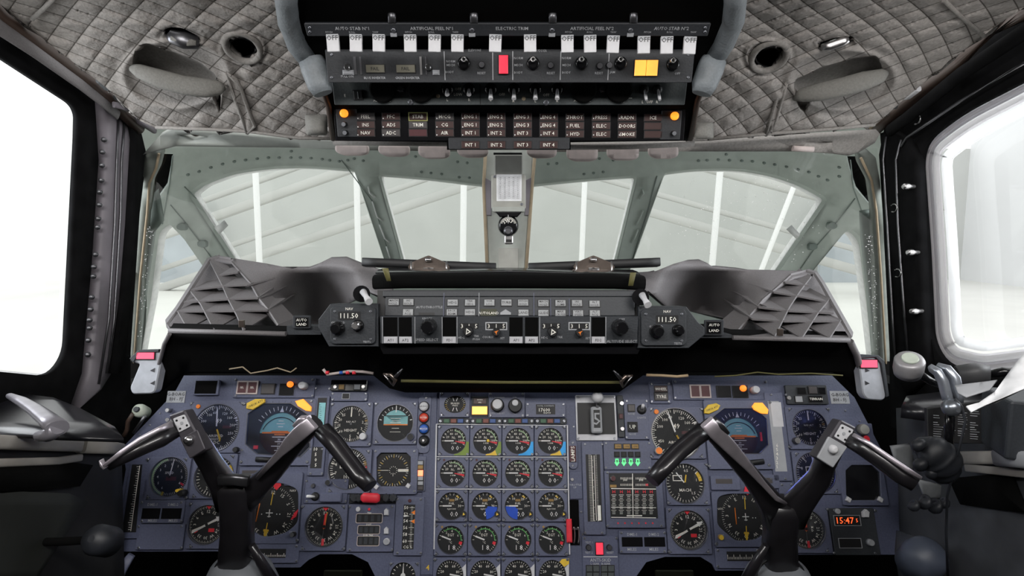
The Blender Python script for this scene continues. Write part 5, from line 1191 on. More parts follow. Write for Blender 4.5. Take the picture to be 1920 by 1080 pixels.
# ---- centre top and gear section
t = boxinst('brake_caption', 'dark BRAKES FAIL caption above the lit amber lamp', 'caption lamp', 884, 743, 916, 782, mt='dark_panel', scr=False, z=.003)
lamp(t, 888, 747, 912, 757, 'brown_lamp', 'BRAKES|FAIL', z=.003); o = lamp(t, 885, 762, 913.5, 777, 'lit_amber', z=.003, th=.005); o['label'] = 'glowing amber lamp'
t = boxinst('dimmer_unit', 'plate with a large white knob and black knob atop the centre panel', 'knob panel', 916, 735, 984, 783)
small_knob(t, 932.5, 759, 12.5, 'black', h=.012); small_knob(t, 932.5, 757.5, 9.5, 'tab', h=.018, label='large white knob'); small_knob(t, 966, 760, 13, 'black', h=.014); small_knob(t, 966, 755, 6, 'tab', h=.02)
m = MB()
for s_, x, y in (('CG WARNING', 932, 745), ('AUTO THRUST', 932, 775), ('DIM', 965, 745), ('TEST', 965, 775)): m.text(s_, *t.px(x, y, .006), 3*t.k, .0061, 'grey_text')
t.part('lettering', m)
t = boxinst('weight_readout', 'small black readout with white digits at the top right of the centre panel', 'readout', 985, 754, 1060.5, 782.5, [(1005, 758, 1041, 777, 'black')])
m = MB(); m.text('TOTAL CONTENTS', *t.px(1023, 761, .007), 2.6*t.k, .0066, 'grey_text'); m.text('17600', *t.px(1021, 768.5, .007), 6.5*t.k, .0066, 'cream'); m.text('KG×10', *t.px(1026, 774, .007), 3.2*t.k, .0066, 'cream'); t.part('digits', m)
for i, x in enumerate((822, 882.7, 943, 1003.5)):
    t = boxinst('indicator_lamps', f'green, brown and blue lamp strip above the {ord4[i]} engine gauge from left', 'indicator lamps', x, 784, x+59, 795.5, scr=False, z=.005, mt='dark_panel', group='lamp strips above the engine gauges')
    for dx, mt in ((10, 'green_dim'), (23, 'red_dim'), (36, 'blue_dim')): lamp(t, x+dx, 785.5, x+dx+10.5, 793, mt, z=.005)
    screws(t, [t.px(x+4, 789.5, .005), t.px(x+54, 789.5, .005)], .005, .0034)
t = boxinst('gear_lever_housing', 'gear lever housing with a black window and a white ball-topped lever', 'lever housing', 1080, 741, 1156, 826, mt='edge', z=.005, scr=True)
mb = MB(); mb.rect(*t.box(1083, 755, 1153, 814, .007), .005, .0062, 'black'); t.part('window', mb)
mb = MB(); mb.rect(*t.box(1110, 762, 1130, 812, .03), .006, .024, 'tab_dark', .003, .004); mb.rect(*t.box(1114, 768, 1126, 802, .03), .024, .0245, 'black'); mb.text('5', *t.px(1120, 785, .03), 22*t.k, .0247, 'tab_dark'); lv = t.part('lever', mb)
mb = MB(); c = t.px(1121, 745, .035); mb.loft([(c[0], c[1]-.02, .02), (c[0], c[1], .032)], [(.003, .003)]*2, 'metal', 8, 2, ref=(0, 0, 1)); mb.lathe(c[0], c[1], [(.002, .020), (.0085, .0235), (.0118, .032), (.0085, .0405), (.003, .0437)], 'tab', 20); bk = mb.build('ball_knob'); bk.parent = lv
t = boxinst('lamp_column', 'thin dark strip with red and silver studs right of the gear lever housing', 'lamp column', 1158, 741, 1170, 820, scr=False, mt='dark_panel')
lamp(t, 1161, 776, 1168, 785, 'dark_red'); small_knob(t, 1166, 756, 4, 'metal', h=.004); small_knob(t, 1167, 804, 4, 'metal', h=.004)
t = boxinst('light_switch_plate', 'plate with a white-tipped toggle and two square buttons right of the gear lever', 'switch plate', 1171, 748, 1216, 824)
lamp(t, 1178, 759, 1190, 771, 'grey_lamp'); lamp(t, 1178, 792, 1195, 809, 'gloss_black', 'UP'); toggle(t, 1203, 768, 9, 15, 'tab', ang=(0, .9), w=1.3)
m = MB(); m.text('NOSE', *t.px(1184, 776, .006), 3.6*t.k, .0061, 'grey_text'); m.text('LIGHTS', *t.px(1203, 783, .006), 3.6*t.k, .0061, 'grey_text'); m.text('NOSE', *t.px(1186, 814, .006), 3.6*t.k, .0061, 'grey_text'); t.part('lettering', m)
t = boxinst('gear_light_panel', 'gear lamp plate with four lit green arrows', 'lamp panel', 1132, 827, 1221, 881)
for k in range(3): lamp(t, 1153+k*16, 833, 1165+k*16, 841, 'amber_dim', 'ON', tm='black')
for k in range(4): lamp(t, 1153+k*13, 848, 1161+k*13, 856, 'black')
for k in range(4):
    mb = MB(); x = 1157+k*13; mb.prism(t.poly([(x-3, 860), (x+3, 860), (x+3, 867), (x+5, 867), (x, 874), (x-5, 867), (x-3, 867)], .008), .006, .0075, 'lit_green'); mb.rect(*t.box(x-1, 862, x+1, 867, .008), .0075, .0077, 'black'); o = t.part('green_arrow', mb); o['label'] = 'lit green arrow'
t = boxinst('trim_scale', 'tall narrow black vertical scale left of the surface position indicator', 'vertical scale', 1093, 829, 1133, 1003, [(1100, 852, 1127, 978, 'black')])
m = MB(); b = t.box(1100, 852, 1127, 978, .007)
for k in range(50): y = b[1]+(b[3]-b[1])*(k+.5)/50; m.rect(b[0]+K(t, 5), y-.0002, b[0]+K(t, 11 if k % 5 else 14), y+.0002, .0065, .0068, 'cream'); m.rect(b[0]+K(t, 18), y-.0002, b[0]+K(t, 21), y+.0002, .0065, .0068, 'cream')
m.rect(b[0]+K(t, 11), b[1]+.002, b[0]+K(t, 12), b[3]-.002, .0065, .0068, 'cream'); m.rect(b[0]+K(t, 15.5), b[1]+.002, b[0]+K(t, 16.5), b[3]-.002, .0065, .0068, 'cream'); m.rect(b[0]+K(t, 19), b[1]+.002, b[2]-K(t, 2), b[1]+K(t, 28), .0065, .0068, 'cream'); t.part('markings', m)
t = boxinst('surface_position_indicator', 'large square indicator with red letters and ladder scales right of the trim scale', 'position indicator', 1135, 882, 1244, 990, [(1143, 887, 1231, 972, 'black')], z=.008, cut=3)
m = MB()
def seg(x0, y0, x1, y1, w, mt):
    a, b = Vector(t.px(x0, y0, .009)), Vector(t.px(x1, y1, .009)); n = (b-a).orthogonal().normalized()*K(t, w)/2; m.add([(*(a-n), .0088), (*(b-n), .0088), (*(b+n), .0088), (*(a+n), .0088)], [(0, 1, 2, 3)], mt)
seg(1186, 888, 1187, 970, 1.3, 'cream'); seg(1146, 916, 1230, 917, 1.2, 'cream'); seg(1146, 951, 1230, 952, 1, 'cream'); seg(1146, 970, 1230, 971, 1.2, 'cream'); seg(1175, 967, 1204, 967, 2, 'cream')
for i, x in enumerate((1151, 1165, 1179, 1194, 1208, 1221)):
    m.text('H', *t.px(x, 922, .009), 6*t.k, .0088, 'red')
    for k in range(12): seg(x-(3 if k % 3 else 4.5), 928+k*3.2, x+(3 if k % 3 else 4.5), 928+k*3.2, .7, 'cream')
for y in (897, 909):
    for k in range(20):
        if k not in (9, 10): seg(1164+k*2.6, y-2, 1164+k*2.6, y+2, .7, 'cream')
m.text('300', *t.px(1172, 900, .009), 4*t.k, .0088, 'cream'); m.text('300', *t.px(1202, 900, .009), 4*t.k, .0088, 'cream'); m.text('M', *t.px(1213, 909, .009), 5*t.k, .0088, 'red'); m.rect(*t.box(1144, 909, 1156, 914, .009), .0085, .0088, 'amber_dim')
for k in range(6): m.cyl(*t.px(1159+k*13, 981, .009), K(t, 1.6), .008, .0085, 'red', n=8)
t.part('markings', m); small_knob(t, 1150, 897, 5, 'metal', 'dark_red', .008, z=.008)
t = boxinst('distance_readout', 'twin-window distance readout below the surface position indicator', 'distance readout', 1161, 995, 1250, 1038, [(1166, 1007, 1205, 1025, 'gloss_black'), (1208, 1007, 1247, 1025, 'gloss_black')])
m = MB()
for s_, x, y in (('DME-1', 1185, 1002), ('DME-2', 1226, 1002), ('MILES', 1185, 1030), ('MILES', 1226, 1030)): m.text(s_, *t.px(x, y, .006), 5*t.k, .0061, 'grey_text')
t.part('lettering', m)
t = boxinst('anti_skid_panel', 'ANTI-SKID plate with a bright pink-red button', 'switch plate', 1092, 1005, 1160, 1100, mt='panel', z=.004)
o = lamp(t, 1118, 1018, 1131, 1040, 'lit_red', z=.004, th=.006); small_knob(t, 1104, 1027, 5, 'black', 'dark_metal', .008, z=.004); small_knob(t, 1143, 1027, 5, 'black', 'dark_metal', .008, z=.004)
m = MB(); m.rect(*t.box(1094, 1043.5, 1158, 1044.7, .005), .004, .0045, 'tab')
for s_, x, y, h in (('TEST 1', 1104, 1017, 3.6), ('TEST 2', 1104, 1036, 3.6), ('RESET', 1144, 1036, 3.6), ('ANTI-SKID', 1126, 1050, 6), ('L.GEAR   R.GEAR', 1126, 1057, 3.6)): m.text(s_, *t.px(x, y, .004), h*t.k, .0042, 'grey_text')
t.part('lettering', m)
for x0 in (1100, 1128):
    for i in range(2):
        for j in range(2): lamp(t, x0+i*12.5, 1061+j*13, x0+11+i*12.5, 1072+j*13, 'over_green', z=.004, name='key')
t = T('red_lever_quadrant', 'black lever slot with a red handle at the right edge of the engine gauges', 'lever', FM, 1077, 975)
mb = MB(); mb.rect(*t.box(1068, 937, 1086, 1022, .002), 0, .002, 'matt_black'); t.part('slot', mb)
mb = MB(); mb.rect(*t.box(1063, 974, 1073, 1018, .02), .004, .018, 'red', .002); t.part('red_handle', mb)
for x in (1075, 1083):
    mb = MB(); q = []
    for k in range(8): a = R(-70+k*22); c = t.px(x+3*math.cos(a), 1004-16*math.sin(a), .015); q.append((c[0], c[1], .014))
    mb.tube(q, .0014, 'metal', 6); t.part('silver_lever', mb)
mb = MB(); mb.rect(*t.box(1073, 990, 1084, 994, .01), .002, .010, 'dark_metal', .001); t.part('pivot', mb)
t = boxinst('side_plate', 'small plate with one button right of the third engine gauge row', 'switch plate', 1068, 884, 1092, 936, scr=False, mt='panel', z=.003); small_knob(t, 1073, 899, 3, 'metal', h=.004, z=.003)
m = MB(); m.text('THROTTLE', *t.px(1078, 909, .003), 3.4*t.k, .0032, 'grey_text'); m.text('UP', *t.px(1078, 914, .003), 3.4*t.k, .0032, 'grey_text'); t.part('lettering', m)
t = boxinst('rocker_caption', 'narrow oval fitting with a dark vertical caption right of the engine gauges', 'caption', 1066, 824, 1083, 880, scr=False, cut=8, z=.005)
mb = MB(); mb.rect(*t.box(1068, 836, 1080, 866, .009), .005, .009, 'dark_red', .001); mb.text('LAMPS', *t.px(1074, 851, .009), 7*t.k, .0092, 'cream', rot=90); t.part('caption', mb); screws(t, [t.px(1074, 830, .005), t.px(1074, 873, .005)], .005, .0024)

# ================================================================ OVERHEAD PANELS (built after the main panel's helpers)
def shell(px, py): return P(px, py, 1.15-.0011*(258-py))
o = sheet('overhead_housing', [(548, -200), (1382, -200), (1376, 60), (1335, 118), (1306, 200), (1292, 264), (1070, 267), (1070, 281), (838, 281), (838, 267), (626, 264), (612, 180), (572, 104), (552, 20)], [], shell, 'matt_black', 60, .07)
tag(o, 'black housing carrying the overhead switch panels', 'housing')
for x, y in ((736, 30), (889, 30), (1036, 30), (1187, 30)):
    m = MB(); c = shell(x, y)-Vector((0, .004, 0)); m.loft([c+Vector((0, 0, .012)), c-Vector((0, 0, .012))], [(.006, .004)]*2, 'dark_metal', 10, 3); ob = m.build('silver_clip'); setparent(ob, o)
for pts in ([(548, -20), (552, 30), (575, 100), (600, 150), (618, 200), (626, 262)], [(1382, -20), (1374, 60), (1335, 118), (1306, 190), (1293, 262)]):
    m = MB(); m.tube([shell(*p)-Vector((0, .006, 0)) for p in pts], .005, 'brown', 8); setparent(m.build('edge_trim'), o)
# padded tubes
for pts, cap, lab in (([(538, -60), (536, 0), (542, 45), (558, 85), (582, 116)], [(584, 112), (590, 130), (600, 160), (606, 176)], 'port'), ([(1378, -60), (1379, 0), (1375, 40), (1358, 80), (1337, 114)], [(1338, 112), (1331, 132), (1320, 160), (1315, 176)], 'starboard')):
    m = MB(); m.loft([P(x, y, .80+.0011*(y+60)) for x, y in pts], [(.017, .015)]*5, 'pad', 20, 2)
    o = m.build('padded_bar'); tag(o, 'grey padded crash bar curving down the %s side of the overhead panel' % lab, 'padded bar')
    m = MB(); m.loft([P(x, y, .985) for x, y in cap], [(.0205, .018), (.0215, .018), (.020, .018), (.015, .013)], 'pad', 20, 2.2); o2 = m.build('end_cushion'); setparent(o2, o)
# upper guarded row
FD = Frame(955, 56, .905, -45)
t = boxinst('guarded_switch_row', 'top overhead strip with a long row of white OFF switch guards', 'switch panel', 573, 44, 1330, 68, mt='over_panel', z=.004, F=FD, cut=2, sd=8)
m = MB()
for s_, x in (('AUTO STAB Nº1', 660), ('ARTIFICIAL FEEL Nº1', 809), ('ELECTRIC TRIM', 960), ('ARTIFICIAL FEEL Nº2', 1110), ('AUTO STAB Nº2', 1259)): m.text(s_, *t.px(x, 53, .004), 6.4*t.k, .0042, 'grey_text')
for x, s_ in ((617, 'PITCH'), (660, 'ROLL'), (704, 'YAW'), (766, 'PITCH'), (809, 'ROLL'), (854, 'YAW'), (1066, 'PITCH'), (1106, 'ROLL'), (1150, 'YAW'), (1214, 'PITCH'), (1256, 'ROLL'), (1300, 'YAW')): m.text(s_, *t.px(x, 60, .004), 3.4*t.k, .0042, 'grey_text')
t.part('lettering', m)
FDg = Frame(955, 80, .885, -4)
for i, (x, y) in enumerate([(624, 80.5), (667, 80.5), (710, 80.5), (769, 81), (814.7, 81), (857.5, 81), (928.6, 81), (994, 81), (1064, 82), (1106.7, 82), (1149.7, 83), (1207.5, 84), (1250.5, 84.5), (1293.6, 85)]):
    g = MB(); F = FDg; o_ = F.pt(x, y); k = (F.pt(x+1, y)-o_).length
    g.prism(rrect(-11.5*k, -15.5*k, 11.5*k, 15.5*k, 1.5*k), -.004, .0005, 'tab', .0006)
    g.rect(-11.5*k, 9*k, 11.5*k, 15.5*k, .0003, .0008, 'tab_dark', 0, 0); g.text('OFF', 0, 9*k, 9*k, .001, 'black')
    ob = g.build('switch_guard'); ob.matrix_world = Matrix.Translation(o_) @ F.R.to_4x4() @ Matrix.Rotation(R(random.uniform(-2.5, 2.5)), 4, 'Z'); setparent(ob, t.e); ob['label'] = 'white guard lettered OFF'
for x in (738, 885, 1035, 1182):
    m = MB(); m.lathe(*t.px(x, 56, .004), [(.004, .004), (.003, .007)], 'screw', 12); m.rect(*t.box(x-6, 63, x+6, 69, .006), .004, .006, 'tab_dark'); t.part('fastener', m)
# panel with FAIL lamps
FCn = Frame(955, 126, .965, -14)
t = boxinst('flight_control_panel', 'overhead panel with FAIL lamps, one lit red lamp and one lit orange lamp', 'switch panel', 612, 92, 1300, 155, mt='over_panel', z=.006, F=FCn, cut=3, sd=10)
m = MB()
for x in (833.6, 924, 961.4, 1051, 1141): m.rect(*t.box(x-.7, 96, x+.7, 150, .006), .006, .0063, 'grey_text')
for s_, x, y in (('BLUE INVERTER', 703, 146), ('GREEN INVERTER', 764, 146), ('ELEVONS', 890, 94), ('NORM', 845, 115), ('MECH', 845, 122), ('BODY', 843, 135), ('RESET', 903, 137), ('RUDDER', 1014, 95), ('NORM', 972, 109), ('MECH', 972, 122), ('BODY', 972, 136), ('RESET', 1033, 137), ('NORM', 1062, 109), ('MECH', 1062, 122), ('BODY', 1062, 136), ('RESET', 1123, 137), ('JAM', 1148, 136), ('OFF', 1270, 138), ('PULL ON', 651, 143)): m.text(s_, *t.px(x, y, .006), 4.2*t.k, .0062, 'grey_text')
t.part('lettering', m)
for x in (650, 802.5):
    mb = MB(); mb.lathe(*t.px(x, 126, .012), [(.006, .006), (.005, .010), (.0035, .014)], 'metal', 16, 'black'); t.part('pull_ring', mb)
    mb = MB(); mb.rect(*t.box(x-9 if x < 700 else x+8, 131, x+12 if x < 700 else x+21, 141, .012), .006, .010, 'tab_dark', .002); t.part('guard', mb)
for x0, x1 in ((663, 668), (674, 678), (787, 791), (797, 800)): mb = MB(); mb.rect(*t.box(x0, 106, x1, 140, .008), .006, .0075, 'dark_metal' if x0 != 787 else 'metal'); t.part('slot_rail', mb)
lamp(t, 686, 121.5, 720.5, 136, 'fail_lamp', 'FAIL', z=.006, tm='black'); lamp(t, 743, 121.5, 778, 136, 'fail_lamp', 'FAIL', z=.006, tm='black')
o = lamp(t, 935.5, 103.5, 952.5, 138, 'lit_red', z=.006, th=.006); o['label'] = 'glowing red-pink lamp'
for k in range(2): o = lamp(t, 1190.5+k*22, 112.5, 1211.5+k*22, 142, 'lit_orange2', z=.006, th=.005); o['label'] = 'glowing orange lamp'
for x, y in ((869, 114), (999.7, 114), (1091, 114), (1165, 114), (1263.6, 116)):
    mb = MB(); c = t.px(x, y+4, .014); mb.lathe(c[0], c[1], [(K(t, 12), .006), (K(t, 11), .012), (K(t, 8), .013)], 'gloss_black', 20); o = t.part('rotary_switch', mb); mb = MB(); c = t.px(x, y-3, .026); mb.lathe(c[0], c[1], [(K(t, 5), .013), (K(t, 5.4), .019), (K(t, 4.5), .023), (K(t, 3), .023), (K(t, 2.6), .019)], 'metal', 16, 'black'); kk = mb.build('lever_tip'); kk.parent = o
for x, y in ((903, 121), (1032.5, 122), (1125, 123), (1143, 122)): small_knob(t, x, y, 6, 'black', 'dark_metal', .006)
# second row
FBn = Frame(955, 178, 1.035, -18)
t = boxinst('heater_panel', 'overhead panel with silver toggles between two pairs of black rotary knobs', 'switch panel', 624, 140, 1287, 197, mt='over_green', z=.004, F=FBn, cut=2, sd=9, scr=False)
for x0, x1 in ((628, 899), (901, 1284)):
    pass
mb = MB(); mb.rect(*t.box(899.3, 158, 901, 196, .005), .004, .0045, 'black'); t.part('joint', mb)
for x in (715.5, 788, 1095.5, 1162):
    mb = MB(); c = t.px(x, 168, .012); mb.lathe(c[0], c[1], [(K(t, 25), .004), (K(t, 24), .010), (K(t, 20), .014)], 'matt_black', 28); t.part('rotary_knob', mb)
for x in (751, 1129): mb = MB(); mb.lathe(*t.px(x, 166, .008), [(.008, .004), (.007, .008), (.004, .010)], 'dark_metal', 14, flute=.2); t.part('catch', mb)
for x, s_ in ((838, 'L'), (879, 'R'), (920, 'L'), (963.6, 'L'), (1004, 'L'), (1045, 'R')):
    mb = MB(); c = t.px(x, 168, .008); mb.lathe(c[0], c[1], [(K(t, 12), .004), (K(t, 11), .007), (K(t, 6), .009)], 'gloss_black', 20); o = t.part('toggle_switch', mb)
    lv = MB(); a = t.px(x, 168, .010); b = t.px(x, 186 if x > 900 else 178, .028); lv.loft([(a[0], a[1], .008), (a[0]*.4+b[0]*.6, a[1]*.4+b[1]*.6, .018), (b[0], b[1], .024)], [(.0022, .0022), (.0032, .003), (.004, .0035)], 'tab', 10, 2, ref=(0, 0, 1)); l_ = lv.build('lever'); l_.parent = o
for x in (1208, 1233): toggle(t, x, 168, 9, 24, 'tab', z=.004, ang=(.1, -1.5), w=1.2)
lamp(t, 663, 170, 679, 187, 'black', z=.004); mb = MB(); mb.rect(*t.box(670.4, 172, 671.6, 185, .0075), .007, .0075, 'grey_text'); t.part('index', mb)
for x, y in ((770, 191), (1024, 192)): screws(t, [t.px(x, y, .004)], .004, .005)
for x, y in ((821, 180), (982, 185)): mb = MB(); mb.lathe(*t.px(x, y, .004), [(.0035, .004), (.003, .006)], 'tan', 10); t.part('stud', mb)
m = MB()
for s_, x, y in (('L', 839, 187), ('R', 880, 187), ('OFF', 859, 167), ('LOW', 859, 177), ('L', 920, 187), ('OFF', 941, 177), ('R', 963, 189), ('L', 1004, 189), ('OFF', 1024, 178), ('R', 1045, 189), ('ADVANCE', 716, 188), ('OFF', 791, 188), ('ADVANCE', 1092, 188), ('OFF', 1166, 190), ('L', 1205, 191), ('OFF', 1218, 191), ('R', 1232, 191), ('E', 647, 179)): m.text(s_, *t.px(x, y, .004), 5*t.k, .0042, 'cream')
for x0, x1, y in ((698, 727, 182), (770, 800, 183), (1078, 1110, 183), (1155, 1185, 184)): m.rect(*t.box(x0, y-.6, x1, y+.6, .004), .004, .0043, 'cream')
t.part('lettering', m)
# warning panel
FA = Frame(955, 235, 1.10, -10)
t = boxinst('warning_light_panel', 'black warning panel of dark captions under the overhead switches, lit orange lamp at each end', 'warning panel', 627, 201, 1284, 264, mt='gloss_black', z=.004, F=FA, cut=2, sd=7, scr=False)
mb = MB(); mb.rect(*t.box(631, 204, 670, 257, .006), .004, .006, 'over_panel', .001, .002); t.part('end_plate', mb); mb = MB(); mb.rect(*t.box(1239, 207, 1277, 262, .006), .004, .006, 'over_panel', .001, .002); t.part('end_plate', mb)
cols = [(685.5, 'FEEL INS NAV'), (733, 'PFC ADS ADC'), (783.6, 'STAB TRIM _'), (833.6, 'M/CG CG AIR'), (882, 'ENG1 ENG1 INT1'), (930.5, 'ENG2 ENG2 INT2'), (980, 'ENG3 ENG3 INT3'), (1029, 'ENG4 ENG4 INT4'), (1078, 'THROT FUEL HYD'), (1127.5, 'PRESS ELEC ELEC'), (1176, 'RADN DOORS SMOKE'), (1225, 'ICE _ _')]
for ci, (x, s_) in enumerate(cols):
    for k, w_ in enumerate(s_.split()):
        yo = .5*max(0, ci-4)*.6; y = (218.5, 234, 249)[k]+yo+(.5*k if ci > 7 else 0)
        mt = 'brown_lamp' if (ci+k) % 3 or ci > 3 else 'grey_lamp'
        if (ci, k) == (2, 2): mt = 'dark_red'
        txt = '' if w_ == '_' else (w_[:3]+' '+w_[3:] if w_[-1].isdigit() else w_)
        if (ci, k) == (2, 0):
            mb = MB(); b = t.box(x-18, 210.5, x+18, 227, .007); e = K(t, 1.6); mb.plate(rrect(*b), rrect(b[0]+e, b[1]+e, b[2]-e, b[3]-e), ((b[0]+b[2])/2, (b[1]+b[3])/2), .004, .0072, 'olive_bright', .0002); t.part('yellow_frame', mb)
        lamp(t, x-16.5, y-6.2, x+16.5, y+6.2, mt, txt or None, z=.004, th=.002, tm='cream', h=K(t, 6.4), frame='black')
mb = MB()
for ci, (x, s_) in enumerate(cols):
    for k in range(3):
        if ci in (2, 11) : continue
        mb.rect(*t.box(x-15.5, (221, 237, 252)[k], x-13.5, (223, 239, 254)[k], .0064), .006, .0063, 'white')
t.part('dots', mb)
for x, y in ((644, 212.5), (1266, 217.5)):
    mb = MB(); mb.lathe(*t.px(x, y, .012), [(.0072, .006), (.0072, .011), (.004, .014)], 'lit_lamp2', 20); o = t.part('orange_lamp', mb); o['label'] = 'glowing orange lamp'
for x, y in ((644, 233), (646, 249), (1264.5, 250)): small_knob(t, x, y, 4.5, 'black', 'screw', .012)
t = boxinst('intake_caption_strip', 'short strip of four INT captions hanging below the warning panel', 'warning panel', 841, 258, 1068, 280, mt='over_panel', z=.012, F=FA, scr=False)
for k, x in enumerate((882, 931, 980, 1029)): lamp(t, x-16.5, 265, x+16.5, 278, 'brown_lamp', 'INT %d' % (k+1), z=.012, th=.002, h=K(t, 6.4))
m = MB(); m.loft([P(x, y, 1.215) for x, y in [(626, 268), (740, 269), (842, 270)]], [(.0045, .01)]*3, 'liner_piping', 10, 3); tag(m.build('trim_9'), 'grey-beige bead below the warning panel, port half', 'bead')
m = MB(); m.loft([P(x, y, 1.215) for x, y in [(1066, 276), (1180, 275), (1300, 270)]], [(.005, .01)]*3, 'liner_piping', 10, 3); tag(m.build('trim_10'), 'grey-beige bead below the warning panel, starboard half', 'bead')
for a in ('trim_9', 'trim_10'): bpy.data.objects[a]['kind'] = 'structure'

# ================================================================ GLARESHIELD
def gs(px, py):
    y = 1.00+(640-py)*.0019
    d = (px-955); s = abs(d)
    # crest of the hump beside the centre section
    r_ = s-(300-.28*(py-480)); y -= .035*math.exp(-(r_/34)**2)
    y += .50*math.exp(-((s-362)/74)**2)*min(1.1, max(0, (py-500)/100))*(1/(1+math.exp((s-(505-.78*(py-490)))/14)))  # surface tucked far back so this part faces down and turns dark
    return P(px, py, y)
def gback(px, py): return CAM+(gs(px, py)-CAM)*(1.04+.0009*max(0, py-500))
for side in (0, 1):
    if side == 0:
        body = [(396, 487), (412, 482), (440, 484.5), (500, 494), (560, 506), (580, 506), (600, 493), (622, 482), (650, 481), (690, 497), (722, 508), (733, 520), (738, 546), (716, 556), (690, 546), (660, 566), (640, 575), (612, 592), (598, 628), (534, 630), (534, 617), (504, 581), (485, 558), (471, 532), (434, 492)]
        lat = [(396, 487), (412, 482), (434, 486), (434, 492), (471, 532), (485, 558), (504, 581), (522, 609), (534, 618), (536, 630), (318, 622), (316, 606), (336, 580), (360, 542)]
        ribs = [[(396, 490), (420, 537), (430, 560), (446, 590), (459, 620)], [(360, 546), (379, 570), (404, 618)], [(336, 583), (355, 616)], [(413, 517), (448, 511)], [(361, 544), (420, 537), (471, 534)], [(347, 567), (430, 561), (486, 559)], [(334, 584), (446, 583), (504, 582)],
                [(472, 534), (515, 521)], [(499, 556), (532, 537)], [(509, 580), (549, 553)]]
        wall = [(434, 491), (471, 532), (485, 558), (504, 581), (522, 609), (535, 617)]
        rim = [(434, 485), (412, 482), (396, 487), (360, 543), (336, 581), (317, 606), (320, 618), (404, 622), (459, 623), (536, 620)]
    else:
        body = [(1176, 520), (1190, 511), (1230, 508), (1262, 495), (1290, 487), (1310, 486), (1326, 493), (1342, 504), (1380, 505), (1440, 506), (1500, 508), (1525, 513), (1490, 520), (1455, 540), (1420, 574), (1400, 595), (1374, 628), (1376, 600), (1300, 584), (1286, 580), (1250, 576), (1215, 545), (1178, 556)]
        lat = [(1480, 515), (1510, 508), (1525, 512), (1536, 530), (1570, 590), (1591, 628), (1592, 638), (1374, 632), (1376, 612), (1420, 574), (1455, 540)]
        ribs = [[(1519, 518), (1498, 545), (1478, 575), (1450, 630)], [(1553, 560), (1530, 588), (1500, 634)], [(1574, 600), (1552, 634)], [(1470, 530), (1515, 536)], [(1448, 548), (1498, 556), (1548, 566)], [(1420, 576), (1478, 583), (1560, 587)], [(1408, 598), (1468, 602), (1570, 602)],
                [(1440, 545), (1400, 531)], [(1428, 572), (1380, 548)], [(1398, 590), (1362, 563)]]
        wall = [(1482, 516), (1458, 538), (1430, 562), (1400, 598), (1374, 630)]
        rim = [(1482, 515), (1510, 508), (1525, 513), (1537, 531), (1570, 590), (1592, 630), (1590, 636), (1500, 636), (1440, 634), (1374, 631)]
    cs = sheet('coaming', body, [], gs, 'shroud_grey', 9, .008)
    tag(cs, 'grey moulded glareshield hood on the %s side with a ribbed end' % ('port' if side == 0 else 'starboard'), 'glareshield hood')
    setparent(sheet('lattice_back', lat, [], gback, 'shroud_grey', 12, .006), cs)
    for k, rb in enumerate(ribs+[wall, rim]):
        m = MB(); dz = Vector((0, .052, .012)); lift = Vector((0, -.006, 0)) if k < 7 else Vector((0, -.003, 0))
        if k == 10: dz = Vector((0, .10, .0))
        if k == 11: dz = Vector((rb[0][0]-960, 0, 0)).normalized()*.022+Vector((0, .032, 0))
        if 7 <= k < 10: dz = Vector((0, .03, .0)); lift = Vector((0, -.022, 0))
        pts = [gs(*p)+lift for p in rb]
        if 7 <= k < 10: pts[-1] = gs(*rb[-1])+Vector((0, -.002, 0))
        # smooth by resampling
        q = pts+[p+(Vector((0, dz.y*(.8+.012*max(0, rb[i][1]-500)), dz.z)) if k < 7 else dz*(1 if k != 10 else .25+.75*i/(len(pts)-1))) for i, p in enumerate(pts)]; n = len(pts)
        m.add(q, [(i, i+1, n+i+1, n+i) for i in range(n-1)], 'shroud_grey')
        
        setparent(m.build('rib' if k < 10 else ('lattice_wall' if k == 10 else 'rim'), solid=.0032 if k != 11 else .005), cs)
    m = MB(); a = (318, 620, 536, 626) if side == 0 else (1374, 633, 1592, 638)
    m.loft([P(a[0], a[1], 1.0), P((a[0]+a[2])/2, (a[1]+a[3])/2, .995), P(a[2], a[3], .995)], [(.004, .005)]*3, 'shroud_grey', 10, 3); setparent(m.build('lip'), cs)
    m = MB(); x, y = (450, 613) if side == 0 else (1456, 629)
    m.prism([(0, 0), (.009, 0), (.009, .012), (0, .012)], 0, .006, 'bronze', .001); ob = m.build('catch'); ob.matrix_world = Matrix.Translation(P(x, y, .992)) @ Matrix.Rotation(R(90), 4, 'X'); setparent(ob, cs)
# black sheet for the underside; its black also stands in for the dark void
def us(px, py): return P(px, py, 1.02+max(0, (690-py))*-.0002+(.06 if 640 < py < 712 else .03)*0+(.10 if py < 700 else .11))
o = sheet('underside_void_sheet', [(316, 621), (534, 626), (598, 622), (1330, 622), (1376, 632), (1594, 636), (1606, 660), (1617, 700), (1628, 735), (1610, 738), (1588, 712), (1560, 698), (1214, 698), (1180, 722), (1160, 736), (760, 736), (730, 728), (695, 700), (345, 700), (300, 738), (284, 733), (296, 690), (308, 640)], [],
          lambda x, y: P(x, y, 1.03+.0008*max(0, y-620)), 'matt_black', 30, .02)
tag(o, 'black sheet for the glareshield underside and the dark void above the instrument panel', 'glareshield underside')
m = MB(); m.tube([P(x, y, 1.03+.0008*(y-620)-.004) for x, y in [(318, 626), (308, 645), (296, 690), (286, 732)]], .0035, 'shroud_grey', 8); setparent(m.build('end_bead'), o)
m = MB(); m.tube([P(x, y, 1.03+.0008*(y-620)-.004) for x, y in [(1594, 640), (1606, 665), (1617, 705), (1626, 738)]], .006, 'shroud_grey', 8); setparent(m.build('end_bead'), o)
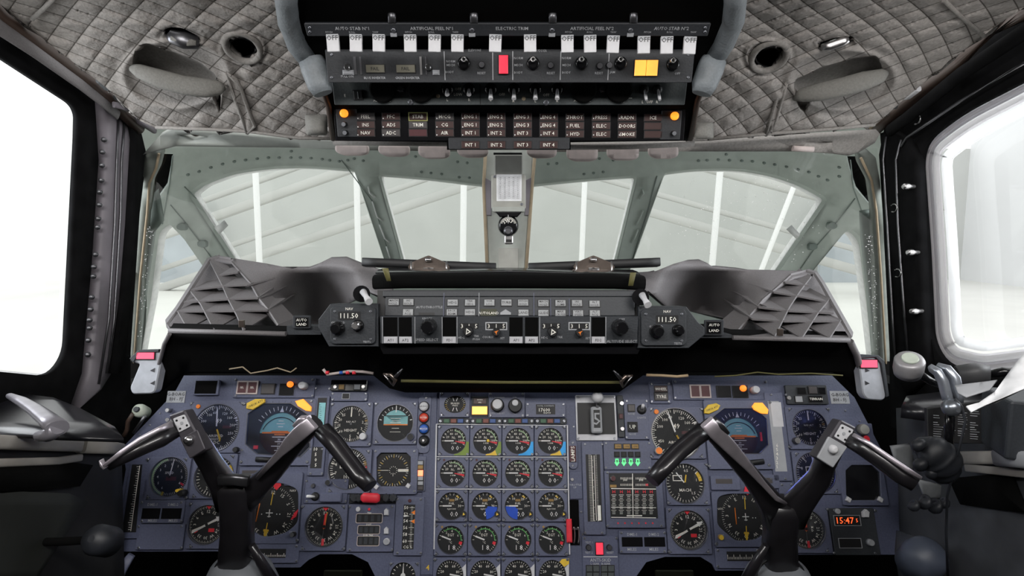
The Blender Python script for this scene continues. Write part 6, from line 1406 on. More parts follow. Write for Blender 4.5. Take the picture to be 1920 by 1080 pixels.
m = MB(); m.loft([P(x, y, 1.075) for x, y in [(752, 714), (950, 717), (1165, 717)]], [(.0028, .002)]*3, 'olive', 8, 3); ob = m.build('brace_rod'); tag(ob, 'thin olive rod under the centre of the glareshield', 'rod')
for x, y, lab in ((733, 711, 'port'), (1172, 714, 'starboard')):
    m = MB(); s_ = 1 if lab == 'port' else -1
    q = [P(x-s_*14, y-10, 1.06), P(x, y-8, 1.055), P(x+s_*8, y+2, 1.055), P(x+s_*4, y+12, 1.06)]
    m.tube(q, [.002, .004, .004, .002], 'bronze', 8); m.tube([P(x-s_*14, y-10, 1.06), P(x+s_*2, y+10, 1.06)], .0015, 'metal', 6); m.tube([P(x+s_*8, y-4, 1.055), P(x+s_*22, y-20, 1.05)], [.004, .002], 'dark_metal', 8)
    tag(m.build('hinge_bracket'), f'small bronze hinge bracket at the {lab} end of the thin olive rod', 'bracket', 'hinge brackets of the rod')
for i, (pts, mt, lab) in enumerate([([(606, 692), (614, 702), (630, 700), (655, 696), (680, 697), (700, 700)], 'pink_tab', 'pale wire bundle under the port side of the glareshield'), ([(430, 692), (455, 688), (470, 700), (500, 695), (520, 690), (545, 698), (556, 690)], 'tan', 'thin brown wires under the port ribbed hood'),
                               ([(1212, 703), (1240, 704), (1270, 706), (1290, 704)], 'wire_tan', 'tan wire bundle under the starboard side of the glareshield'), ([(1340, 706), (1380, 704), (1420, 698), (1460, 702), (1520, 700), (1580, 704)], 'olive', 'thin olive wires under the starboard ribbed hood')]):
    m = MB(); m.tube([P(x, y, 1.07) for x, y in pts], .0028 if i in (0, 2) else .0014, mt, 6)
    ob = m.build('wire_bundle'); tag(ob, lab, 'wiring')
    if i == 0:
        for x in (614, 640, 652, 664): mm = MB(); y = 699; mm.tube([P(x-3, y, 1.069), P(x+3, y-.6, 1.069)], .0034, ('red', 'red', 'red', 'blue')[i+(x == 640)*3], 6); setparent(mm.build('sleeve'), ob)
# centre section: top pad and body
FG = Frame(955, 568, .995, 18); FL = Frame(955, 618, .97, 4)
t = T('glareshield_cushion', 'black padded top of the glareshield centre section', 'glareshield top', Frame(955, 530, 1.03, 50), 955, 525)
m = MB(); m.loft([P(x, y, 1.04) for x, y in [(705, 528), (760, 526), (955, 526), (1150, 527), (1204, 530)]], [(.013, .03)]*5, 'matt_black', 14, 3); ob = m.build('pad_roll'); setparent(ob, t.e)
m = MB(); m.loft([P(x, y, 1.10) for x, y in [(715, 512), (955, 511), (1190, 515)]], [(.008, .05)]*3, 'gloss_black', 14, 3); ob = m.build('upper_ledge'); setparent(ob, t.e)
for x0, x1, y0, y1, lab in ((716, 733, 503, 527, 'port'), (1178, 1193, 511, 536, 'starboard')):
    o = sheet('tape', [(x0, y0), (x1-5, y0), (x1, y1), (x0+9, y1)] if lab == 'port' else [(x0+4, y0), (x1, y0), (x1-6, y1), (x0, y1)], [], lambda x, y: P(x, y, .99), 'olive', 10, .001); tag(o, f'olive tape patch at the {lab} end of the glareshield top', 'tape', 'olive tape patches')
m = MB(); m.prism(T('a', 'a', 'a', FL, 955, 618).poly([(705, 594), (1199, 594), (1203, 650), (1196, 664), (718, 664), (709, 645)], -.008), 0, .04, 'gloss_black')
tmp = [ob for ob in COL.objects if ob.name == 'a'][0]
gb = m.build('autopilot_housing'); gb.matrix_world = Matrix.Translation(FL.pt(955, 618)-FL.n*.05) @ FL.R.to_4x4(); bpy.data.objects.remove(tmp)
tag(gb, 'black box body of the autopilot controller in the glareshield centre', 'housing')
m = MB(); t_ = T('b', 'a', 'a', FG, 955, 568); m.prism(t_.poly([(708, 544), (1198, 544), (1200, 596), (706, 596)], -.003), -.05, -.003, 'black'); ob = m.build('upper_body'); ob.matrix_world = t_.M; bpy.data.objects.remove(t_.e); bpy.context.view_layer.update(); setparent(ob, gb)
up = boxinst('autopilot_controller', 'autopilot button panel with rows of small grey square captions, centre of the glareshield', 'autopilot panel', 722, 556, 1190, 592, mt='dark_panel', z=.004, F=FG, scr=False, cut=1)
m = MB(); m.rect(*up.box(718, 545, 1193, 556, .006), -.002, .006, 'dark_panel', .001); up.part('brow', m)
for x in (832, 898, 1001, 1032.5, 1067.5): m = MB(); m.rect(*up.box(x-.6, 549 if x < 1010 else 560, x+.6, 593, .007), .004, .007, 'tab_dark' if x in (898,) else 'bezel'); up.part('divider', m)
for x, y, s_ in ((738, 566, 'MACH|HOLD'), (765.5, 566, 'IAS|HOLD'), (848.6, 567, 'HDG'), (881.4, 567, 'TRK|HDG'), (917.5, 567, 'VOR|LOC'), (949.5, 567, 'TURB'), (981, 567, 'PITCH|HOLD'), (1019, 568, 'MACH|HOLD'), (1051, 568, 'MAX|CLIMB'), (1082, 568, 'IAS|HOLD'), (1115, 569, 'ALT|HOLD'),
                 (764.7, 585, 'IAS|ACQ'), (847, 585, 'BACK|BEAM'), (881, 585, 'HDG'), (981.5, 586, 'LAND'), (1019, 586.5, 'GLIDE'), (1051, 586.5, 'MAX|CRUISE'), (1084, 587, 'VERT|SPEED'), (1115.5, 587, 'ALT|ACQ')):
    lamp(up, x-9.5, y-5.5, x+9.5, y+6, 'tab_btn', s_, z=.004, th=.003, tm='black', name='push_button', h=K(up, 4 if '|' in s_ else 5))
m = MB(); m.text('AUTOTHROTTLE', *up.px(805, 576, .004), 4.6*up.k, .0042, 'grey_text'); m.text('AUTOLAND', *up.px(916, 587, .0046), 5*up.k, .0048, 'cream'); up.part('lettering', m)
m = MB(); m.rect(*up.box(901, 579, 931, 592, .0045), .004, .0045, 'olive_dark'); up.part('autoland_label', m); m = MB(); m.prism(up.poly([(938, 590), (958, 590), (958, 586), (948, 580), (938, 586)], .006), .004, .006, 'tab_dark'); up.part('triangle_lamp', m)
m = MB(); m.rect(*up.box(785, 586, 815, 591, .0045), .004, .0045, 'black'); up.part('slot', m)
lp = boxinst('autopilot_selector', 'lower autopilot row with two large black knobs, digit windows and white engage tabs', 'autopilot panel', 713, 593, 1196, 644, mt='dark_panel', z=.006, F=FL, scr=False, cut=1)
for x0, x1, s_ in ((719, 745, 'AT1'), (748, 772, 'AT2'), (830, 855, 'FD1'), (955, 980, 'AP1'), (984.5, 1009, 'AP2'), (1109.5, 1134.5, 'FD2')):
    m = MB(); m.rect(*lp.box(x0, 595, x1, 631, .0065), .005, .0068, 'matt_black'); o = lp.part('engage_slot', m)
    m = MB(); b = lp.box(x0, 631.5, x1, 644, .010); m.rect(*b, .005, .010, 'tab_btn2', .001); m.text(s_, (b[0]+b[2])/2, (b[1]+b[3])/2, K(lp, 5), .0102, 'black'); tb = m.build('tab'); tb.parent = o; tb['label'] = 'white engage tab'
for x, y in ((801, 613.6), (1166, 615)):
    mb = MB(); c = lp.px(x, y, .03); mb.lathe(c[0], c[1], [(K(lp, 15), .006), (K(lp, 14), .020), (K(lp, 13), .024), (K(lp, 11.5), .034), (K(lp, 10), .036)], 'gloss_black', 26, flute=.05); o = lp.part('selector_knob', mb)
for x0, x1, fr in ((862, 897, 0), (912, 949, 1), (1016, 1051, 0), (1068, 1104, 1)):
    mb = MB(); b = lp.box(x0, 606, x1, 617, .0068)
    if fr: e = K(lp, 2); mb.plate(rrect(b[0]-e, b[1]-e, b[2]+e, b[3]+e), rrect(*b), ((b[0]+b[2])/2, (b[1]+b[3])/2), .006, .0068, 'grey_text', .0001)
    mb.rect(*b, .005, .0064, 'black')
    for i, s_ in enumerate('315'): mb.text(s_, b[0]+(b[2]-b[0])*(i*.38+.12), (b[1]+b[3])/2, K(lp, 8), .0065, 'cream')
    lp.part('digit_window', mb)
for x, y, mt, r_ in ((877, 621.5, 'cream', 9.5), (1036.7, 622.5, 'cream', 9.5), (930.5, 623.5, 'orange', 7.5), (1088, 624.5, 'orange', 7.5)):
    mb = MB(); c = lp.px(x, y, .018); mb.lathe(c[0], c[1], [(K(lp, r_), .006), (K(lp, r_*.95), .016), (K(lp, r_*.8), .018)], 'black', 20); a = K(lp, r_*.62)
    if mt == 'cream': q = [(c[0]-a*.6, c[1]-a), (c[0]+a, c[1]-a*.1), (c[0]-a*.4, c[1]+a)]; mb.flat(q, .018, mt); mb.flat([((p[0]-c[0])*.5+c[0], (p[1]-c[1])*.5+c[1]) for p in q], .0184, 'black')
    else: mb.flat([(c[0]-a*.9, c[1]+a*.3), (c[0]+a, c[1]+a*.9), (c[0]+a*.2, c[1]+a*.1), (c[0]+a*.1, c[1]-a), (c[0]-a*.3, c[1])], .018, mt)
    lp.part('knob', mb)
m = MB()
for s_, x, y, h in (('SPEED SELECT', 800, 637, 5), ('ALTITUDE SELECT', 1166, 640, 5), ('KNOTS', 801, 597, 4), ('FEET', 1166, 599, 4), ('HDG', 865, 633, 4), ('TRK', 893, 630, 4), ('PUSH', 893, 636, 4), ('COURSE', 915, 632, 4), ('SET', 942, 634, 4), ('HDG', 1021, 633, 4), ('TRK', 1050, 632, 4), ('SET', 1102, 634, 4)): m.text(s_, *lp.px(x, y, .006), h*lp.k, .0062, 'grey_text')
lp.part('lettering', m)
for x in (717, 778, 829, 857, 1012, 1107, 1136): m = MB(); m.rect(*lp.box(x-.6, 594, x+.6, 644, .008), .006, .008, 'tab_dark'); lp.part('divider', m)
# radio selectors
for (x0, y0, x1, y1, dx0, dy0, dx1, dy1, k1, k2, lab, mt2) in ((619, 575, 704, 645, 634, 584, 676, 600, (630, 616), (667.5, 611), 'port', 'metal'), (1202, 580, 1287, 648, 1230, 591, 1272, 607, (1234, 622), (1275, 620), 'starboard', 'gloss_black')):
    Fn = Frame((x0+x1)/2, 612, .975, 6)
    t = boxinst('radio_selector', f'radio tuning box reading 111.50 at the {lab} end of the autopilot panel', 'radio selector', x0, y0, x1, y1, mt='dark_panel', z=.006, F=Fn, cut=8, sd=9)
    m = MB(); m.prism(t.poly([(x0-22, y0+24), (x0, y0-5), (x1+4, y0-5), (x1+6, y1+5), (x0-2, y1+5), (x0-22, y0+40)] if lab == 'port' else [(x1+22, y0+24), (x1, y0-5), (x0-4, y0-5), (x0-6, y1+5), (x1+4, y1+5), (x1+34, y0+48), (x1+34, y0+34)], 0), -.05, 0, 'dark_panel', .001); t.part('mounting', m)
    m = MB(); b = t.box(dx0, dy0, dx1, dy1, .0066); m.rect(*b, .005, .0068, 'black', 0, .002); m.text('111.50', (b[0]+b[2])/2, (b[1]+b[3])/2, (b[3]-b[1])*.6, .007, 'cream'); t.part('display', m)
    m = MB(); m.text('NAV', *t.px((dx0+dx1)/2, y0+4, .006), 5*t.k, .0062, 'cream'); m.text('TESTS', *t.px(x1-16, y1-4, .006), 4*t.k, .0062, 'grey_text'); m.text('ON HOLD', *t.px(dx0, dy1+5, .006), 4*t.k, .0062, 'grey_text'); t.part('lettering', m)
    mb = MB(); c = t.px(*k1, .02); mb.lathe(c[0], c[1], [(K(t, 13), .006), (K(t, 12.5), .016), (K(t, 9), .020), (K(t, 8), .028)], 'gloss_black', 22, flute=.05); t.part('knob', mb)
    mb = MB(); c = t.px(*k2, .02); mb.lathe(c[0], c[1], [(K(t, 11), .006), (K(t, 10), .014)], 'gloss_black', 20); mb.lathe(c[0], c[1], [(K(t, 8.5), .014), (K(t, 8), .024), (K(t, 6), .026)], mt2, 18, flute=.12); t.part('knob', mb)
for x, y, lab in ((686, 556, 'port'), (1209, 562, 'starboard')):
    m = MB(); a = P(x-5, y-9, .955); b = P(x+6, y+10, .93); m.loft([a, a.lerp(b, .5), b], [(.0055, .0055), (.004, .004), (.006, .006)], 'tab', 12, 2.4); ob = m.build('flap_switch'); tag(ob, f'white lever knob above the {lab} radio tuning box', 'lever', 'white levers of the glareshield')
    m = MB(); m.loft([P(x-8, y-5, .965), P(x-8, y-5, .985)], [(.014, .014)]*2, 'gloss_black', 16, 2, ref=(0, 0, 1)); bb = m.build('socket'); setparent(bb, ob)
for x0, y0, x1, y1, lab in ((553, 596, 578, 612, 'port'), (1325, 604, 1353, 625, 'starboard')):
    Fn = Frame((x0+x1)/2, (y0+y1)/2, 1.0, 4); t = boxinst('autoland_light', f'small dark AUTO LAND caption at the {lab} side of the glareshield', 'caption', x0-4, y0-4, x1+4, y1+4, mt='dark_panel', z=.004, F=Fn, scr=False)
    lamp(t, x0+1, y0, x1-1, y1, 'gloss_black', 'AUTO|LAND', z=.004, h=K(t, 5.2))
    m = MB(); m.rect(*t.box(*((536, 612, 600, 628) if lab == 'port' else (1290, 628, 1374, 634)), 0), -.04, -.004, 'dark_panel'); t.part('shelf', m)
# stowed reading-board clips on top of the glareshield
for x0, x1, cx, lab in ((683, 930, 803, 'port'), (991, 1234, 1113, 'starboard')):
    m = MB(); n = 9; pts = []
    for i in range(n): f = i/(n-1); x = x0+(x1-x0)*f; y = 492+(10*f if lab == 'port' else 10*(1-f)); pts.append(P(x, y, 1.16))
    m.loft(pts, [(.0085, .02)]*n, 'black', 12, 6, ref=(0, -1, .15)); o = m.build('chart_board'); tag(o, f'black folding chart holder with a silver clip on the {lab} side of the glareshield top', 'chart holder')
    m = MB(); q = [(cx-38, 501), (cx-34, 493), (cx-8, 482), (cx, 479), (cx+8, 482), (cx+34, 493), (cx+40, 501), (cx+36, 505), (cx-34, 505)]
    a = [P(x, y, 1.125) for x, y in q]; d = Vector((0, .004, 0)); n = len(q); m.add(a+[v+d for v in a], [tuple(range(n))[::-1], tuple(range(n, 2*n))]+[(i, (i+1) % n, n+(i+1) % n, n+i) for i in range(n)], 'bronze'); setparent(m.build('clip_plate'), o)
    m = MB(); m.loft([P(cx, 484, 1.12), P(cx, 490, 1.118)], [(.006, .004)]*2, 'metal', 12, 3); setparent(m.build('clip_eye'), o)
    m = MB(); m.loft([P(cx-9, 507, 1.115), P(cx+10, 507, 1.115)], [(.006, .006)]*2, 'metal', 12, 2); setparent(m.build('hinge_barrel'), o)
    m = MB(); m.tube([P(x, y, 1.115) for x, y in [(cx-32, 490), (cx-32, 512), (cx-30, 517)]], .0016, 'metal', 6); m.tube([P(x, y, 1.115) for x, y in [(cx+34, 490), (cx+34, 512), (cx+32, 517)]], .0016, 'metal', 6); m.tube([P(x, y, 1.112) for x, y in [(cx-60, 516), (cx-22, 518), (cx-18, 521), (cx+18, 522), (cx+26, 518), (cx+60, 519)]], .0014, 'metal', 6); m.tube([P(x, y, 1.115) for x, y in [(cx-32, 509), (cx+34, 509)]], .0014, 'metal', 6); setparent(m.build('wire_spring'), o)
# end lamps
for pl, lab_px, side in (([(258, 658), (298, 656), (304, 668), (291, 733), (285, 738), (248, 739), (243, 728), (262, 682), (250, 680)], (257, 661, 289, 673), 'port'), ([(1609, 668), (1640, 670), (1650, 680), (1662, 744), (1655, 751), (1626, 749), (1618, 738)], (1614, 675, 1644, 689), 'starboard')):
    F = Frame(sum(p[0] for p in pl)/len(pl), 700, 1.07, 10); t = T('end_lamp_bracket', f'pale grey bracket with a lit pink-red label at the {side} end of the glareshield', 'bracket', F, F and sum(p[0] for p in pl)/len(pl), 700)
    m = MB(); m.prism(t.poly(rpoly(pl, 5), 0), -.02, 0, 'bracket', .002); t.part('plate', m)
    b = t.box(*lab_px, .002); m = MB(); m.rect(b[0]-.002, b[1]-.002, b[2]+.002, b[3]+.002, 0, .002, 'black'); m.rect(*b, .002, .004, 'lit_pink'); t.part('lit_label', m)
    s_ = 1 if side == 'port' else -1; ex = 290 if side == 'port' else 1622
    for y in (694, 718): m = MB(); m.prism(t.poly([(ex, y-4), (ex-s_*9, y+1), (ex-s_*1, y+4)], .001), 0, .001, 'dark_metal'); t.part('notch', m)
    m = MB(); m.prism(t.poly([(245, 672), (262, 656), (300, 655), (300, 660), (264, 661), (252, 680)] if side == 'port' else [(1608, 672), (1610, 664), (1645, 666), (1656, 676), (1665, 742), (1660, 744), (1650, 682), (1640, 670)], .0), -.03, .004, 'dark_panel', .001); t.part('cap', m)

# ================================================================ CONTROL YOKES
def LP(pts): return [P(x, y, Y) for x, y, Y in pts]
def px2m(n, Y): return n*Y/FPX
def band(m, pts, wpx, depth, mt, sup=3.2, top=None, n=20, ref=(0, -1, 0)):
    m.loft(LP(pts), [(px2m(w_, p[2])/2, d) for w_, p, d in zip(wpx, pts, depth)], mt, n, sup, top=top, ref=ref)
def yoke(side):
    lab = 'port' if side == 0 else 'starboard'
    root = empty('control_yoke', P(445 if side == 0 else 1465, 1040, .86)); tag(root, f'black ram-horn control yoke in front of the {lab} instrument panel', 'control yoke')
    def add(name, m, label=None, **k):
        o = m.build(name, None, None, **k); setparent(o, root)
        if label: o['label'] = label
        return o
    if side == 0:
        m = MB(); band(m, [(442, 1100, .93), (443, 1050, .90), (445, 1000, .88), (446, 950, .87), (444, 915, .865), (440, 898, .865)], [70, 62, 58, 62, 68, 56], [.026, .024, .022, .022, .022, .018], 'yoke'); add('column', m)
        m = MB(); band(m, [(434, 945, .875), (418, 905, .865), (396, 870, .85), (372, 830, .83), (336, 780, .81)], [56, 44, 37, 35, 33], [.018, .018, .016, .014, .012], 'yoke'); add('left_arm', m)
        m = MB(); band(m, [(452, 945, .875), (482, 912, .865), (510, 885, .85), (545, 845, .835), (580, 803, .815), (590, 792, .81)], [56, 46, 40, 34, 34, 32], [.018, .018, .016, .014, .013, .011], 'yoke'); ra = add('right_arm', m)
        m = MB(); band(m, [(484, 895, .834), (508, 868, .818), (526, 849, .804), (543, 830, .798), (562, 812, .79), (586, 792, .785)], [7, 12, 15, 25, 29, 28], [.004]*6, 'yoke_metal', 6); add('metal_strap', m, 'bare grey metal strap along the arm')
        m = MB(); band(m, [(556, 798, .80), (567, 787, .795), (578, 784, .79)], [14, 16, 8], [.006]*3, 'yoke_metal', 4); add('clamp', m)
        # grips
        m = MB(); band(m, [(604, 806, .81), (628, 832, .80), (652, 862, .785), (675, 892, .77), (694, 912, .76)], [34, 32, 30, 30, 26], [.014, .015, .015, .015, .012], 'yoke', 2.2); add('right_grip', m)
        m = MB(); band(m, [(326, 806, .80), (300, 823, .785), (268, 838, .77), (232, 857, .755), (202, 874, .745)], [34, 34, 30, 26, 20], [.012, .014, .015, .014, .010], 'yoke', 2.2); add('left_grip', m)
        m = MB(); band(m, [(322, 795, .785), (296, 806, .77), (262, 824, .755), (228, 848, .742), (195, 874, .732)], [14, 10, 9, 9, 8], [.004]*5, 'yoke_metal', 3); band(m, [(190, 862, .732), (193, 872, .732), (198, 878, .732)], [4, 7, 6], [.004]*3, 'yoke_metal', 3); add('grip_lit_edge', m, 'metal strip modelling the lit edge along the grip')  # metal strip put in for the highlight along the upper edge
        blk = [(315.5, 779), (345.5, 768.6), (386, 844.4), (356, 860)]; bc = (348, 812); Yb = .795; btn = (355, 825); plate = [(325, 785), (346, 777), (357, 800), (336, 811)]; pb = [(338, 822), (371, 805), (386, 842), (357, 860)]
    else:
        m = MB(); band(m, [(1462, 1100, .93), (1461, 1050, .90), (1462, 1000, .88), (1464, 960, .87), (1468, 940, .865)], [74, 64, 58, 64, 50], [.026, .024, .022, .022, .018], 'yoke'); add('column', m)
        m = MB(); band(m, [(1458, 975, .875), (1440, 935, .865), (1412, 898, .85), (1380, 860, .835), (1345, 820, .815), (1324, 796, .81)], [58, 48, 38, 36, 34, 30], [.018, .018, .016, .014, .013, .011], 'yoke'); add('left_arm', m)
        m = MB(); band(m, [(1480, 975, .875), (1495, 945, .865), (1516, 920, .85), (1536, 895, .84), (1546, 868, .83), (1566, 830, .815), (1590, 800, .81)], [56, 52, 44, 40, 36, 34, 30], [.018, .018, .016, .014, .014, .013, .012], 'yoke'); add('right_arm', m)
        m = MB(); band(m, [(1325, 791, .785), (1344, 812, .79), (1372, 841, .798), (1402, 874, .812), (1430, 906, .826), (1455, 934, .835), (1472, 943, .84)], [28, 30, 26, 17, 11, 9, 6], [.004]*7, 'yoke_metal', 5); add('metal_strap', m, 'bare grey metal strap along the arm')
        m = MB(); band(m, [(1340, 786, .79), (1352, 798, .79), (1362, 810, .795)], [9, 12, 9], [.006]*3, 'dark_metal', 4); add('clamp', m)
        m = MB(); band(m, [(1320, 808, .81), (1296, 826, .80), (1270, 848, .785), (1243, 877, .77), (1222, 902, .76)], [34, 30, 30, 30, 28], [.014, .015, .015, .015, .012], 'yoke', 2.2); add('left_grip', m)
        m = MB(); band(m, [(1592, 824, .80), (1620, 840, .785), (1655, 865, .77), (1690, 892, .755), (1716, 909, .745)], [30, 34, 34, 34, 30], [.012, .014, .015, .015, .012], 'yoke', 2.2); add('right_grip', m)
        m = MB(); band(m, [(1600, 815, .785), (1630, 832, .77), (1670, 860, .755), (1700, 880, .742), (1726, 896, .736)], [8, 9, 10, 10, 8], [.004]*5, 'yoke_metal', 3); add('grip_lit_edge', m, 'metal strip modelling the lit edge along the grip')  # same strip modelling the highlight on this grip
        blk = [(1577, 787), (1607, 802), (1561, 877), (1531, 858)]; Yb = .795; btn = (1561, 842); plate = [(1578, 795), (1600, 806), (1586, 832), (1564, 819)]; pb = [(1553, 818), (1588, 838), (1561, 877), (1531, 858)]
    F = Frame(sum(p[0] for p in blk)/4, sum(p[1] for p in blk)/4, Yb, 12)
    def poly(pl, h, s_=1):
        q = [F.pt(x, y, h)-F.o for x, y in pl]; return [(v.dot(F.u), v.dot(F.v)) for v in q]
    M = Matrix.Translation(F.o) @ F.R.to_4x4(); k = (F.pt(961, 800)-F.pt(960, 800)).length
    def onb(name, m, label=None): o = m.build(name); o.matrix_world = M; bpy.context.view_layer.update(); setparent(o, sb if sb else root); (o.__setitem__('label', label) if label else None); return o
    sb = None
    m = MB(); m.prism(rpoly(poly(blk, 0), .003), -.022, 0, 'block', .002); sb = onb('switch_block', m)
    m = MB(); m.prism(rpoly(poly(plate, .001), .002), 0, .0025, 'tab', .0005); onb('switch_plate', m, 'pale square switch plate')
    m = MB(); q = poly(plate, .0025)
    for i, (a, b) in enumerate(((.2, .2), (.8, .2), (.2, .8), (.8, .8))):
        A, B, C_, D = [Vector(v) for v in q]; p = (A*(1-a)+B*a)*(1-b)+(D*(1-a)+C_*a)*b; m.cyl(p.x, p.y, k*2, .0025, .0032, 'black', n=10)
    p = sum((Vector(v) for v in q), Vector((0, 0)))/4; m.cyl(p.x, p.y, k*3, .0025, .0034, 'tab_dark', n=12); onb('plate_screws', m)
    m = MB(); m.prism(rpoly(poly(pb, .001), .002), 0, .003, 'block' if side == 0 else 'tab_dark', .001); onb('button_plate', m)
    q = poly([btn], .004)[0]; m = MB(); m.lathe(q[0], q[1], [(k*8, .002), (k*8.5, .006), (k*7, .010), (k*3, .012)], 'tab' if side else 'metal', 20); onb('thumb_button', m, 'round pale thumb button')
    # hub details and boot
    hx = 438 if side == 0 else 1470
    if side == 0: m = MB(); m.loft(LP([(412, 900, .84), (440, 899, .838), (466, 902, .84)]), [(.008, .006)]*3, 'dark_metal', 12, 4); add('hub_cap', m)
    m = MB(); cx, cy = (447, 1084) if side == 0 else (1463, 1090); c = P(cx, cy, .90)
    m.lathe(0, 0, [(.055, -.72), (.052, -.2), (.058, -.12), (.062, -.06), (.060, -.03), (.054, 0), (.042, .022), (.026, .033), (.006, .037)], 'boot', 32); o = m.build('column_boot'); o.matrix_world = Matrix.Translation(c) @ Matrix.Rotation(R(14), 4, 'X'); bpy.context.view_layer.update(); setparent(o, root); o['label'] = 'grey domed boot at the foot of the column'
    m = MB(); q = []
    for i in range(25): a = R(-10+i*200/24); q.append(P(cx+46*math.cos(a), cy-6-40*math.sin(a), .888))
    m.tube(q, .0022, 'black', 6); add('boot_ring', m)
    m = MB(); m.loft(LP([(472 if side == 0 else 1436, 1022, .87), (488 if side == 0 else 1420, 1052, .875), (512 if side == 0 else 1398, 1092, .88)]), [(.005, .005), (.007, .007), (.009, .009)], 'yoke', 12, 3); add('side_fairing', m)
    return root
yoke(0); yoke(1)

# ================================================================ SIDE CONSOLES
def zplane(z, n=Vector((0, 0, 1))):
    return lambda x, y: hit(x, y, Vector((0, 0, z)), Vector((0, 0, 1)))
def xplane(X): return lambda x, y: CAM+ray(x, y)*(X/ray(x, y).x)
cl = sheet('side_sill', [(-200, 690), (0, 733), (100, 745), (150, 765), (215, 800), (232, 822), (110, 818), (0, 811), (-200, 797)], [], zplane(.955), 'sill', 40, .006)
tag(cl, 'glossy black sill below the port side window', 'sill')
m = MB(); m.loft([hit(x, y, Vector((0, 0, .985)), Vector((0, 0, 1))) for x, y in [(18, 742), (40, 752), (66, 768), (92, 788), (108, 803)]], [(.005, .004), (.008, .006), (.010, .007), (.012, .008), (.013, .010)], 'handle_metal', 14, 2.4, ref=(0, 0, 1))
m.loft([hit(108, 803, Vector((0, 0, .985)), Vector((0, 0, 1))), hit(92, 815, Vector((0, 0, .975)), Vector((0, 0, 1))), hit(72, 817, Vector((0, 0, .965)), Vector((0, 0, 1)))], [(.009, .008), (.010, .009), (.006, .006)], 'handle_metal', 14, 2.4, ref=(0, 0, 1))
tag(m.build('window_lever'), 'grey metal handle lying on the port black sill', 'handle')
sc_ = sheet('side_console', [(-300, 812), (0, 818), (110, 824), (228, 832), (236, 1200), (-300, 1200)], [], xplane(-.725), 'console', 60, .03)
tag(sc_, 'dark side console under the port armrest ledge', 'side console')
m = MB(); m.loft([xplane(-.715)(x, y) for x, y in [(-200, 822), (0, 829), (148, 836)]], [(.008, .010)]*3, 'armrest', 12, 4); m.loft([xplane(-.715)(x, y) for x, y in [(152, 836), (190, 838), (226, 842)]], [(.010, .012), (.009, .012), (.008, .010)], 'armrest', 12, 4)
ar_ = m.build('armrest_ledge'); tag(ar_, 'grey-beige armrest ledge on top of the port side console', 'armrest')
m = MB(); m.loft([xplane(-.715)(x, y) for x, y in [(-200, 862), (0, 868), (110, 864), (150, 858)]], [(.005, .006)]*4, 'armrest', 12, 4); setparent(m.build('lower_ledge'), ar_)
o = sheet('recess', [(-200, 884), (0, 876), (130, 866), (175, 872), (150, 912), (0, 925), (-200, 930)], [], xplane(-.712), 'matt_black', 60, .004); setparent(o, sc_)  # flat black sheet paints the deep shadow under the ledge
o = sheet('access_panel', [(-200, 925), (0, 920), (130, 925), (165, 940), (60, 1100), (-200, 1100)], [], xplane(-.712), 'side_green', 60, .006); setparent(o, sc_)
m = MB(); m.lathe(0, 0, [(.022, -.03), (.022, 0), (.017, .010), (.005, .014)], 'rubber', 24); o = m.build('steering_tiller'); o.matrix_world = Matrix.Translation(P(182, 1012, .82)) @ Matrix.Rotation(R(55), 4, 'X'); tag(o, 'dark round knob low beside the port side console', 'knob')
bpy.context.view_layer.update(); m = MB(); m.loft([P(182, 1012, .82)+Vector((0, .02, -.01)), P(182, 1012, .82)+Vector((-.08, .03, -.02)), P(182, 1012, .82)+Vector((-.15, .03, -.02))], [(.006, .006)]*3, 'matt_black', 14, 2, ref=(0, 0, 1)); setparent(m.build('stem'), o)
m = MB(); m.loft(LP([(247, 1040, 1.05), (228, 1066, 1.04), (210, 1100, 1.03)]), [(.006, .004), (.010, .004), (.012, .004)], 'bezel', 8, 6); tag(m.build('floor_bracket'), 'blue-grey diagonal bracket below the bottom left corner of the port panel', 'bracket')
m = MB(); m.lathe(0, 0, [(.012, -.02), (.0135, 0), (.012, .006), (.006, .009)], 'pale_cap', 22); m.lathe(0, .0, [(.006, .008), (.005, .014)], 'dark_panel', 12); o = m.build('oxygen_fitting'); o.matrix_world = Matrix.Translation(P(262, 770, 1.14)) @ Matrix.Rotation(R(60), 4, 'X'); tag(o, 'pale green round cap on dark fittings left of the port placard', 'fitting')
m = MB(); m.tube([P(x, y, 1.13) for x, y in [(250, 775), (240, 790), (238, 806), (232, 818)]], .004, 'brown', 8); m.tube([P(x, y, 1.12) for x, y in [(272, 780), (262, 795), (250, 812)]], .003, 'dark_metal', 8); setparent(m.build('hose'), o)

# starboard side
sr = sheet('side_sill', [(1690, 762), (1700, 742), (1760, 735), (1920, 690), (2150, 650), (2150, 720), (1920, 744), (1740, 768)], [], zplane(.945), 'sill', 40, .02)
tag(sr, 'dark sill below the starboard side window', 'sill')
sc2 = sheet('side_console', [(1680, 765), (1740, 762), (1920, 742), (2200, 700), (2200, 1200), (1692, 1200)], [], xplane(.74), 'console_r', 60, .03)
tag(sc2, 'grey side console at the starboard edge with a dark opening', 'side console')
o = sheet('opening', rpoly([(1778, 897), (1893, 886), (1925, 962), (1800, 946)], 3), [], xplane(.732), 'matt_black', 60, .004); setparent(o, sc2)  # flat black sheet paints the dark inside of a hole
m = MB(); m.loft([xplane(.725)(x, y) for x, y in [(1806, 858), (1866, 858), (1920, 862), (2100, 868)]], [(.007, .010)]*4, 'armrest', 12, 4); a2 = m.build('armrest_ledge'); tag(a2, 'grey-beige ledge along the starboard side console', 'armrest')
m = MB(); m.loft([xplane(.725)(x, y) for x, y in [(1812, 877), (1920, 888), (2100, 905)]], [(.003, .006)]*3, 'armrest', 12, 4); setparent(m.build('lower_ledge'), a2)
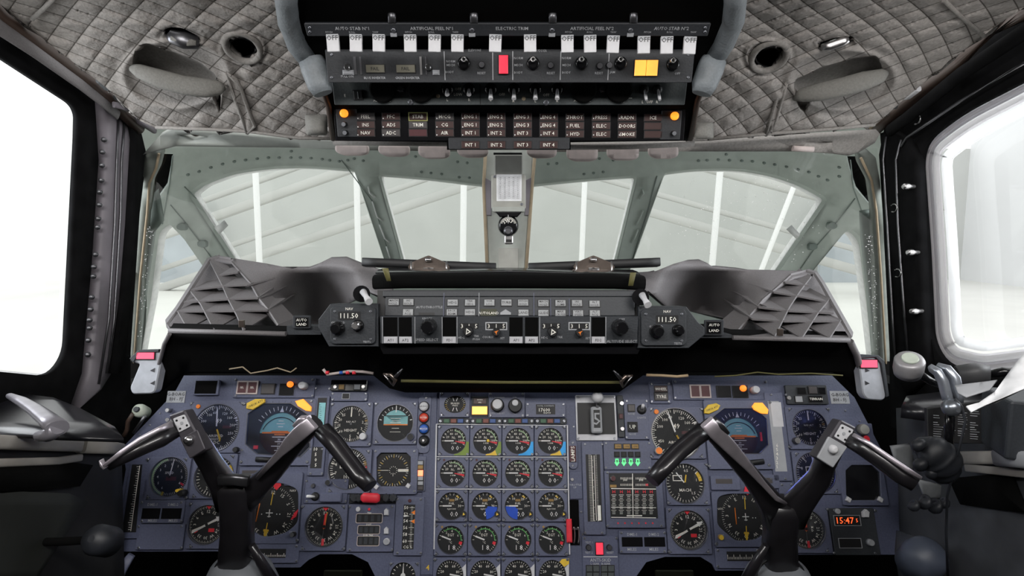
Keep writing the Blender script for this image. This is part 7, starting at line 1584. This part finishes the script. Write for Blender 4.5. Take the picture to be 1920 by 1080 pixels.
m = MB(); m.loft([xplane(.715)(x, y) for x, y in [(1872, 858), (1920, 862), (2000, 866)]], [(.010, .012)]*3, 'tab_dark', 12, 4); setparent(m.build('pale_block'), a2)
for pl, mt, nm, lab in (([(1672, 838), (1706, 834), (1716, 870), (1700, 906), (1682, 870)], 'side_plate', 'console_plate', 'pale grey angled plate behind the starboard yoke grip'), ([(1722, 900), (1745, 905), (1772, 912), (1772, 936), (1735, 934)], 'side_plate', 'console_plate', 'lower pale grey plate below the black mask on the starboard side')):
    o = sheet(nm, pl, [], lambda x, y: P(x, y, .97), mt, 20, .006); tag(o, lab, 'plate')
# radio box
def boxat(px, py, Y, sx, sy, sz, mt, name, rz=0, bev=.004, z0=0):
    m = MB(); m.rect(-sx/2, -sy/2, sx/2, sy/2, -sz/2, sz/2, mt); o = m.build(name, bevel=bev); o.matrix_world = Matrix.Translation(P(px, py, Y)) @ Matrix.Rotation(R(rz), 4, 'Z'); return o
o = boxat(1938, 796, .82, .10, .08, .085, 'dark_panel', 'radio_control_box', -15); tag(o, 'black box on the starboard console at the right picture edge', 'control box')
F = Frame(1800, 790, .87, 10, -15)
t = T('checklist_placard', 'black placard with columns of small white print on the starboard wall', 'placard', F, 1800, 790)
m = MB(); m.prism(t.poly([(1738, 766), (1800, 758), (1862, 748), (1868, 832), (1800, 832), (1740, 826)], 0), -.01, 0, 'black', .001); t.part('board', m)
m = MB(); rng = random.Random(3)
for c_ in range(5):
    for r_ in range(13):
        x = 1750+c_*23; y = 778+r_*4.3-c_*2.6; wd = rng.uniform(8, 19)
        if rng.random() < .15: continue
        a = t.px(x, y, .0005); b = t.px(x+wd, y+2.0, .0005); m.rect(a[0], b[1], b[0], a[1], .0002, .0005, 'grey_text')
t.part('print_lines', m)
# reading lamp
m = MB(); m.lathe(0, 0, [(.019, -.016), (.021, -.006), (.021, .010), (.019, .014), (.013, .015)], 'lamp_grey', 28, 'lamp_grey'); m.lathe(0, 0, [(.0125, .0145), (.011, .018)], 'pale_cap', 24)
lm = m.build('map_lamp'); lm.matrix_world = Matrix.Translation(P(1704, 686, .90)) @ Matrix.Rotation(R(28), 4, 'X') @ Matrix.Rotation(R(-14), 4, 'Y'); tag(lm, 'grey drum-shaped lamp head with a pale top beside the starboard window', 'lamp')
bpy.context.view_layer.update()
m = MB(); m.tube(LP([(1722, 700, .91), (1745, 715, .92), (1770, 724, .93)]), .006, 'gloss_black', 10); setparent(m.build('arm'), lm)
# oxygen mask set: silver bands, ball joint, black mask, hose
root = empty('oxygen_mask_set', P(1783, 762, .84)); tag(root, 'black breathing mask hanging under two curved silver bands on the starboard side', 'oxygen mask')
m = MB(); band(m, [(1745, 690, .86), (1758, 698, .85), (1768, 715, .845), (1774, 738, .84), (1780, 760, .84)], [11, 13, 13, 13, 12], [.008]*5, 'silver', 4); setparent(m.build('inner_band'), root)
m = MB(); band(m, [(1762, 688, .86), (1776, 694, .85), (1788, 710, .842), (1793, 732, .838), (1794, 752, .838)], [12, 15, 16, 15, 12], [.010]*5, 'silver', 4); setparent(m.build('outer_band'), root)
m = MB(); m.lathe(0, 0, [(.003, -.013), (.009, -.010), (.0125, -.004), (.0130, 0), (.0125, .004), (.009, .010), (.003, .013)], 'silver_dark', 22); o = m.build('ball_joint'); o.matrix_world = Matrix.Translation(P(1784, 764, .825)) @ Matrix.Rotation(R(90), 4, 'X'); bpy.context.view_layer.update(); setparent(o, root)
m = MB(); m.loft(LP([(1782, 770, .84), (1780, 800, .84), (1778, 845, .84)]), [(.0065, .006), (.007, .006), (.006, .006)], 'gloss_black', 14, 2); setparent(m.build('stem'), root)
m = MB(); m.tube(LP([(1790, 748, .82), (1803, 762, .815), (1810, 790, .81), (1804, 818, .81), (1796, 850, .81), (1786, 890, .82), (1776, 930, .83), (1774, 1000, .84), (1778, 1100, .85)]), .0018, 'rubber', 8); setparent(m.build('cable'), root)
m = MB()
pp = [(1712, 838, .85), (1728, 840, .84), (1748, 848, .83), (1762, 862, .83), (1768, 885, .84), (1762, 900, .85)]; rr_ = [.006, .018, .026, .029, .022, .008]; q1, q2 = [], []
for i in range(26):
    f = i/25*5; k = min(4, int(f)); f -= k; a = [u*(1-f)+v*f for u, v in zip(pp[k], pp[k+1])]; r_ = (rr_[k]*(1-f)+rr_[k+1]*f)*(1+.07*math.sin(i*2.1)); q1.append(tuple(a)); q2.append((r_, r_*.92))
m.loft(LP(q1), q2, 'rubber', 22, 2.1)
setparent(m.build('mask_body', sub=1), root)
m = MB()
for i, (x, y, r_) in enumerate(((1718, 832, .013), (1722, 868, .014), (1742, 884, .012))): m.loft(LP([(x-6, y-5, .83), (x+4, y+2, .82), (x+14, y+8, .82)]), [(r_*.5, r_*.5), (r_, r_), (r_*.7, r_*.7)], 'rubber', 16, 2)
setparent(m.build('valve_lobes', sub=1), root)
m = MB()
for x, y, r_ in ((1712, 945, .012), (1732, 938, .016), (1752, 946, .016), (1768, 940, .012)): m.loft(LP([(x-8, y, .86), (x, y+4, .85), (x+9, y+2, .86)]), [(r_*.5, r_*.5), (r_, r_), (r_*.5, r_*.5)], 'rubber', 16, 2)
setparent(m.build('harness', sub=1), root)
m = MB(); m.loft(LP([(1795, 704, .98), (1830, 700, .97), (1856, 702, .96)]), [(.016, .016), (.018, .018), (.014, .014)], 'lamp_dark', 18, 2.4); tag(m.build('vent_nozzle'), 'dark grey cylinder lying on the starboard sill behind the silver bands', 'nozzle')
m = MB(); m.loft(LP([(1856, 702, .97), (1880, 697, .96), (1915, 700, .95)]), [(.006, .006), (.008, .008), (.006, .006)], 'gloss_black', 12, 2); tag(m.build('hose'), 'thin black hose on the starboard sill', 'hose')
o = sheet('paper_sheet', [(1812, 766), (1836, 748), (1866, 726), (1920, 672), (1990, 640), (1990, 725), (1920, 738), (1850, 748), (1822, 772)], [], lambda x, y: hit(x, y, Vector((.74, 0, 1.0)), Vector((-.35, -.25, 1)).normalized())+Vector((0, 0, .006*math.sin(x*.05))), 'paper', 10, .0015)
tag(o, 'white sheet of paper lying on the starboard sill', 'paper')
o = sheet('paper_sheet', [(1790, 722), (1840, 716), (1870, 712), (1856, 730), (1812, 744), (1796, 736)], [], lambda x, y: hit(x, y, Vector((.74, 0, .99)), Vector((-.2, -.2, 1)).normalized()), 'tab_dark', 10, .0015); tag(o, 'grey folded sheet under the dark cylinder on the starboard sill', 'paper')
m = MB(); m.lathe(0, 0, [(.032, -.04), (.033, -.01), (.029, .006), (.02, .015), (.004, .02)], 'boot_dark', 28); o = m.build('domed_cover'); o.matrix_world = Matrix.Translation(P(1738, 1040, .90)) @ Matrix.Rotation(R(35), 4, 'X'); tag(o, 'dark blue domed cover low beside the starboard console', 'cover')
m = MB(); m.loft(LP([(1700, 1000, .96), (1696, 1040, .95), (1704, 1100, .94)]), [(.006, .02)]*3, 'dark_panel', 10, 5); tag(m.build('console_edge'), 'thin dark upright edge between the starboard panel and the domed cover', 'edge strip')
# footwells
for x0, x1, y0, lab in ((585, 700, 1052, 'port'), (1200, 1330, 1056, 'starboard')):
    m = MB(); a = P((x0+x1)/2, 1095, 1.30); m.rect(-.045, -.03, .045, .03, 0, .012, 'olive_dark'); o = m.build('rudder_pedal', bevel=.003); o.matrix_world = Matrix.Translation(a) @ Matrix.Rotation(R(60), 4, 'X'); tag(o, f'dark pedal deep in the {lab} footwell', 'pedal')
# the added cabin fill lights have no lamp fitting

# keep every label within sixteen words
